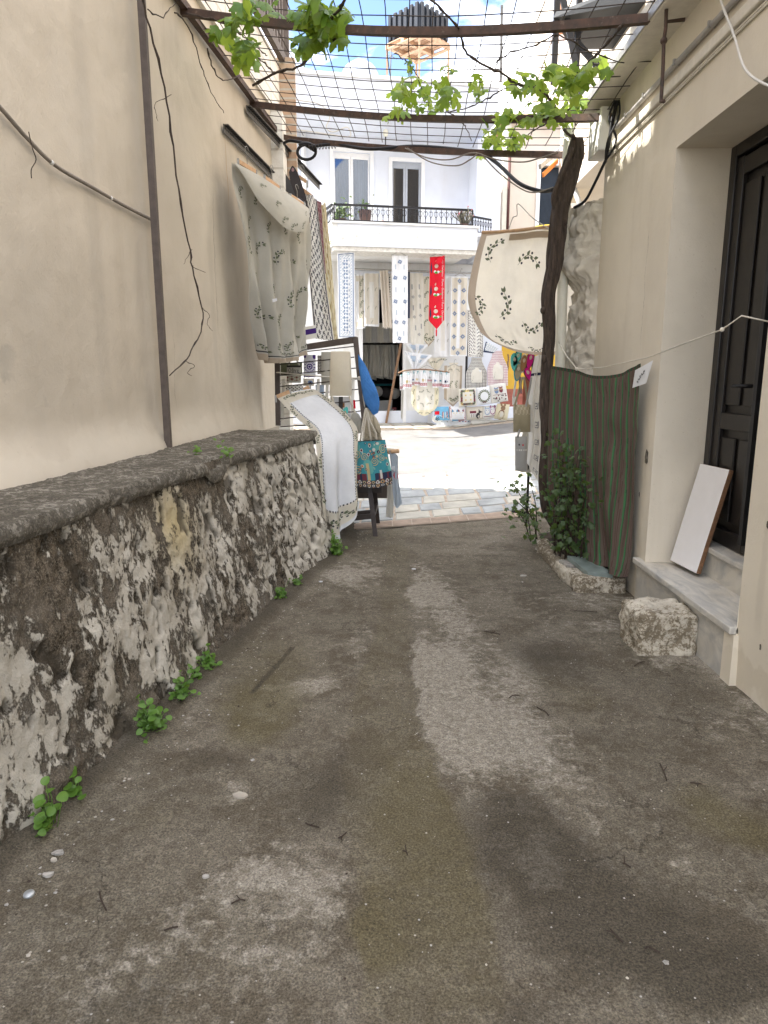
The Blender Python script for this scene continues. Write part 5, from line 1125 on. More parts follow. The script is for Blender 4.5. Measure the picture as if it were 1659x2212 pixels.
    def spiral(turns, m):
        out = []; pr = None
        for k in range(int(turns * 14) + 1):
            a = k / 14 * 6.283; r_ = .5 * (1 - k / (turns * 14 + 3)); p = (r_ * math.cos(a), r_ * math.sin(a)); o2 = ((r_ - .07) * math.cos(a), (r_ - .07) * math.sin(a))
            if pr: out.append(([pr[0], p, o2, pr[1]], m))
            pr = (p, o2)
        return out
    for u, v, s in ((.18, .27, .10), (.36, .33, .08), (.85, .2, .09), (.60, .42, .08), (.15, .6, .10), (.8, .36, .07)): c.motif(spiral(2.2, 2), u, v, s, rr.uniform(0, 6))
    c.strip(.37, .44, .45, .8, 2, 6)
    for u, v, m in ((.1, .46, 6), (.3, .2, 6), (.52, .12, 3), (.62, .2, 6), (.72, .08, 5), (.95, .15, 6), (.47, .28, 6), (.05, .72, 6), (.28, .5, 7), (.9, .5, 3)): c.motif([(disc(0, 0, .5), 5), (disc(0, 0, .32), m)], u, v, .032, 0, 1.4)
    for _ in range(26): c.motif([(disc(0, 0, .5, 7), rr.choice((6, 7, 2, 1, 3))), (disc(0, 0, .25, 6), rr.choice((5, 2)))], rr.uniform(.04, .96), rr.uniform(.04, .62), rr.uniform(.016, .03), 0, 1.3)
    for k in range(9):
        for j in range(2): c.motif([(disc(0, 0, .5), 5 if (k + j) % 2 else 2)], .06 + k * .11, .84 + j * .09, .03, 0, 1.5); c.motif([(disc(0, 0, .28), 6 if k % 2 else 3)], .06 + k * .11, .84 + j * .09, .03, 0, 2.2)
    for u, w, h in ((.58, .07, .13), (.68, .05, .18), (.78, .06, .12), (.88, .07, .1)): c.strip(u, u + w, .78 - h, .78, 5 if w < .06 else 3, 3, 1.6)
    c.mb.grid(lambda u, v: base(u, v) + V((0, .02 + .05 * math.sin(math.pi * u), 0)), 10, 8, 4)
    c.mb.build('bag_body', ['teal', 'lteal', 'gold', 'navy', 'ink', 'offw', 'maroon', 'orange'], rt)
    for pts in (((865, 1140), (885, 1000), (905, 890), (915, 850), (925, 900), (900, 1010), (890, 1130)), ((960, 1135), (940, 1000), (930, 880), (950, 960), (1000, 1060), (1010, 1125))): MB().tube(spline([at(*z5(x, y), 6.6) for x, y in pts], 26), .010, 6).build('handle', ['linen'], rt)
    # cloths at the right of the stool
    c = Cloth(net([[at(*z5(x, y), 6.8) for x, y in r] for r in [[(1120, 1210), (1190, 1260), (1200, 1290)], [(1140, 1400), (1185, 1400), (1200, 1420)], [(1150, 1560), (1190, 1560), (1215, 1560)], [(1165, 1690), (1190, 1730), (1235, 1690)]]]), 14, 26, 0, lambda u, v: V((0, 1, 0)) * .02 * math.sin(u * 9)); c.motif([(disc(0, 0, .5, 8, .8), 1)], .5, .42, .045); c.motif([(disc(0, 0, .5), 2)], .35, .3, .05)
    c.build('apron', ['lblue2', 'red', 'whitec'], 'pale blue apron with a red tulip hanging right of the tote', 'apron')
    Cloth(net([[at(*z5(x, y), 6.9) for x, y in r] for r in [[(1105, 1500), (1150, 1500)], [(1100, 1650), (1160, 1680)], [(1090, 1810), (1155, 1815)]]]), 8, 14, 0, lambda u, v: V((0, 1, 0)) * .02 * math.sin(u * 8)).build('towel', ['greyl'], 'plain beige towel hanging to the paving beside the dark stool', 'towel')
    rl = MB().tube([at(*z5(1100, 1235), 6.85), at(*z5(1205, 1225), 6.8)], .022, 10); tag(rl.build('rolling_pin', ['wood']), 'pale wooden rolling pin sticking out behind the tote', 'rolling pin')
    Cloth(net([[at(*z5(x, y), 6.88) for x, y in r] for r in [[(1085, 1200), (1165, 1205)], [(1095, 1235), (1170, 1225)], [(1105, 1250), (1175, 1262)]]]), 10, 6).build('folded_cloth', ['goldlace'], 'pale yellow cloth bundle on top of the rolling pin', 'cloth')
rack()
# ---------------------------------------------------------------- far house across the street, with its shop
def z_at(px, py, w): return FP(px, py, w).z
def far_house():
    root = thing('house', FF(-.5, 0, .6), 'white two storey house across the street with a balcony above the linen shop', 'house')
    zb0 = .5; U0, U1 = -1.0, fu(FP(874, 800, 0)); ZD = 3.35                 # shop door opening
    mb = MB(); mb.fbox(-5, U0, -.25, 0, 0, 3.86); mb.fbox(U1, 1.9, -.25, 0, 0, 3.86); mb.fbox(U0, U1, -.25, -.002, ZD, 3.86); mb.build('wall', ['white_old'], root)
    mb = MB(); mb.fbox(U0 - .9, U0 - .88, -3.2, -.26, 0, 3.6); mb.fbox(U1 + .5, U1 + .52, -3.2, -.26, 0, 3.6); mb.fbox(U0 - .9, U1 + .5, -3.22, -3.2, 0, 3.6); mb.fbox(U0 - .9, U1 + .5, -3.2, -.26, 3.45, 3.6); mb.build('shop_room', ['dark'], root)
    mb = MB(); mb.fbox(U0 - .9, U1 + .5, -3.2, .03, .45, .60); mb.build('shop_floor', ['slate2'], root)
    mb = MB(); mb.fbox(U1 - .04, U1 + .03, -.05, .035, .6, ZD); mb.fbox(U0 - .03, U0 + .04, -.05, .035, .6, ZD); mb.build('door_frame', ['white_alu'], root)
    # shutter doors and dark gap right of the pier
    ua, ub = fu(FP(958, 800, .02)), fu(FP(1004, 800, .02)); mb = MB(); mb.fbox(ua, ub, .002, .045, .75, 3.3); mb.build('shutter', ['white_alu'], root)
    MB().fbox(ua - .012, ua + .012, .046, .06, .75, 3.3).build('shutter_edge', ['white_alu'], root)
    uc, ud = fu(FP(1005, 800, .02)), fu(FP(1085, 800, .02)); MB().fbox(uc, ud, -.2, .012, .8, 2.9).build('display_panel', ['white_f'], root); MB().fbox(uc, uc + .05, .013, .02, .8, 2.9).build('dark_gap', ['dark'], root)
    ue, uf = fu(FP(1083, 800, .03)), fu(FP(1135, 800, .03)); MB().fbox(ue, uf + 1.5, -.2, .02, 1.3, 3.8).build('ochre_panel', ['yellow'], root)
    MB().fbox(ue, uf + 1.5, -.2, .021, .6, 1.299).build('brown_panel', ['rustc'], root)
    # low white shelf for cushions
    us, ut = fu(FP(880, 900, .3)), fu(FP(1130, 900, .3)); MB().fbox(fu(FP(940, 900, .3)), ut + .6, .003, .36, .3, .92).build('low_shelf', ['white_f'], root, bevel=.01)
    MB().fbox(-5, us + .5, .002, .03, .3, .85).build('plinth', ['white_f'], root)
    # rails under the balcony
    t = MB(); t.tube([FF(-1.4, .32, 3.66), FF(1.6, .32, 3.64)], .02, 8); t.build('rail', ['galv'], root); MB().fbox(-1.2, 1.5, .05, .22, 3.56, 3.68).build('shutter_box', ['white_f'], root, bevel=.02)
    # balcony
    zt, zf0 = 4.22, 3.84; b = MB(); uL, uR = -1.74, .93
    pts = [(uL - .12, 0), (uL - .12, 1.2), (uL, 1.7), (uR, 1.7), (uR, 0)]
    lo = [FF(u, w, zf0) for u, w in pts]; hi = [FF(u, w, zt) for u, w in pts]
    b.add(lo + hi, [(0, 1, 2, 3, 4), (9, 8, 7, 6, 5)] + [(i, i + 1, i + 6, i + 5) for i in range(4)]); b.build('balcony_slab', ['white_old'], root)
    MB().fbox(uL - .02, uR + .03, 1.55, 1.74, zt - .0, zt + .035).build('coping', ['white_old'], root)
    MB().fbox(uL + .02, uR - .02, 1.2, 1.68, zf0 - .075, zf0 - .001).build('slab_edge', ['white_old2'], root)
    f = MB(); f.fbox(uL + .1, uR - .02, 1.702, 1.712, zf0 - .0, zt - .002); f.build('balcony_fascia', ['white_f'], root)
    sp = MB(); rr = random.Random(6)
    for u, z, s in ((-1.55, 3.98, .05), (-1.3, 4.05, .07), (-1.32, 3.93, .09), (-.2, 4.03, .035), (.05, 3.97, .04), (.22, 3.97, .05), (-.9, 4.06, .03)):
        q = [FF(u + s * .6 * math.cos(a) * rr.uniform(.5, 1.1), 1.716, z + s * math.sin(a) * rr.uniform(.5, 1.1)) for a in [k * .57 for k in range(11)]]; sp.add(q, [tuple(range(11))])
    sp.build('peeled_paint', ['white_old2'], root)
    # upper wall, roof slab
    zsill = 4.0
    w0, w1 = fu(FP(721, 330, .1)), fu(FP(801, 330, .1)); d0, d1 = fu(FP(847, 350, .0)), fu(FP(910, 350, .0)); zw = FP(721, 323, .1).z; zd = FP(880, 350, 0).z
    mb = MB(); Z1 = 6.1
    for a, c in ((-6, w0), (w1, d0), (d1, 1.25)): mb.fbox(a, c, -.2, .0, 3.87, Z1)
    mb.fbox(w0, w1, -.2, -.001, zw, Z1); mb.fbox(w0, w1, -.2, -.001, 3.87, 4.45); mb.fbox(d0, d1, -.2, -.001, zd, Z1)
    mb.fbox(1.25, 1.75, -.2, .55, 3.87, Z1); mb.build('upper_wall', ['white_f'], root)
    MB().fbox(-6, 1.8, -4, .012, Z1 + .001, Z1 + .1).build('ceiling', ['white_f'], root)
    def win(nm, a, c, za, zc, glass, alu, rail):
        n = MB(); n.fbox(a - .07, a, .001, .03, za, zc + .07); n.fbox(c, c + .07, .001, .03, za, zc + .07); n.fbox(a, c, .001, .03, zc, zc + .07); wn = n.build(nm, ['white_alu'], root)
        n = MB(); e = .035; m = (a + c) / 2
        for x0, x1 in ((a + .005, a + e), (m - .055, m - .018), (m - .012, m + .03), (c - e, c - .005)): n.fbox(x0, x1, -.1, -.055, za, zc - .06)
        for x0, x1 in ((a + e, m - .055), (m + .03, c - e)): n.fbox(x0, x1, -.1, -.056, zc - .11, zc - .06); n.fbox(x0, x1, -.1, -.056, za, za + .06)
        n.fbox(a + .002, c - .002, -.12, -.05, zc - .06, zc - .002); n.build('frame', [alu], wn)
        n = MB(); n.fbox(a + .002, c - .002, -.082, -.078, za, zc - .061); n.build('pane', [glass], wn)
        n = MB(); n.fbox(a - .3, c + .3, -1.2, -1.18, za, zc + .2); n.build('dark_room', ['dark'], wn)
        if rail:
            for x0, x1 in ((a + .03, m - .10), (m + .08, c - .1)):
                n = MB(); n.grid(lambda u, v: FF(lerp(x0, x1, u) + .03 * v * math.sin(u * 5), -.16 + .02 * math.sin(u * 22), lerp(zc - .1, za, v)), 26, 10, 0); n.build('curtain', ['curtain'], wn)
    win('window', w0, w1, 4.45, zw, 'glassd', 'white_alu', True); win('french_door', d0, d1, 4.05, zd, 'glassg', 'grey_alu', False)
    MB().fbox(d0 + .03, d0 + .16, -.2, -.19, 4.1, zd - .1).fbox(d0 + .34, d1 - .05, -.2, -.19, 4.1, zd - .1).build('curtain', ['greyc'], root)
    zp0, zp1 = 6.08, 6.76; mb = MB(); mb.fbox(-2.5, 1.42, -6, 1.2, zp0 + .12, zp1); mb.fbox(-6, -2.501, -6, -.1, zp0 + .12, zp1); mb.build('roof_slab', ['white_f'], root)
    mb = MB(); mb.fbox(-2.52, 1.44, 1.05, 1.23, zp1 + .002, zp1 + .06); mb.build('parapet_cap', ['white_old'], root)
    MB().fbox(-1.95, -.3, .6, .98, zp1 + .002, zp1 + .16).build('roof_kerb', ['white_old'], root)
    l = thing('wall_lamp', FP(833, 290, .9), 'small wall lamp under the roof slab of the white house', 'lamp'); p = FP(833, 287, .9)
    MB().ball(p, .05, 0, 10, 8, (1, 1, 1.4)).build('lamp_shade', ['pvc'], l); MB().tube([p + V((0, 0, -.06)), p + V((0, 0, -.13))], .012, 6).build('finial', ['black'], l); MB().tube([p, p + V((0, .1, .02)), p + V((0, .9, .02))], .012, 6).build('arm', ['black'], l)
    # drainpipe and left corner plants
    MB().tube([FF(-2.1, .06, 4.2), FF(-2.1, .06, 6.2)], .05, 10).build('downpipe', ['white_alu'], root)
    # iron railing with hearts
    r = thing('balcony_railing', FF(-.4, 1.62, zt + .04), 'black iron balcony railing with heart scrolls on the white house', 'railing')
    z0, z1 = zt + .05, 4.545
    def rail_run(P0, P1, n, parent, bz=0):
        P0, P1 = V(P0), V(P1); d = (P1 - P0); dn = d.normalized(); hh = z1 - z0
        MB().beam(P0 + V((0, 0, hh)), P1 + V((0, 0, hh)), .03, .035).build('top_rail', ['black'], parent); MB().beam(P0 + V((0, 0, .02)), P1 + V((0, 0, .02)), .02, .02).build('bottom_rail', ['black'], parent)
        first = None
        for k in range(n + 1):
            c = P0 + d * (k / n)
            if first is None:
                m = MB(); m.tube([c + V((0, 0, .02)), c + V((0, 0, hh - .01))], .006, 6)
                hw = min(.036, d.length / n * .36)
                for sg in (-1, 1):
                    q = [c + V((0, 0, hh * .34)) + dn * (-sg * .012), c + V((0, 0, hh * .40)), c + V((0, 0, hh * .55)) + dn * sg * hw * .8, c + V((0, 0, hh * .70)) + dn * sg * hw, c + V((0, 0, hh * .80)) + dn * sg * hw * .6, c + V((0, 0, hh * .74)) + dn * sg * hw * .12]
                    m.tube(spline(q, 14), .0045, 5)
                first = m.build('baluster', ['black'], parent); fl = first.location.copy(); c0 = c
            else:
                o = first.copy(); COL.objects.link(o); o.parent = parent; o.location = fl + (c - c0)
    rail_run(FF(uL + .05, 1.62, z0), FF(uR - .08, 1.62, z0), 26, r); rail_run(FF(uL - .08, 1.15, z0), FF(uL + .02, 1.6, z0), 5, r)
    for u in (uL + .05, -.42, uR - .08): MB().fbox(u - .013, u + .013, 1.607, 1.633, z0, z1).build('post', ['black'], r)
    p = FP(1016, 472, 1.0); q = FP(1061, 470, .75); r2 = thing('balcony_railing', p, 'short lower section of black heart railing at the right end of the balcony', 'railing')
    ozz = (z0, z1); z0 = FP(1030, 504, .9).z; z1 = FP(1030, 470, .9).z; rail_run(FF(fu(p), 1.0, z0), FF(fu(q), .75, z0), 8, r2); MB().fbox(fu(p) - .1, fu(q) + .1, 0, 1.02, z0 - .08, z0 - .01).build('ledge', ['white_f'], r2); z0, z1 = ozz
    # pots
    def pot(u, w, z, rad, h, label, fn, mat='terra'):
        o = thing('potted_plant', FF(u, w, z), label, 'potted plant'); MB().tube([FF(u, w, z), FF(u, w, z + h)], [rad * .7, rad], 14).build('pot', [mat], o); fn(o, FF(u, w, z + h)); return o
    def bushy(n, sx, sz, s, droop, seed, mat='shrubleaf'):
        def fn(o, c):
            rr = random.Random(seed); mb = MB(); 
            for _ in range(n):
                p = c + FE * rr.gauss(0, sx) + FN * rr.gauss(0, sx * .6) + V((0, 0, rr.gauss(sz * .4 - droop, sz * .5))); leaf3(mb, p, V((rr.gauss(0, .5), -.6, rr.gauss(.5, .4))), V((rr.gauss(0, 1), 0, rr.gauss(-.4, .8))), s * rr.uniform(.6, 1.2), 0, rr)
            mb.build('foliage', [mat], o)
        return fn
    def euph(o, c):
        rr = random.Random(33); mb = MB(); fl = MB()
        for _ in range(34):
            a = rr.uniform(0, 6.28); pts = [c - V((0, 0, .05))]; d = V((math.cos(a) * .6, math.sin(a) * .3, rr.uniform(.5, 1.3))).normalized()
            for k in range(5): d = (d + V((rr.gauss(0, .25), rr.gauss(0, .2), .15))).normalized(); pts.append(pts[-1] + d * rr.uniform(.035, .085))
            mb.tube(pts, [.010] * 5 + [.007], 5)
            if rr.random() < .3: fl.ball(pts[-1], .010, 0, 6, 5)
        mb.build('stems', ['euph'], o); fl.build('flowers', ['pinkf'], o)
    zf = 4.26
    pot(fu(FP(737, 470, 1.5)), 1.5, zf - .05, .09, .12, 'trailing green plant at the left end of the balcony railing', bushy(110, .085, .22, .07, .0, 3)); pot(fu(FP(789, 470, 1.0)), 1.0, zf, .12, .34, 'brown pot with a dark green cactus like plant before the balcony window', bushy(50, .06, .16, .05, -.03, 4))
    pot(fu(FP(1002, 480, 1.55)), 1.55, zf - .05, .10, .1, 'thorny branching plant with pink flowers at the right end of the balcony railing', euph); pot(fu(FP(826, 487, 1.5)), 1.5, zf - .02, .045, .09, 'small pink and white pot between the railing bars', bushy(3, .01, .02, .02, 0, 5), 'pinkpot')
    pot(fu(FP(713, 520, 1.75)), 1.75, 3.86, .01, .01, 'small weed growing from the cracked left corner of the balcony', bushy(14, .02, .05, .035, 0, 8, 'weed'), 'mortar')
far_house()
# ---------------------------------------------------------------- roof things and neighbours
def neighbours():
    r = thing('water_tank', at(903, 90, 17.5), 'black ribbed plastic water tank on a pallet above the white house roof', 'water tank')
    c = at(903, 66, 17.5); a = R(45); ex, ey = V((math.cos(a), math.sin(a), 0)), V((-math.sin(a), math.cos(a), 0)); s = 1.0; zt = 9.57; zp = 9.07
    mb = MB(); mb.obox((c.x, c.y, (zp + zt) / 2), ex * s * .96, ey * s * .96, V((0, 0, zt - zp)))
    for d, e in ((ex, ey), (ey, ex)):
        for sg in (-1, 1):
            for k in range(6): mb.obox(V((c.x, c.y, (zp + zt) / 2 + .03)) + d * sg * s * .49 + e * (k - 2.5) * s * .165, d * .06, e * .085, V((0, 0, zt - zp + .02 - .06 * abs(k - 2.5) * 0)))
    mb.build('tank', ['blackplastic'], r, bevel=.01)
    mb = MB()
    for k in range(7): mb.obox(V((c.x, c.y, zp - .02)) + ex * (k - 3) * .15, ex * .11, ey * 1.05, V((0, 0, .02)))
    for k in (-1, 0, 1): mb.obox(V((c.x, c.y, zp - .075)) + ey * k * .48, ex * 1.05, ey * .09, V((0, 0, .085)))
    for k in (-1, 0, 1): mb.obox(V((c.x, c.y, zp - .13)) + ex * k * .48, ex * .1, ey * 1.05, V((0, 0, .022)))
    mb.obox(V((c.x, c.y, zp - .006)), ex * .98, ey * .98, V((0, 0, .01))); mb.build('pallet', ['pallet'], r)
    for i, j in ((-1, -1), (1, -1), (-1, 1), (1, 1)): MB().beam(V((c.x, c.y, 6.8)) + ex * i * .5 + ey * j * .5, V((c.x, c.y, zp - .14)) + ex * i * .5 + ey * j * .5, .045, .045, up=V((0, 1, 0))).build('leg', ['pallet'], r)
    for i, j, k, l in ((-1, -1, 1, -1), (1, -1, 1, 1)): MB().beam(V((c.x, c.y, 7.0)) + ex * i * .5 + ey * j * .5, V((c.x, c.y, 8.7)) + ex * k * .5 + ey * l * .5, .02, .02).build('brace', ['galv'], r)
    for px, y0, y1, rr_, lab in ((1084, 12, 175, .03, 'tall dark antenna pole on the roof right of the water tank'),): tag(MB().beam(at(px - 2, y1, 18), at(px, y0, 18), .06, .06, up=V((0, 1, 0))).build('antenna_pole', ['darksteel']), lab, 'pole')
    tag(MB().tube([at(843, 170, 16.5), at(845, 105, 16.5)], .012, 6).tube([at(840, 125, 16.5), at(862, 108, 16.5)], .008, 5).tube([at(838, 118, 16.5), at(858, 128, 16.5)], .008, 5).build('antenna', ['darksteel']), 'thin television antenna beside the water tank stand', 'antenna')
    d = MB(); p = at(778, 168, 17); d.ball(p, .42, 0, 20, 12, (1, 1, .8)); tag(d.build('dome', ['domem']), 'small grey dome behind the white roof parapet', 'dome')
    mb = MB(); P = lambda u, v: at(lerp(1010, 1078, u), lerp(190, 138, v), 17.2)
    for k in range(12): mb.tube([P(k / 11, 0), P(k / 11, 1)], .006, 4)
    for k in range(5): mb.tube([P(0, k / 4), P(1, k / 4)], .006, 4)
    tag(mb.build('mesh_fence', ['galv']), 'thin wire mesh fence on the roof of the white house', 'fence')
    # beige house at right
    b = thing('house', (4.5, 17.5, 0), 'warm beige house with a dark window right of the white balcony', 'house'); YB = 16.0; x0 = at(1088, 400, YB).x; zt = at(1088, 262, YB).z
    wx0, wx1 = at(1166, 420, YB).x, at(1210, 420, YB).x; wz1, wz0 = at(1180, 358, YB).z, 4.3
    mb = MB(); mb.box((x0, YB, 0), (wx0, 24, zt)); mb.box((wx1, YB, 0), (14, 24, zt)); mb.box((wx0, YB, wz1), (wx1, 24, zt - .001)); mb.box((wx0, YB, 0), (wx1, 24, wz0)); mb.build('wall', ['beige_f'], b)
    mb = MB(); mb.box((wx0 + .002, YB + .12, wz0), (wx1 - .002, YB + .14, wz1)); w = mb.build('window', ['screen'], b); mb = MB()
    mb.box((wx0 - .08, YB - .03, wz0), (wx0, YB - .001, wz1 + .08)); mb.box((wx1, YB - .03, wz0), (wx1 + .08, YB - .001, wz1 + .08)); mb.box((wx0, YB - .03, wz1), (wx1, YB - .001, wz1 + .08)); mb.build('frame', ['white_alu'], w)
    mb = MB()
    for k in range(16): mb.hexa([V((x, y, z)) for z in (zt + .002, zt + .06) for y in (YB - .25, YB + 3) for x in (x0 - .1 + k * .4, x0 + .26 + k * .4)])
    mb.build('roof_tiles', ['tilered'], b); xx = at(1100, 400, YB - .1).x; MB().tube([(xx, YB - .06, 4.2), (xx, YB - .06, zt - .4)], .03, 8).build('downpipe', ['maroonp'], b)
    MB().box((x0 - .02, YB - .06, 4.2), (x0 + .12, YB - .001, zt - .05)).build('corner_trim', ['pvc'], b)
    # upper right building with projecting tiled eave
    u = thing('house', (6, 19, 6), 'tall cream house with tiled eave seen through the pergola at upper right', 'house'); Y = 18.5
    p = at(1180, 100, Y); q = at(1300, -80, Y); mb = MB(); mb.box((at(1245, 60, Y).x, Y, 6.5), (12, Y + 5, 14)); mb.build('wall', ['beige_f'], u)
    mb = MB(); mb.box((at(1183, 100, Y).x, Y - .7, at(1183, 95, Y).z), (12, Y - .001, at(1183, 50, Y).z)); mb.build('eave', ['white_f'], u); mb = MB(); mb.hexa([V((x, y, z)) for z in (at(1183, 105, Y).z, at(1200, 5, Y).z) for y in (Y - .95, Y - .705) for x in (at(1178, 100, Y).x, at(1205, 60, Y).x)]); mb.build('tiles', ['tilered'], u)
    # orange awning and yellow canopy beyond the trunk
    a = thing('awning', at(1255, 380, 9.5), 'small orange awning edge behind the vine trunk', 'awning'); mb = MB(); pts = [(1168, 355), (1207, 322), (1274, 330), (1270, 420), (1240, 400)]
    A = lambda px, py, d=9.5: at(px, py, d)
    mb.add([A(1236, 345), A(1274, 338), A(1276, 410, 9.0), A(1240, 395, 9.0)], [(0, 1, 2, 3)]); mb.build('canvas', ['orange'], a); MB().beam(A(1166, 360, 9.0), A(1206, 326, 9.6), .03, .06).build('arm', ['galv'], a); MB().beam(A(1173, 378, 9.0), A(1204, 348, 9.6), .02, .05).build('valance', ['orange'], a)
    tag(MB().tube([A(1240, 405, 8.8), A(1252, 440, 8.8), A(1262, 455, 8.8)], .03, 10).build('canvas_roll', ['whitec']), 'rolled white canvas pole behind the vine trunk', 'pole')
    y = MB(); y.add([A(1148, 497, 9), A(1158, 487, 9.6), A(1195, 484, 9.6), A(1200, 494, 9)], [(0, 1, 2, 3)]); tag(y.build('canopy', ['yellowc']), 'yellow canopy edge peeking above the oval tablecloth', 'canopy')
neighbours()
# ---------------------------------------------------------------- linen hung in front of the shop
def goods():
    def hang(name, x0, x1, y0, y1, w, mats, label, pat=0, nu=20, nv=70, point=0., mot=None, yr=0., cat='table runner', bend=.045, group=None, sk=0., fz=z6, sh=None):
        TL, TR = FP(*fz(x0, y0), w), FP(*fz(x1, y0 + yr), w); zb_ = FP(*fz(x0, y1), w).z; BL, BR = V((TL.x, TL.y, zb_)), V((TR.x, TR.y, zb_)); BL += FE * sk; BR += FE * sk
        sh = sh or (lambda u, v: (u, v if v < 1 - point else 1 - point + (v - (1 - point)) * (1 - abs(2 * u - 1)))) if point or sh else None
        ph = x0 * .1
        c = Cloth(bil(TL, TR, BL, BR), nu, nv, pat, lambda u, v: FN * (bend * math.sin(u * 4 + ph + v * 2) * v + .012 * math.sin(u * 17 + ph) * (1 - v * .5)), sh)
        if mot: mot(c)
        return c.build(name, mats, label, cat, group)
    def p_blue(u, v):
        d = min(u, 1 - u, v * 4.6, (1 - v) * 4.6)
        if d < .06: return 0
        if d < .12: return 1
        if d < .15: return 0
        if d < .18: return 2
        if d < .30: return 2 if (int(v * 90) + int(u * 18)) % 3 == 0 else 0
        if .34 < u < .66: return 1 if (math.hypot((u * 6.2 + .1) % 1 - .5, (v * 26) % 1 - .5) < .36) else (2 if (int(v * 52)) % 3 == 0 and int(u * 30) % 3 else 0)
        return 2 if math.sin(v * 90 + (9 if u < .5 else 0)) > .2 else 0
    hang('table_runner', 135, 328, 170, 1115, 1.62, ['whitec', 'blue', 'lblue'], 'white runner with blue border and flower bands hanging at the left of the shop front', p_blue, 34, 200, 0, None, -14)
    hang('table_runner', 342, 440, 412, 1005, .45, ['whitec', 'linen', 'inkgreen'], 'linen runner with white centre half hidden by the blue bordered one', lambda u, v: 0 if u > .9 or v > .97 or v < .02 else (0 if u < .3 and .12 < v < .88 else 1), 20, 50, 0, lambda c: [c.motif(sprig(2, 2, .5, 6), .6, .15 + .2 * k, .13, 1.4) for k in range(4)])
    hang('table_runner', 430, 602, 398, 982, .50, ['whitec', 'linen', 'inkgreen', 'offw'], 'plain greyish linen runner with white hem above the shop door', lambda u, v: 0 if u < .06 or u > .94 or v > .96 else (3 if .36 < u < .64 and .15 < v < .85 else 1), 20, 50, 0, lambda c: [c.motif(sprig(2, 2, .4, 5), x, y, .06, 1.2) for x, y in ((.25, .3), (.75, .3), (.25, .65), (.75, .65), (.5, .92))])
    hang('table_runner', 690, 755, 395, 930, .42, ['offw', 'dkgrey'], 'white cloth with dark key border behind the scalloped cream runner', lambda u, v: 1 if (u > .9 or .1 < u < .2 or v > .95 or (int(v * 40) % 2 and .3 < u < .5)) else 0)
    def sc(u, v): return (.5 + (u - .5) * (.62 + .38 * v), v)
    c = Cloth(bil(FP(*z6(604, 372), .55), FP(*z6(700, 360), .55), FP(*z6(640, 1000), .55), FP(*z6(745, 1000), .55)), 24, 60, 0, lambda u, v: FN * .03 * math.sin(u * 18) * (1 - .4 * v) + V((0, 0, .02 * math.sin(u * 31) * sst(.85, 1, v))), None)
    c.build('table_runner', ['creampk'], 'narrow cream scalloped runner gathered on a hook above the shop door', 'table runner')
    hang('table_runner', 740, 915, 200, 1165, 1.62, ['whitec', 'lblue', 'blue'], 'white runner with small blue bouquets hanging from the balcony over the shop door', 0, 16, 40, 0, lambda c: ([c.motif(cross_m(2), x, y, .10, .4) for x, y in ((.5, .07), (.2, .25), (.8, .25), (.2, .52), (.8, .52), (.22, .76), (.72, .76), (.42, .95))] + [c.strip(x, x + .05, y, y + .055, 1, 2) for x, y in ((.2, .1), (.74, .1), (.2, .36), (.74, .36), (.22, .62), (.72, .62), (.25, .87), (.68, .86))]), 2, sk=.02)
    hang('table_runner', 905, 938, 380, 895, .55, ['navy', 'offw'], 'narrow navy cloth edge behind the white bouquet runner', lambda u, v: 1 if u < .3 else 0, 6, 20)
    hang('table_runner', 928, 1082, 395, 1318, .5, ['cream2', 'greyp2', 'offw'], 'cream pointed runner with grey bars beside the shop door', 0, 20, 60, .14, lambda c: [c.strip(x, x + .09, y, y + .06, 1, 2) for x, y in ((.15, .13), (.68, .13), (.2, .38), (.7, .36), (.32, .62), (.75, .6))] + [c.motif(cross_m(1), x, y, .08) for x, y in ((.25, .28), (.72, .27), (.3, .52), (.75, .5), (.6, .73))], sk=.06)
    hang('table_runner', 1080, 1240, 430, 1205, .45, ['cream', 'inkgreen', 'tan'], 'linen pointed runner with olive sprigs and tan hem behind the red runner', lambda u, v: 2 if (u > .9 or abs(v - (1 - .14 * 1)) > 9 or v > .96) else 0, 20, 60, .14, lambda c: [c.motif(sprig(1, 1, .6, 6), .22, .06 + .2 * k, .13, 1.2) for k in range(5)] + [c.motif(sprig(1, 1, -.5, 6), .5, .88, .22, 0)])
    txt = textpolys('Merry Christmas !', 1)
    def redm(c):
        for k in range(3):
            v = .15 + .31 * k
            c.motif(txt, .88, v, .052, -1.5708)
            c.motif([(disc(0, .12, .30, 12), 3), (disc(0, .0, .17, 10), 1)], .45, v - .01, .13); c.motif([(disc(-.12, -.35, .13, 9), 1), (disc(.18, -.38, .12, 9), 1), (disc(0, -.42, .2, 9, .1), 4), (leafpoly(.3, -.4, .25, .14, .5), 4), (leafpoly(-.1, .42, .3, .16, 1.2), 3)], .45, v, .2); c.motif([(leafpoly(0, -.5, 1.0, .18, 1.57), 2)], .12, v, .2)
    hang('table_runner', 1160, 1325, 215, 1015, 1.62, ['red', 'whitec', 'navy', 'cream', 'greenf'], 'bright red christmas runner with white lettering and a pointed end', 0, 14, 40, .13, redm, -8)
    p = FP(*z6(1232, 1012), 1.63); MB().tube([p, p - V((0, 0, .03)), p - V((0, 0, .13))], [.008, .014, .012], 6); tag(MB().tube([p, p - V((0, 0, .03)), p - V((0, 0, .13))], [.006, .014, .012], 7).build('tassel', ['red']), 'red tassel hanging from the tip of the red runner', 'tassel')
    c = Cloth(bil(FP(*z6(1240, 235), 1.66), FP(*z6(1326, 195), 1.66), FP(*z6(1215, 280), 1.67), FP(*z6(1280, 300), 1.67)), 6, 6); c.build('folded_corner', ['red'], 'folded red corner turned over at the top of the red runner', 'cloth')
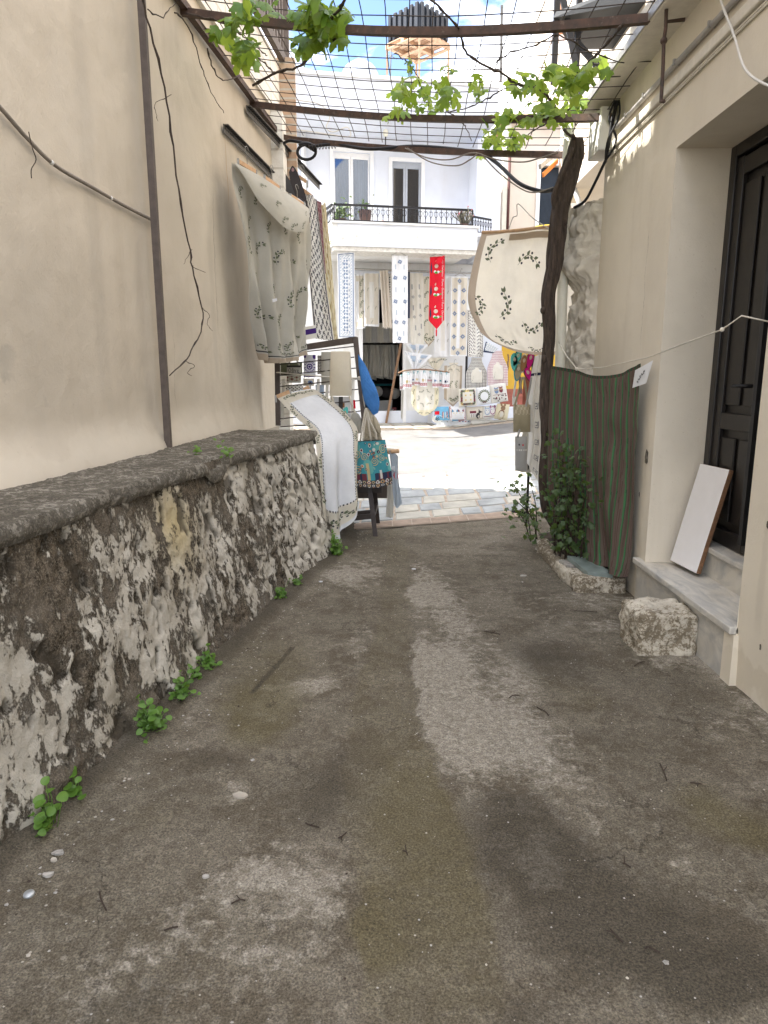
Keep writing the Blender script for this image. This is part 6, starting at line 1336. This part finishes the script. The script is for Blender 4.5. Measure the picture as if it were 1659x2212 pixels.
    hang('table_runner', 1225, 1398, 428, 1318, .52, ['whitec', 'offw', 'greyp2'], 'white runner with pale panel just right of the red runner', lambda u, v: 1 if .38 < u < .62 and .1 < v < .92 else 0, 16, 40, 0, lambda c: [c.motif(sprig(2, 2, .4, 5, False), x, y, .06, 1.3) for x in (.2, .8) for y in (.2, .4, .6, .8)])
    hang('table_runner', 1395, 1585, 432, 1312, .6, ['whitec', 'linen', 'blue'], 'linen runner with blue cross stitch motifs and white middle stripe', lambda u, v: 0 if u < .05 or u > .95 or v < .02 or v > .98 or (.4 < u < .6 and .1 < v < .9) else 1, 20, 60, 0, lambda c: [c.motif(cross_m(2), x, .17 + .145 * k, .115) for x in (.24, .76) for k in range(6)] + [c.motif(cross_m(2), .5, y, .115) for y in (.055, .96)])
    def pd(u, v):
        d = min(u, 1 - u, v * 4, (1 - v) * 4)
        if d < .04: return 0
        if d < .12: return 1 if math.sin(v * 130) * math.sin(u * 60) > .0 else 0
        return 1 if math.sin(v * 84 + 3 * math.sin(u * 20)) * math.sin(u * 25) > .35 and (u < .45 or u > .55) else 0
    hang('table_runner', 745, 928, -30, 492, .62, ['offw', 'greyk'], 'white runner with dark navy scroll border beside the oval tablecloth', pd, 34, 120, 0, None, sk=.03, fz=z7)
    c = Cloth(bil(FP(*z7(950, 320), .7), FP(*z7(1090, 400), .7), FP(*z7(920, 440), .7), FP(*z7(1030, 452), .7)), 24, 20, lambda u, v: 1 if v > .8 or u < .1 else (2 if (int(u * 12) + int(v * 9)) % 2 else 0)); c.build('tea_towel', ['offw', 'navy', 'lblue'], 'blue and white checked towel with navy hem below the oval tablecloth', 'towel')
    # white kerchiefs with squares
    def tri(name, pts, w, mats, label, mot):
        a, b, c_ = [FP(*z6(*p), w) for p in pts]
        c = Cloth(lambda u, v: lerp(lerp(a, b, u), c_, v), 16, 16, 0, lambda u, v: FN * .03 * math.sin(u * 14)); mot(c); c.build(name, mats, label, 'kerchief')
    sq = [([(-.5, -.5), (.5, -.5), (.5, .5), (-.5, .5)], 1), ([(-.42, -.42), (.42, -.42), (.42, .42), (-.42, .42)], 0), (disc(0, 0, .14, 6), 1)]
    tri('kerchief', [(885, 1170), (1140, 1185), (1010, 1330)], .54, ['whitec', 'lblue'], 'upper white kerchief with blue squares below the pointed cream runner', lambda c: [c.motif(sq, u, v, .06) for u, v in ((.25, .2), (.33, .2), (.33, .32), (.75, .2), (.67, .3))])
    tri('kerchief', [(880, 1260), (1190, 1300), (985, 1490)], .6, ['whitec', 'lblue'], 'lower white kerchief with blue squares above the row of small towels', lambda c: [c.motif(sq, u, v, .06) for u, v in ((.12, .1), (.25, .25), (.33, .25), (.33, .38), (.7, .15), (.78, .15), (.6, .4), (.68, .4))])
    tri('kerchief', [(1110, 1330), (1335, 1330), (1230, 1500)], .5, ['cream', 'inkgreen', 'ink'], 'cream kerchief with olive sprigs beside the blue squared one', lambda c: [c.motif(sprig(1, 2, .5, 5), u, v, .1, .3) for u, v in ((.3, .3), (.8, .15))])
    # branch with small towels
    br = MB(); br.tube(spline([FP(*z7(-20, 670), .75), FP(*z7(60, 642), .8), FP(*z7(250, 628), .8), FP(*z7(420, 645), .78), FP(*z7(545, 662), .75)], 20), .014, 7); tag(br.build('branch', ['midwood']), 'rough wooden branch carrying the row of small white towels', 'branch')
    tw = [(0, 28, 690, 860, .7, 'leftmost small towel hanging from the branch end', 'blue'), (28, 60, 680, 850, .74, 'second small towel from the left end of the branch', 'maroon'), (38, 132, 668, 835, .84, 'small towel with yellow vase print near the left of the branch', 'gold'), (118, 175, 650, 812, .80, 'small towel with a blue print between vase and centre', 'blue'), (160, 226, 650, 805, .83, 'small towel with two yellow figures left of centre on the branch', 'gold'), (222, 302, 645, 822, .87, 'small towel with yellow boat print at the middle of the branch', 'gold'), (300, 362, 655, 770, .80, 'small towel with a grey figure right of centre', 'greyp2'), (358, 432, 652, 830, .86, 'small towel with blue roof print right of the grey figure', 'blue'), (425, 476, 658, 828, .81, 'small towel with blue ring print second from the right end', 'teal'), (473, 550, 664, 838, .87, 'rightmost small towel with a dark gateway print on the branch', 'navy')]
    for x0, x1, y0, y1, w, lab, ink in tw:
        hang('small_towel', x0, x1, y0, y1, w, ['whitec', 'maroonl', ink, 'teal'], lab, lambda u, v: 1 if .76 < v < .93 and (v < .785 or v > .905 or (int(u * 14) + int(v * 60)) % 3) else 0, 16, 40, 0, lambda c: [c.motif([(disc(-.15, 0, .3, 7), 2), (disc(.2, -.05, .26, 6), 2), ([(-.5, -.4), (.5, -.4), (.4, -.3), (-.4, -.3)], 2)], .5, .56, c.W * .55), c.motif([([(-.3, -.5), (.3, -.5), (.3, .5), (-.3, .5)], 3)], .6, .05, .05, .2)], 4, 'small towel', .012, 'small white towels on the branch', fz=z7)
    # oval cream cloth over low wall
    def ov(u, v): a = 1 - .45 * max(0, (v - .6) / .4) ** 2.2 - .16 * max(0, (.25 - v) / .25); return (.5 + (u - .5) * a, v * (1 - .12 * (2 * u - 1) ** 2 * v))
    hang('oval_cloth', 125, 435, 770, 1145, .78, ['cream2', 'creamy', 'inkgreen', 'ink'], 'oval cream cloth with a ring of sprigs hanging below the small towels', lambda u, v: 1 if u < .16 or u > .84 or v > .82 else 0, 30, 30, 0, lambda c: [c.motif(sprig(2, 3, .7, 5), .5 + .24 * math.cos(a), .46 + .22 * math.sin(a), .09, -a + 1.57) for a in [k * 1.047 for k in range(6)]] + [c.motif(sprig(2, 3, .5, 5), u, v, .09, r_) for u, v, r_ in ((.08, .3, 1.5), (.08, .6, 1.5), (.92, .3, 1.5), (.92, .6, 1.5), (.3, .91, .2), (.6, .92, 0), (.8, .88, .3))], cat='tablecloth', fz=z7, sh=ov)
    hang('table_runner', 492, 690, 588, 1045, .5, ['linen', 'inkgreen', 'tan', 'cream'], 'linen pointed runner on a wire hanger before the white shutter', lambda u, v: 2 if u < .15 or u > .85 or v > .93 else 0, 22, 50, .2, lambda c: [c.motif(sprig(1, 1, .6, 6), .36, .46, .13, 1.4), c.motif(sprig(1, 1, .6, 6), .68, .46, .13, 1.7), c.motif(sprig(1, 1, -.7, 7), .5, .80, .2, 0), c.motif([([(-.5, .5), (.5, .5), (0, -.3)], 3)], .5, .06, .22), c.motif(sprig(1, 1, .6, 5), .3, .1, .08, .4), c.motif(sprig(1, 1, .6, 5), .74, .1, .08, -.4)], fz=z7)
    def wh(px, py, w, s, lab):
        p = FP(px, py, w); m = MB(); m.tube([p + FE * -s - V((0, 0, s * .45)), p, p + FE * s - V((0, 0, s * .45))], .005, 5); m.tube([p, p + V((0, 0, .05)), p + V((0, 0, .09)) + FE * .02, p + V((0, 0, .075)) + FE * .045], .004, 5); tag(m.build('wire_hanger', ['galv']), lab, 'hanger', 'wire hangers at the shop')
    wh(981, 786, .52, .14, 'wire hanger of the linen runner before the white shutter'); wh(861, 544, 1.64, .14, 'wire hanger at the top of the white bouquet runner'); wh(946, 547, 1.64, .14, 'wire hanger at the top of the red runner'); wh(922, 789, .66, .2, 'wire hanger above the branch of small towels'); wh(995, 590, .62, .12, 'wire hanger of the blue cross stitch runner')
    # aprons
    ct = textpolys('CRETE', 2)
    def apron(x0, x1, y0, y1, w, ink, label, tilt):
        def shp(u, v): k = lerp(.5, .98, sst(.05, .55, v)); return (.5 + (u - .5) * k, v)
        TL, TR = FP(*z7(x0, y0), w), FP(*z7(x1, y0), w); z_ = FP(*z7(x0, y1), w).z
        def pat(u, v): return 1 if (u * 15) % 1 < .24 or (v * 21) % 1 < .24 else 0
        c = Cloth(bil(TL, TR, V((TL.x, TL.y, z_)) + FE * tilt, V((TR.x, TR.y, z_)) + FE * tilt), 60, 84, pat, lambda u, v: FN * .02 * math.sin(u * 8), shp)
        pk = [(.30, .40), (.42, .38), (.44, .33), (.60, .33), (.62, .38), (.76, .42), (.80, .62), (.78, .82), (.28, .82), (.25, .60)]
        c.mb.add([c.pt(u, v, 1) for u, v in pk], [tuple(range(10))], 3); c.motif(ct, .53, .76, .075, 0, 2.); c.motif([(disc(0, 0, .5, 10), 4)], .53, .56, .09, 0, 2); c.motif(sprig(5, 5, .6, 5), .42, .65, .12, 1.2, 2); c.motif(sprig(5, 5, .6, 5), .66, .65, .12, 2., 2); c.motif([([(-.5, -.5), (.5, -.5), (.5, .5), (-.5, .5)], 6)], .66, .44, .05, .4, 2.2)
        c.build('apron', ['offw', ink, 'ink', 'cream2', 'goldlt', 'inkgreen', 'whitec'], label, 'apron')
    apron(728, 968, 500, 835, .6, 'dkgrey', 'navy and white checked apron printed CRETE', .0); apron(962, 1190, 425, 808, .66, 'pinkck', 'pink and white checked apron printed CRETE', .03)
    # cushion covers, upper row
    def cush(pts, w, mats, label, mot, th=.05, pat=0):
        a, b, c_, d = [FP(*z7(*p), w) for p in pts]
        P = bil(a, b, c_, d); puff = lambda u, v: FN * th * (max(0, 16 * u * (1 - u) * v * (1 - v)) ** .5)
        c = Cloth(P, 30, 30, pat, puff); mot(c); c.mb.grid(lambda u, v: P(u, v) - puff(u, v) * .6, 12, 12, 0); c.build('cushion', mats, label, 'cushion', 'cushions by the shop')
    J = random.Random(40)
    cush([(648, 845), (838, 832), (652, 1045), (850, 1030)], .72, ['cream2', 'maroon', 'inkgreen', 'goldlt', 'ink'], 'cream cushion with a square wreath of grapes, leftmost of the upper row', lambda c: [c.motif([(disc(0, 0, .4, 6), J.choice((1, 2, 3, 4))), (leafpoly(.1, .1, .5, .3, J.uniform(0, 6)), J.choice((2, 4, 1)))], u, v, .06, J.uniform(0, 6)) for u, v in [(lerp(.16, .84, k / 9), e) for k in range(10) for e in (.14, .86)] + [(e, lerp(.2, .8, k / 8)) for k in range(9) for e in (.14, .86)]] + [c.motif([(disc(0, 0, .5, 6), 3)], u, v, .04) for u, v in ((.36, .38), (.64, .38), (.36, .64), (.64, .64))])
    cush([(845, 836), (995, 815), (850, 1032), (1015, 1010)], .72, ['whitec', 'inkgreen', 'maroon', 'ink'], 'white cushion with an olive wreath and red bow in the upper row', lambda c: (c.motif(wreath(.4, 18, 1, 3), .5, .5, c.W * .85), c.motif([(leafpoly(0, 0, .5, .4, .4), 2), (leafpoly(0, 0, .5, .4, 2.7), 2)], .5, .86, .09)))
    owl = lambda b_, e_: [(disc(0, 0, .34, 10, .46), b_), (disc(-.14, .14, .12, 8), e_), (disc(.14, .14, .12, 8), e_), (disc(-.14, .14, .05, 6), 4), (disc(.14, .14, .05, 6), 4), (leafpoly(-.3, .3, .3, .18, 1.2), b_), (leafpoly(.3, .3, .3, .18, 1.9), b_)]
    cush([(988, 800), (1165, 775), (1015, 1008), (1198, 978)], .74, ['offw', 'gold', 'maroon', 'blue', 'ink'], 'off white cushion with two small owls on a branch', lambda c: (c.motif(owl(3, 1), .34, .36, .13), c.motif(owl(2, 1), .62, .34, .13), [c.motif([(disc(0, 0, .5, 6), J.choice((2, 4)))], J.uniform(.12, .9), J.uniform(.6, .9), .028) for _ in range(20)], c.strip(.1, .9, .56, .58, 2, 8)))
    # lower row
    cush([(385, 1045), (540, 1040), (375, 1200), (550, 1190)], .62, ['skyb', 'red', 'offw', 'ink', 'gold', 'terra2'], 'sky blue cushion with red houses and dotted hills, leftmost of the lower row', lambda c: (c.strip(.02, .3, .3, .55, 1, 4), c.strip(.5, .85, .35, .8, 5, 4), c.strip(.56, .6, .4, .8, 2, 3), c.strip(.68, .72, .4, .8, 2, 3), c.motif([(disc(0, 0, .6, 10, .4), 2)], .22, .86, .2), [c.motif([(disc(0, 0, .5, 5), 3)], J.uniform(.05, .4), J.uniform(.72, .97), .02, 0, 2) for _ in range(12)], c.motif([(disc(0, 0, .5, 9), 2)], .9, .72, .09)))
    cat_ = lambda b_, e_: [([(-.4, -.9), (.4, -.9), (.42, .3), (-.42, .3)], b_), ([(-.42, .29), (-.1, .29), (-.34, .62)], b_), ([(.42, .29), (.1, .29), (.34, .62)], b_), (disc(-.17, .12, .1, 7, .06), e_), (disc(.17, .12, .1, 7, .06), e_), (disc(0, -.12, .13, 7), 3)]
    cush([(545, 1040), (715, 1035), (555, 1190), (725, 1185)], .66, ['whitec', 'catblue', 'maroon', 'offw', 'goldlt', 'terra2'], 'cushion with one blue and one maroon cat sitting side by side', lambda c: (c.strip(.0, .1, 0, 1, 5, 5), c.strip(.9, 1, 0, 1, 5, 5), c.motif(cat_(1, 4), .32, .55, .16), c.motif(cat_(2, 4), .70, .55, .16)))
    cush([(722, 1045), (925, 1035), (735, 1190), (920, 1180)], .64, ['linen', 'maroon', 'ink', 'whitec', 'dkgrey'], 'beige cushion with a grey dog beside a red seat', lambda c: (c.strip(.2, .55, .32, .5, 1, 4), c.strip(.2, .55, .52, .56, 3, 4), [c.strip(.22 + .06 * k, .245 + .06 * k, .57, .8, 2 if k % 2 else 3, 2) for k in range(6)], c.motif([(disc(0, -.1, .3, 9, .42), 4), (disc(.22, .4, .2, 8), 4), (leafpoly(.3, .4, .4, .16, -.1), 4), (leafpoly(.15, .5, .3, .14, 1.7), 4)], .66, .64, .15)))
    cush([(920, 1035), (1065, 1025), (915, 1185), (1060, 1165)], .66, ['offw', 'lblue', 'purpl2', 'whitec', 'ink', 'maroon'], 'white cushion with a pale blue owl and a purple owl', lambda c: (c.motif(owl(1, 3), .3, .42, .17), c.motif(owl(2, 3), .7, .38, .19), c.strip(.05, .95, .78, .82, 5, 8)))
    cush([(1075, 1005), (1215, 1018), (1040, 1175), (1185, 1192)], .7, ['goldlace', 'midw', 'cream2', 'maroon', 'ink'], 'sandy cushion with a small brown dog, rightmost of the lower row', lambda c: (c.motif([(disc(0, -.25, .26, 10, .42), 1), (disc(.06, .3, .2, 9), 1), (leafpoly(-.05, .4, .35, .18, 1.9), 1), (leafpoly(.14, .4, .35, .18, 1.2), 1), (disc(.02, -.2, .13, 8, .25), 2), ([(-.15, .1), (.2, .1), (.2, .05), (-.15, .05)], 3), (disc(.0, .33, .035, 5), 4), (disc(.13, .33, .035, 5), 4)], .42, .5, .26)))
    # folded cloths on the low shelf edge
    def fold_(x0, x1, y0, y1, w, mats, lab, mot=None, sag=0.):
        A = FP(*z7(x0, y0), w); B = FP(*z7(x1, y0), w); zb_ = FP(*z7(x0, y1), w).z; z_t = A.z
        c = Cloth(lambda u, v: lerp(A, B, u) + (FN * -.25 * (1 - v * 4) if v < .25 else FN * .03 * math.sin(v * 2)) + V((0, 0, 0 if v < .25 else (zb_ - z_t) * (v - .25) / .75 - sag * math.sin(math.pi * u) * v)), 24, 20, 0, lambda u, v: FN * .012 * math.sin(u * 12 + x0))
        if mot: mot(c)
        c.build('folded_cloth', mats, lab, 'cloth')
    fold_(398, 602, 1195, 1283, .50, ['whitec', 'greyp2'], 'white folded cloth with grey print, leftmost below the cushions', lambda c: [c.motif([(disc(0, 0, .5, 6), 1)], u, .36, .04) for u in (.3, .6, .88)])
    fold_(600, 832, 1190, 1265, .53, ['whitec', 'maroonl', 'blue'], 'white folded cloth with a row of red and blue stars', lambda c: [c.motif([(disc(0, 0, .5, 5), 1 + k % 2)], .25 + .14 * k, .4, .05) for k in range(5)])
    fold_(780, 1030, 1186, 1225, .57, ['offw', 'greyp2'], 'off white round cloth sagging over the low shelf', lambda c: c.motif(meander(1), .55, .4, .05), .05)
    fold_(1010, 1245, 1195, 1262, .54, ['whitec'], 'plain white cloth, rightmost on the low shelf', None, .0)
    # inside the shop doorway
    for k in range(9):
        x = 785 + k * 8.2; w = -1.0 - .15 * (k % 3); L = .62 + .14 * ((k * 7) % 5) / 5; p = FP(x, 745, w)
        P = bil(p - FE * .1, p + FE * .1, p - FE * (.14) - V((0, 0, L)), p + FE * .12 - V((0, 0, L * 1.08)))
        Cloth(P, 14, 14, 0, lambda u, v: FN * .03 * math.sin(u * 12 + k) * (.3 + v)).build('hanging_cloth', ['offw' if k % 3 else 'greyl'], 'white cloth hanging in the dark shop doorway', 'cloth', 'white cloths inside the shop doorway')
    for k in range(6):
        x = 782 + k * 13; p = FP(x, 698, -.7); Cloth(bil(p - FE * .14, p + FE * .14, p - FE * .14 - V((0, 0, .42)), p + FE * .14 - V((0, 0, .40))), 8, 8, 0, lambda u, v: FN * .02 * math.sin(u * 9)).build('hanging_cloth', ['greyp2' if k % 2 else 'greyl'], 'greyish cloth hanging high inside the shop doorway', 'cloth', 'greyish cloths high in the shop doorway')
    t = thing('television', FP(828, 814, -2.2), 'small dark television on a shelf inside the shop', 'television'); a, b = FP(806, 801, -2.2), FP(846, 828, -2.2)
    mb = MB(); mb.fbox(fu(a), fu(b), -2.25, -2.2, b.z, a.z); mb.build('screen', ['screen'], t); MB().fbox(fu(a), fu(b), -2.4, -2.1, b.z - .06, b.z - .01).build('stand', ['tealstand'], t)
    pl_ = MB(); pl_.beam(FP(866, 742, .02), FP(834, 914, .06), .05, .05, up=V((0, 1, 0))); tag(pl_.build('wooden_pole', ['midwood']), 'brown wooden pole leaning in the shop doorway', 'pole')
    c = Cloth(bil(FP(816, 882, -1.0), FP(856, 880, -1.0), FP(814, 906, -.9), FP(856, 904, -.9)), 20, 14, lambda u, v: 1 if min(u, 1 - u, v, 1 - v) < .15 or (int(u * 14) + int(v * 9)) % 2 else 0); c.build('rug', ['offw', 'maroonl'], 'red and white patterned rug hanging low inside the shop', 'rug')
    c = Cloth(bil(FP(812, 866, -.9), FP(848, 864, -.9), FP(816, 890, -.8), FP(846, 890, -.8)), 10, 10); c.build('folded_cloth', ['greyp2'], 'grey folded cloth over the red rug inside the shop', 'cloth')
    for k, (x, y) in enumerate(((815, 846), (834, 848), (852, 850))):
        cu_ = MB(); cu_.ball(FP(x, y, -1.6), .13, 0, 12, 8, (1, .4, 1)); tag(cu_.build('cushion', ['offw' if k != 1 else 'dkgrey']), ('white cushion stacked at left inside the shop', 'dark cushion stacked in the middle inside the shop', 'white cushion stacked at right inside the shop')[k], 'cushion')
    mb = MB(); mb.tube(spline([FP(*z6(860, 1680), .2), FP(*z6(850, 1850), .2), FP(*z6(850, 2030), .2)], 8), .02, 6); 
    c = Cloth(bil(FP(*z6(845, 1680), .2), FP(*z6(872, 1680), .2), FP(*z6(838, 1990), .2), FP(*z6(862, 2030), .2)), 8, 14, 0, lambda u, v: FN * .03 * math.sin(u * 12)); c.build('hanging_cloth', ['offw'], 'narrow white cloths hanging against the right side of the shop door', 'cloth')
    for k, (x, y) in enumerate(((1195, 520), (1190, 600))): tag(MB().tube(spline([FP(*z7(x, y - 60), .3), FP(*z7(x + 6, y), .3), FP(*z7(x - 6, y + 60), .3)], 16), .016, 7, ridge=lambda a, t: 1 + .5 * math.sin(t * 40)).build('bead_string', ['midwood']), ('upper string of dark brown beads on the ochre wall', 'lower string of dark brown beads on the ochre wall')[k], 'beads')
goods()
# ---------------------------------------------------------------- weeds, litter
def weeds():
    rr = random.Random(17)
    W = [((112, 1790), .12, 20, .030, 'bright round leaved weed nearest the camera at the foot of the old wall'), ((128, 1728), .08, 14, .026, 'small round leaved weed just above the nearest one'), ((332, 1580), .13, 80, .021, 'largest leafy green weed at the foot of the old wall'), ((398, 1512), .10, 70, .018, 'leafy weed next beyond the largest one by the wall'), ((452, 1450), .10, 50, .018, 'thin weed at the third crack of the wall foot'), ((430, 1470), .06, 24, .017, 'tiny weed between two larger ones by the wall foot'), ((605, 1298), .09, 60, .018, 'small weed at the foot of the wall midway to the drape'), ((646, 1268), .07, 36, .018, 'tiny weed close to the pale end of the wall'), ((719, 1200), .16, 150, .022, 'dense green weed under the draped white runner')]
    for (px, py), s, n, ls, lab in W:
        g = G(px, py); g.x = max(g.x, interp(BASE, g.y) + .02); r = thing('weed', g, lab, 'weed', 'weeds along the wall'); mb = MB(); st = MB()
        for _ in range(n):
            q = g + V((rr.gauss(-.01, s * .24), rr.gauss(0, s * .36), abs(rr.gauss(0, s * .5)) + .015)); q.x = max(q.x, interp(BASE, g.y) - .01)
            nr = V((rr.gauss(.1, .4), rr.gauss(-.35, .4), 1)).normalized(); x = nr.cross(V((rr.gauss(0, 1), rr.gauss(0, 1), .2))).normalized(); y = nr.cross(x); k = ls * rr.uniform(.6, 1.3)
            out = [q] + [q + x * k * .62 * math.cos(a) * (1 - .25 * math.sin(a)) + y * k * .7 * math.sin(a) + nr * (.18 * k * math.cos(a) ** 2) for a in [j * 6.283 / 12 for j in range(12)]]
            mb.add(out, [(0, j + 1, (j + 1) % 12 + 1) for j in range(12)], 0, True); st.tube([g + V((rr.uniform(-.02, .02), rr.uniform(-.02, .02), 0)), q], .0015, 4)
        mb.build('foliage', ['weed'], r); st.build('stem', ['weed'], r)
    for (px, py), lab in (((490, 985), 'small weed growing from the broken edge of the ledge'), ((426, 985), 'tiny weed on the ledge beside the iron post')):
        g = G(px, py, 1.06); r = thing('weed', g, lab, 'weed', 'weeds on the ledge'); mb = MB()
        for _ in range(16): leaf3(mb, g + V((rr.gauss(0, .025), rr.gauss(0, .03), abs(rr.gauss(0, .04)))), V((rr.gauss(0, .4), -.5, .8)), V((rr.gauss(0, 1), 0, 1)), rr.uniform(.02, .04), 0, rr)
        mb.build('foliage', ['weed'], r)
weeds()
def litter():
    rr = random.Random(23)
    def gz(x, y): return tz(x, y) + fbm(x * 3, y * 3, 5, 4) * .006 + fbm(x * 16, y * 16, 2, 3) * .0022
    mb = MB()
    for k in range(2000):
        y = rr.uniform(1.0, 6.9); x0 = interp(BASE, y)
        x = x0 + abs(rr.gauss(0, .16)) if k % 3 == 0 else rr.uniform(x0, 1.75)
        s = rr.uniform(.0015, .0045) * (1.7 if k % 3 == 0 and rr.random() < .4 else 1) * (2.2 if rr.random() < .008 else 1); c = V((x, y, gz(x, y) + s * .2)); a = rr.uniform(0, 6.28)
        vs = []
        for i in range(5): b = a + i * 1.2566; vs.append(c + V((s * math.cos(b) * rr.uniform(.7, 1.3), s * math.sin(b) * rr.uniform(.7, 1.3), 0)))
        vs.append(c + V((rr.uniform(-.3, .3) * s, rr.uniform(-.3, .3) * s, s * rr.uniform(.4, .9)))); mb.add(vs, [(i, (i + 1) % 5, 5) for i in range(5)], 0 if rr.random() < .55 else 1 if rr.random() < .7 else 2)
    o = mb.build('gravel', ['pebble', 'stone', 'twig'], origin=(0, 4, 0)); o['kind'] = 'stuff'
    tw = [((1425, 1650), (1440, 1690), 'r'), ((1490, 1695), (1515, 1698), 'r'), ((1370, 1440), (1392, 1430), 'r'), ((1240, 1320), (1290, 1323), 'a'), ((1160, 1530), (1185, 1548), 'a'), ((500, 1955), (530, 1950), 'r'), ((730, 1812), (748, 1800), 'r'), ((215, 1930), (230, 1970), 'r'), ((1318, 2010), (1345, 2040), 'r'), ((1395, 2050), (1425, 2062), 'r'), ((1100, 1510), (1120, 1505), 'r'), ((355, 2015), (385, 2008), 'r'), ((1345, 1870), (1362, 1880), 'r'), ((1045, 1365), (1080, 1372), 'r'), ((690, 1790), (660, 1780), 'r'), ((870, 1840), (880, 1850), 'r')]
    labs = ['thick dark twig on the concrete at the right middle', 'short twig near the right wall', 'twig before the whitewashed stone block', 'long thin twig left of the stone block', 'curved twig in the pale concrete patch', 'short twig at lower left of the alley', 'small bent twig left of the central strip', 'forked twig near the lower left corner', 'bent twig on the dark patch at lower right', 'fine twig near the lower right corner', 'tiny twig on the pale patch right of centre', 'tiny twig at the lower left by the pale patch', 'twig on the dark patch right of centre', 'thin twig in front of the planter', 'curled dry leaf stalk left of the central strip', 'tiny twig in the central strip']
    for (a, b, _), lab in zip(tw, labs):
        p, q = G(*a), G(*b); p.z = gz(p.x, p.y) + .005; q.z = gz(q.x, q.y) + .006; m = lerp(p, q, .5) + V((rr.uniform(-.01, .01), rr.uniform(-.01, .01), .004)); b_ = MB(); b_.tube(spline([p, m, q], 6), .0025, 5)
        if _ == 'r': b_.tube([m, m + V((rr.uniform(-.03, .03), rr.uniform(-.03, .03), .006))], .002, 4)
        tag(b_.build('twig', ['twig']), lab, 'twig', 'twigs scattered on the concrete')
    g = G(63, 1934); b_ = MB(); b_.tube([g + V((0, 0, .002)), g + V((0, 0, .009))], [.017, .015], 18); tag(b_.build('bottle_cap', ['capm']), 'round grey metal bottle cap on the ground near the old wall', 'bottle cap')
    for (px, py), s, mt, lab in (((398, 1302 + 50), .0, 'whitec', ''), ((125, 1844), .018, 'pebble', 'pale flat tile chip near the bottle cap'), ((105, 1892), .018, 'pebble', 'long white tile chip beside the bottle cap'), ((115, 1860), .012, 'stone', 'grey chip above the long white one'), ((520, 1722), .03, 'stone', 'flat pale stone set in the concrete at left'), ((443, 1895), .012, 'pebble', 'small pale pebble left of the central strip'), ((895, 1231), .02, 'whitec', 'crumpled white paper scrap at the top of the alley'), ((693, 1258), .016, 'whitec', 'white paper scrap near the foot of the wall end'), ((1130, 1245), .03, 'pebble', 'light thin chip lying before the planter')):
        if s == 0: continue
        g = G(px, py); g.z = gz(g.x, g.y); k = [g + V((s * math.cos(a) * rr.uniform(.6, 1.2), s * .7 * math.sin(a) * rr.uniform(.6, 1.2), .001)) for a in [j * .9 for j in range(7)]]; b_ = MB(); b_.add(k + [p + V((0, 0, .006 + rr.uniform(0, .003))) for p in k], [tuple(range(7, 14))] + [(j, (j + 1) % 7, 7 + (j + 1) % 7, 7 + j) for j in range(7)]); tag(b_.build('chip', [mt]), lab, 'chip', 'chips and scraps on the ground')
litter()
# ================================================================ LIGHT, SKY, CAMERA
EL, AZ = R(52), R(180 + 4)        # sun stands to the left (-X), along the street
sd = V((math.cos(EL) * math.cos(AZ), math.cos(EL) * math.sin(AZ), math.sin(EL)))
s = bpy.data.lights.new('sun', 'SUN'); s.energy = 3.1; s.angle = R(.53); s.color = (1, .955, .88)
so = bpy.data.objects.new('sun', s); COL.objects.link(so); so.rotation_euler = sd.to_track_quat('Z', 'Y').to_euler(); so.location = (-6, 8, 12)
w = bpy.data.worlds.new('World'); sc.world = w; w.use_nodes = True; t = w.node_tree; t.nodes.clear()
sky = t.nodes.new('ShaderNodeTexSky'); sky.sky_type = 'NISHITA'; sky.sun_disc = False; sky.sun_elevation = EL; sky.sun_rotation = R(266); sky.altitude = 100; sky.air_density = 1.0; sky.dust_density = .8
tc = t.nodes.new('ShaderNodeTexCoord'); mp = nn(t, 'ShaderNodeMapping', {'Vector': tc.outputs['Generated'], 'Scale': (1, 1, 1.9), 'Location': (1.25, 0, 0)})
n1 = noise(t, mp.outputs[0], 2.3, 9, .58, .25)
cl = ramp(t, n1, .45, .59)
cm = mix(t, cl, mix(t, 1., sky.outputs[0], (.52, .54, .60), 'MULTIPLY'), (9.1, 8.85, 8.6))
bg = nn(t, 'ShaderNodeBackground', {'Color': cm, 'Strength': .15}); ow = t.nodes.new('ShaderNodeOutputWorld'); t.links.new(bg.outputs[0], ow.inputs[0])
cam = bpy.data.cameras.new('camera'); co = bpy.data.objects.new('camera', cam); COL.objects.link(co)
co.location = CAM; co.rotation_euler = (math.pi / 2 - TH, 0, 0); cam.sensor_fit = 'VERTICAL'; cam.sensor_height = 36; cam.sensor_width = 27; cam.lens = F / 2212 * 36; cam.clip_start = .05; cam.clip_end = 400
sc.camera = co
sc.view_settings.view_transform = 'Standard'; sc.view_settings.look = 'None'; sc.view_settings.exposure = 2.3; sc.view_settings.gamma = 1
sc.render.resolution_x = 768; sc.render.resolution_y = 1024
sc.cycles.max_bounces = 7; sc.cycles.diffuse_bounces = 4; sc.cycles.transparent_max_bounces = 8
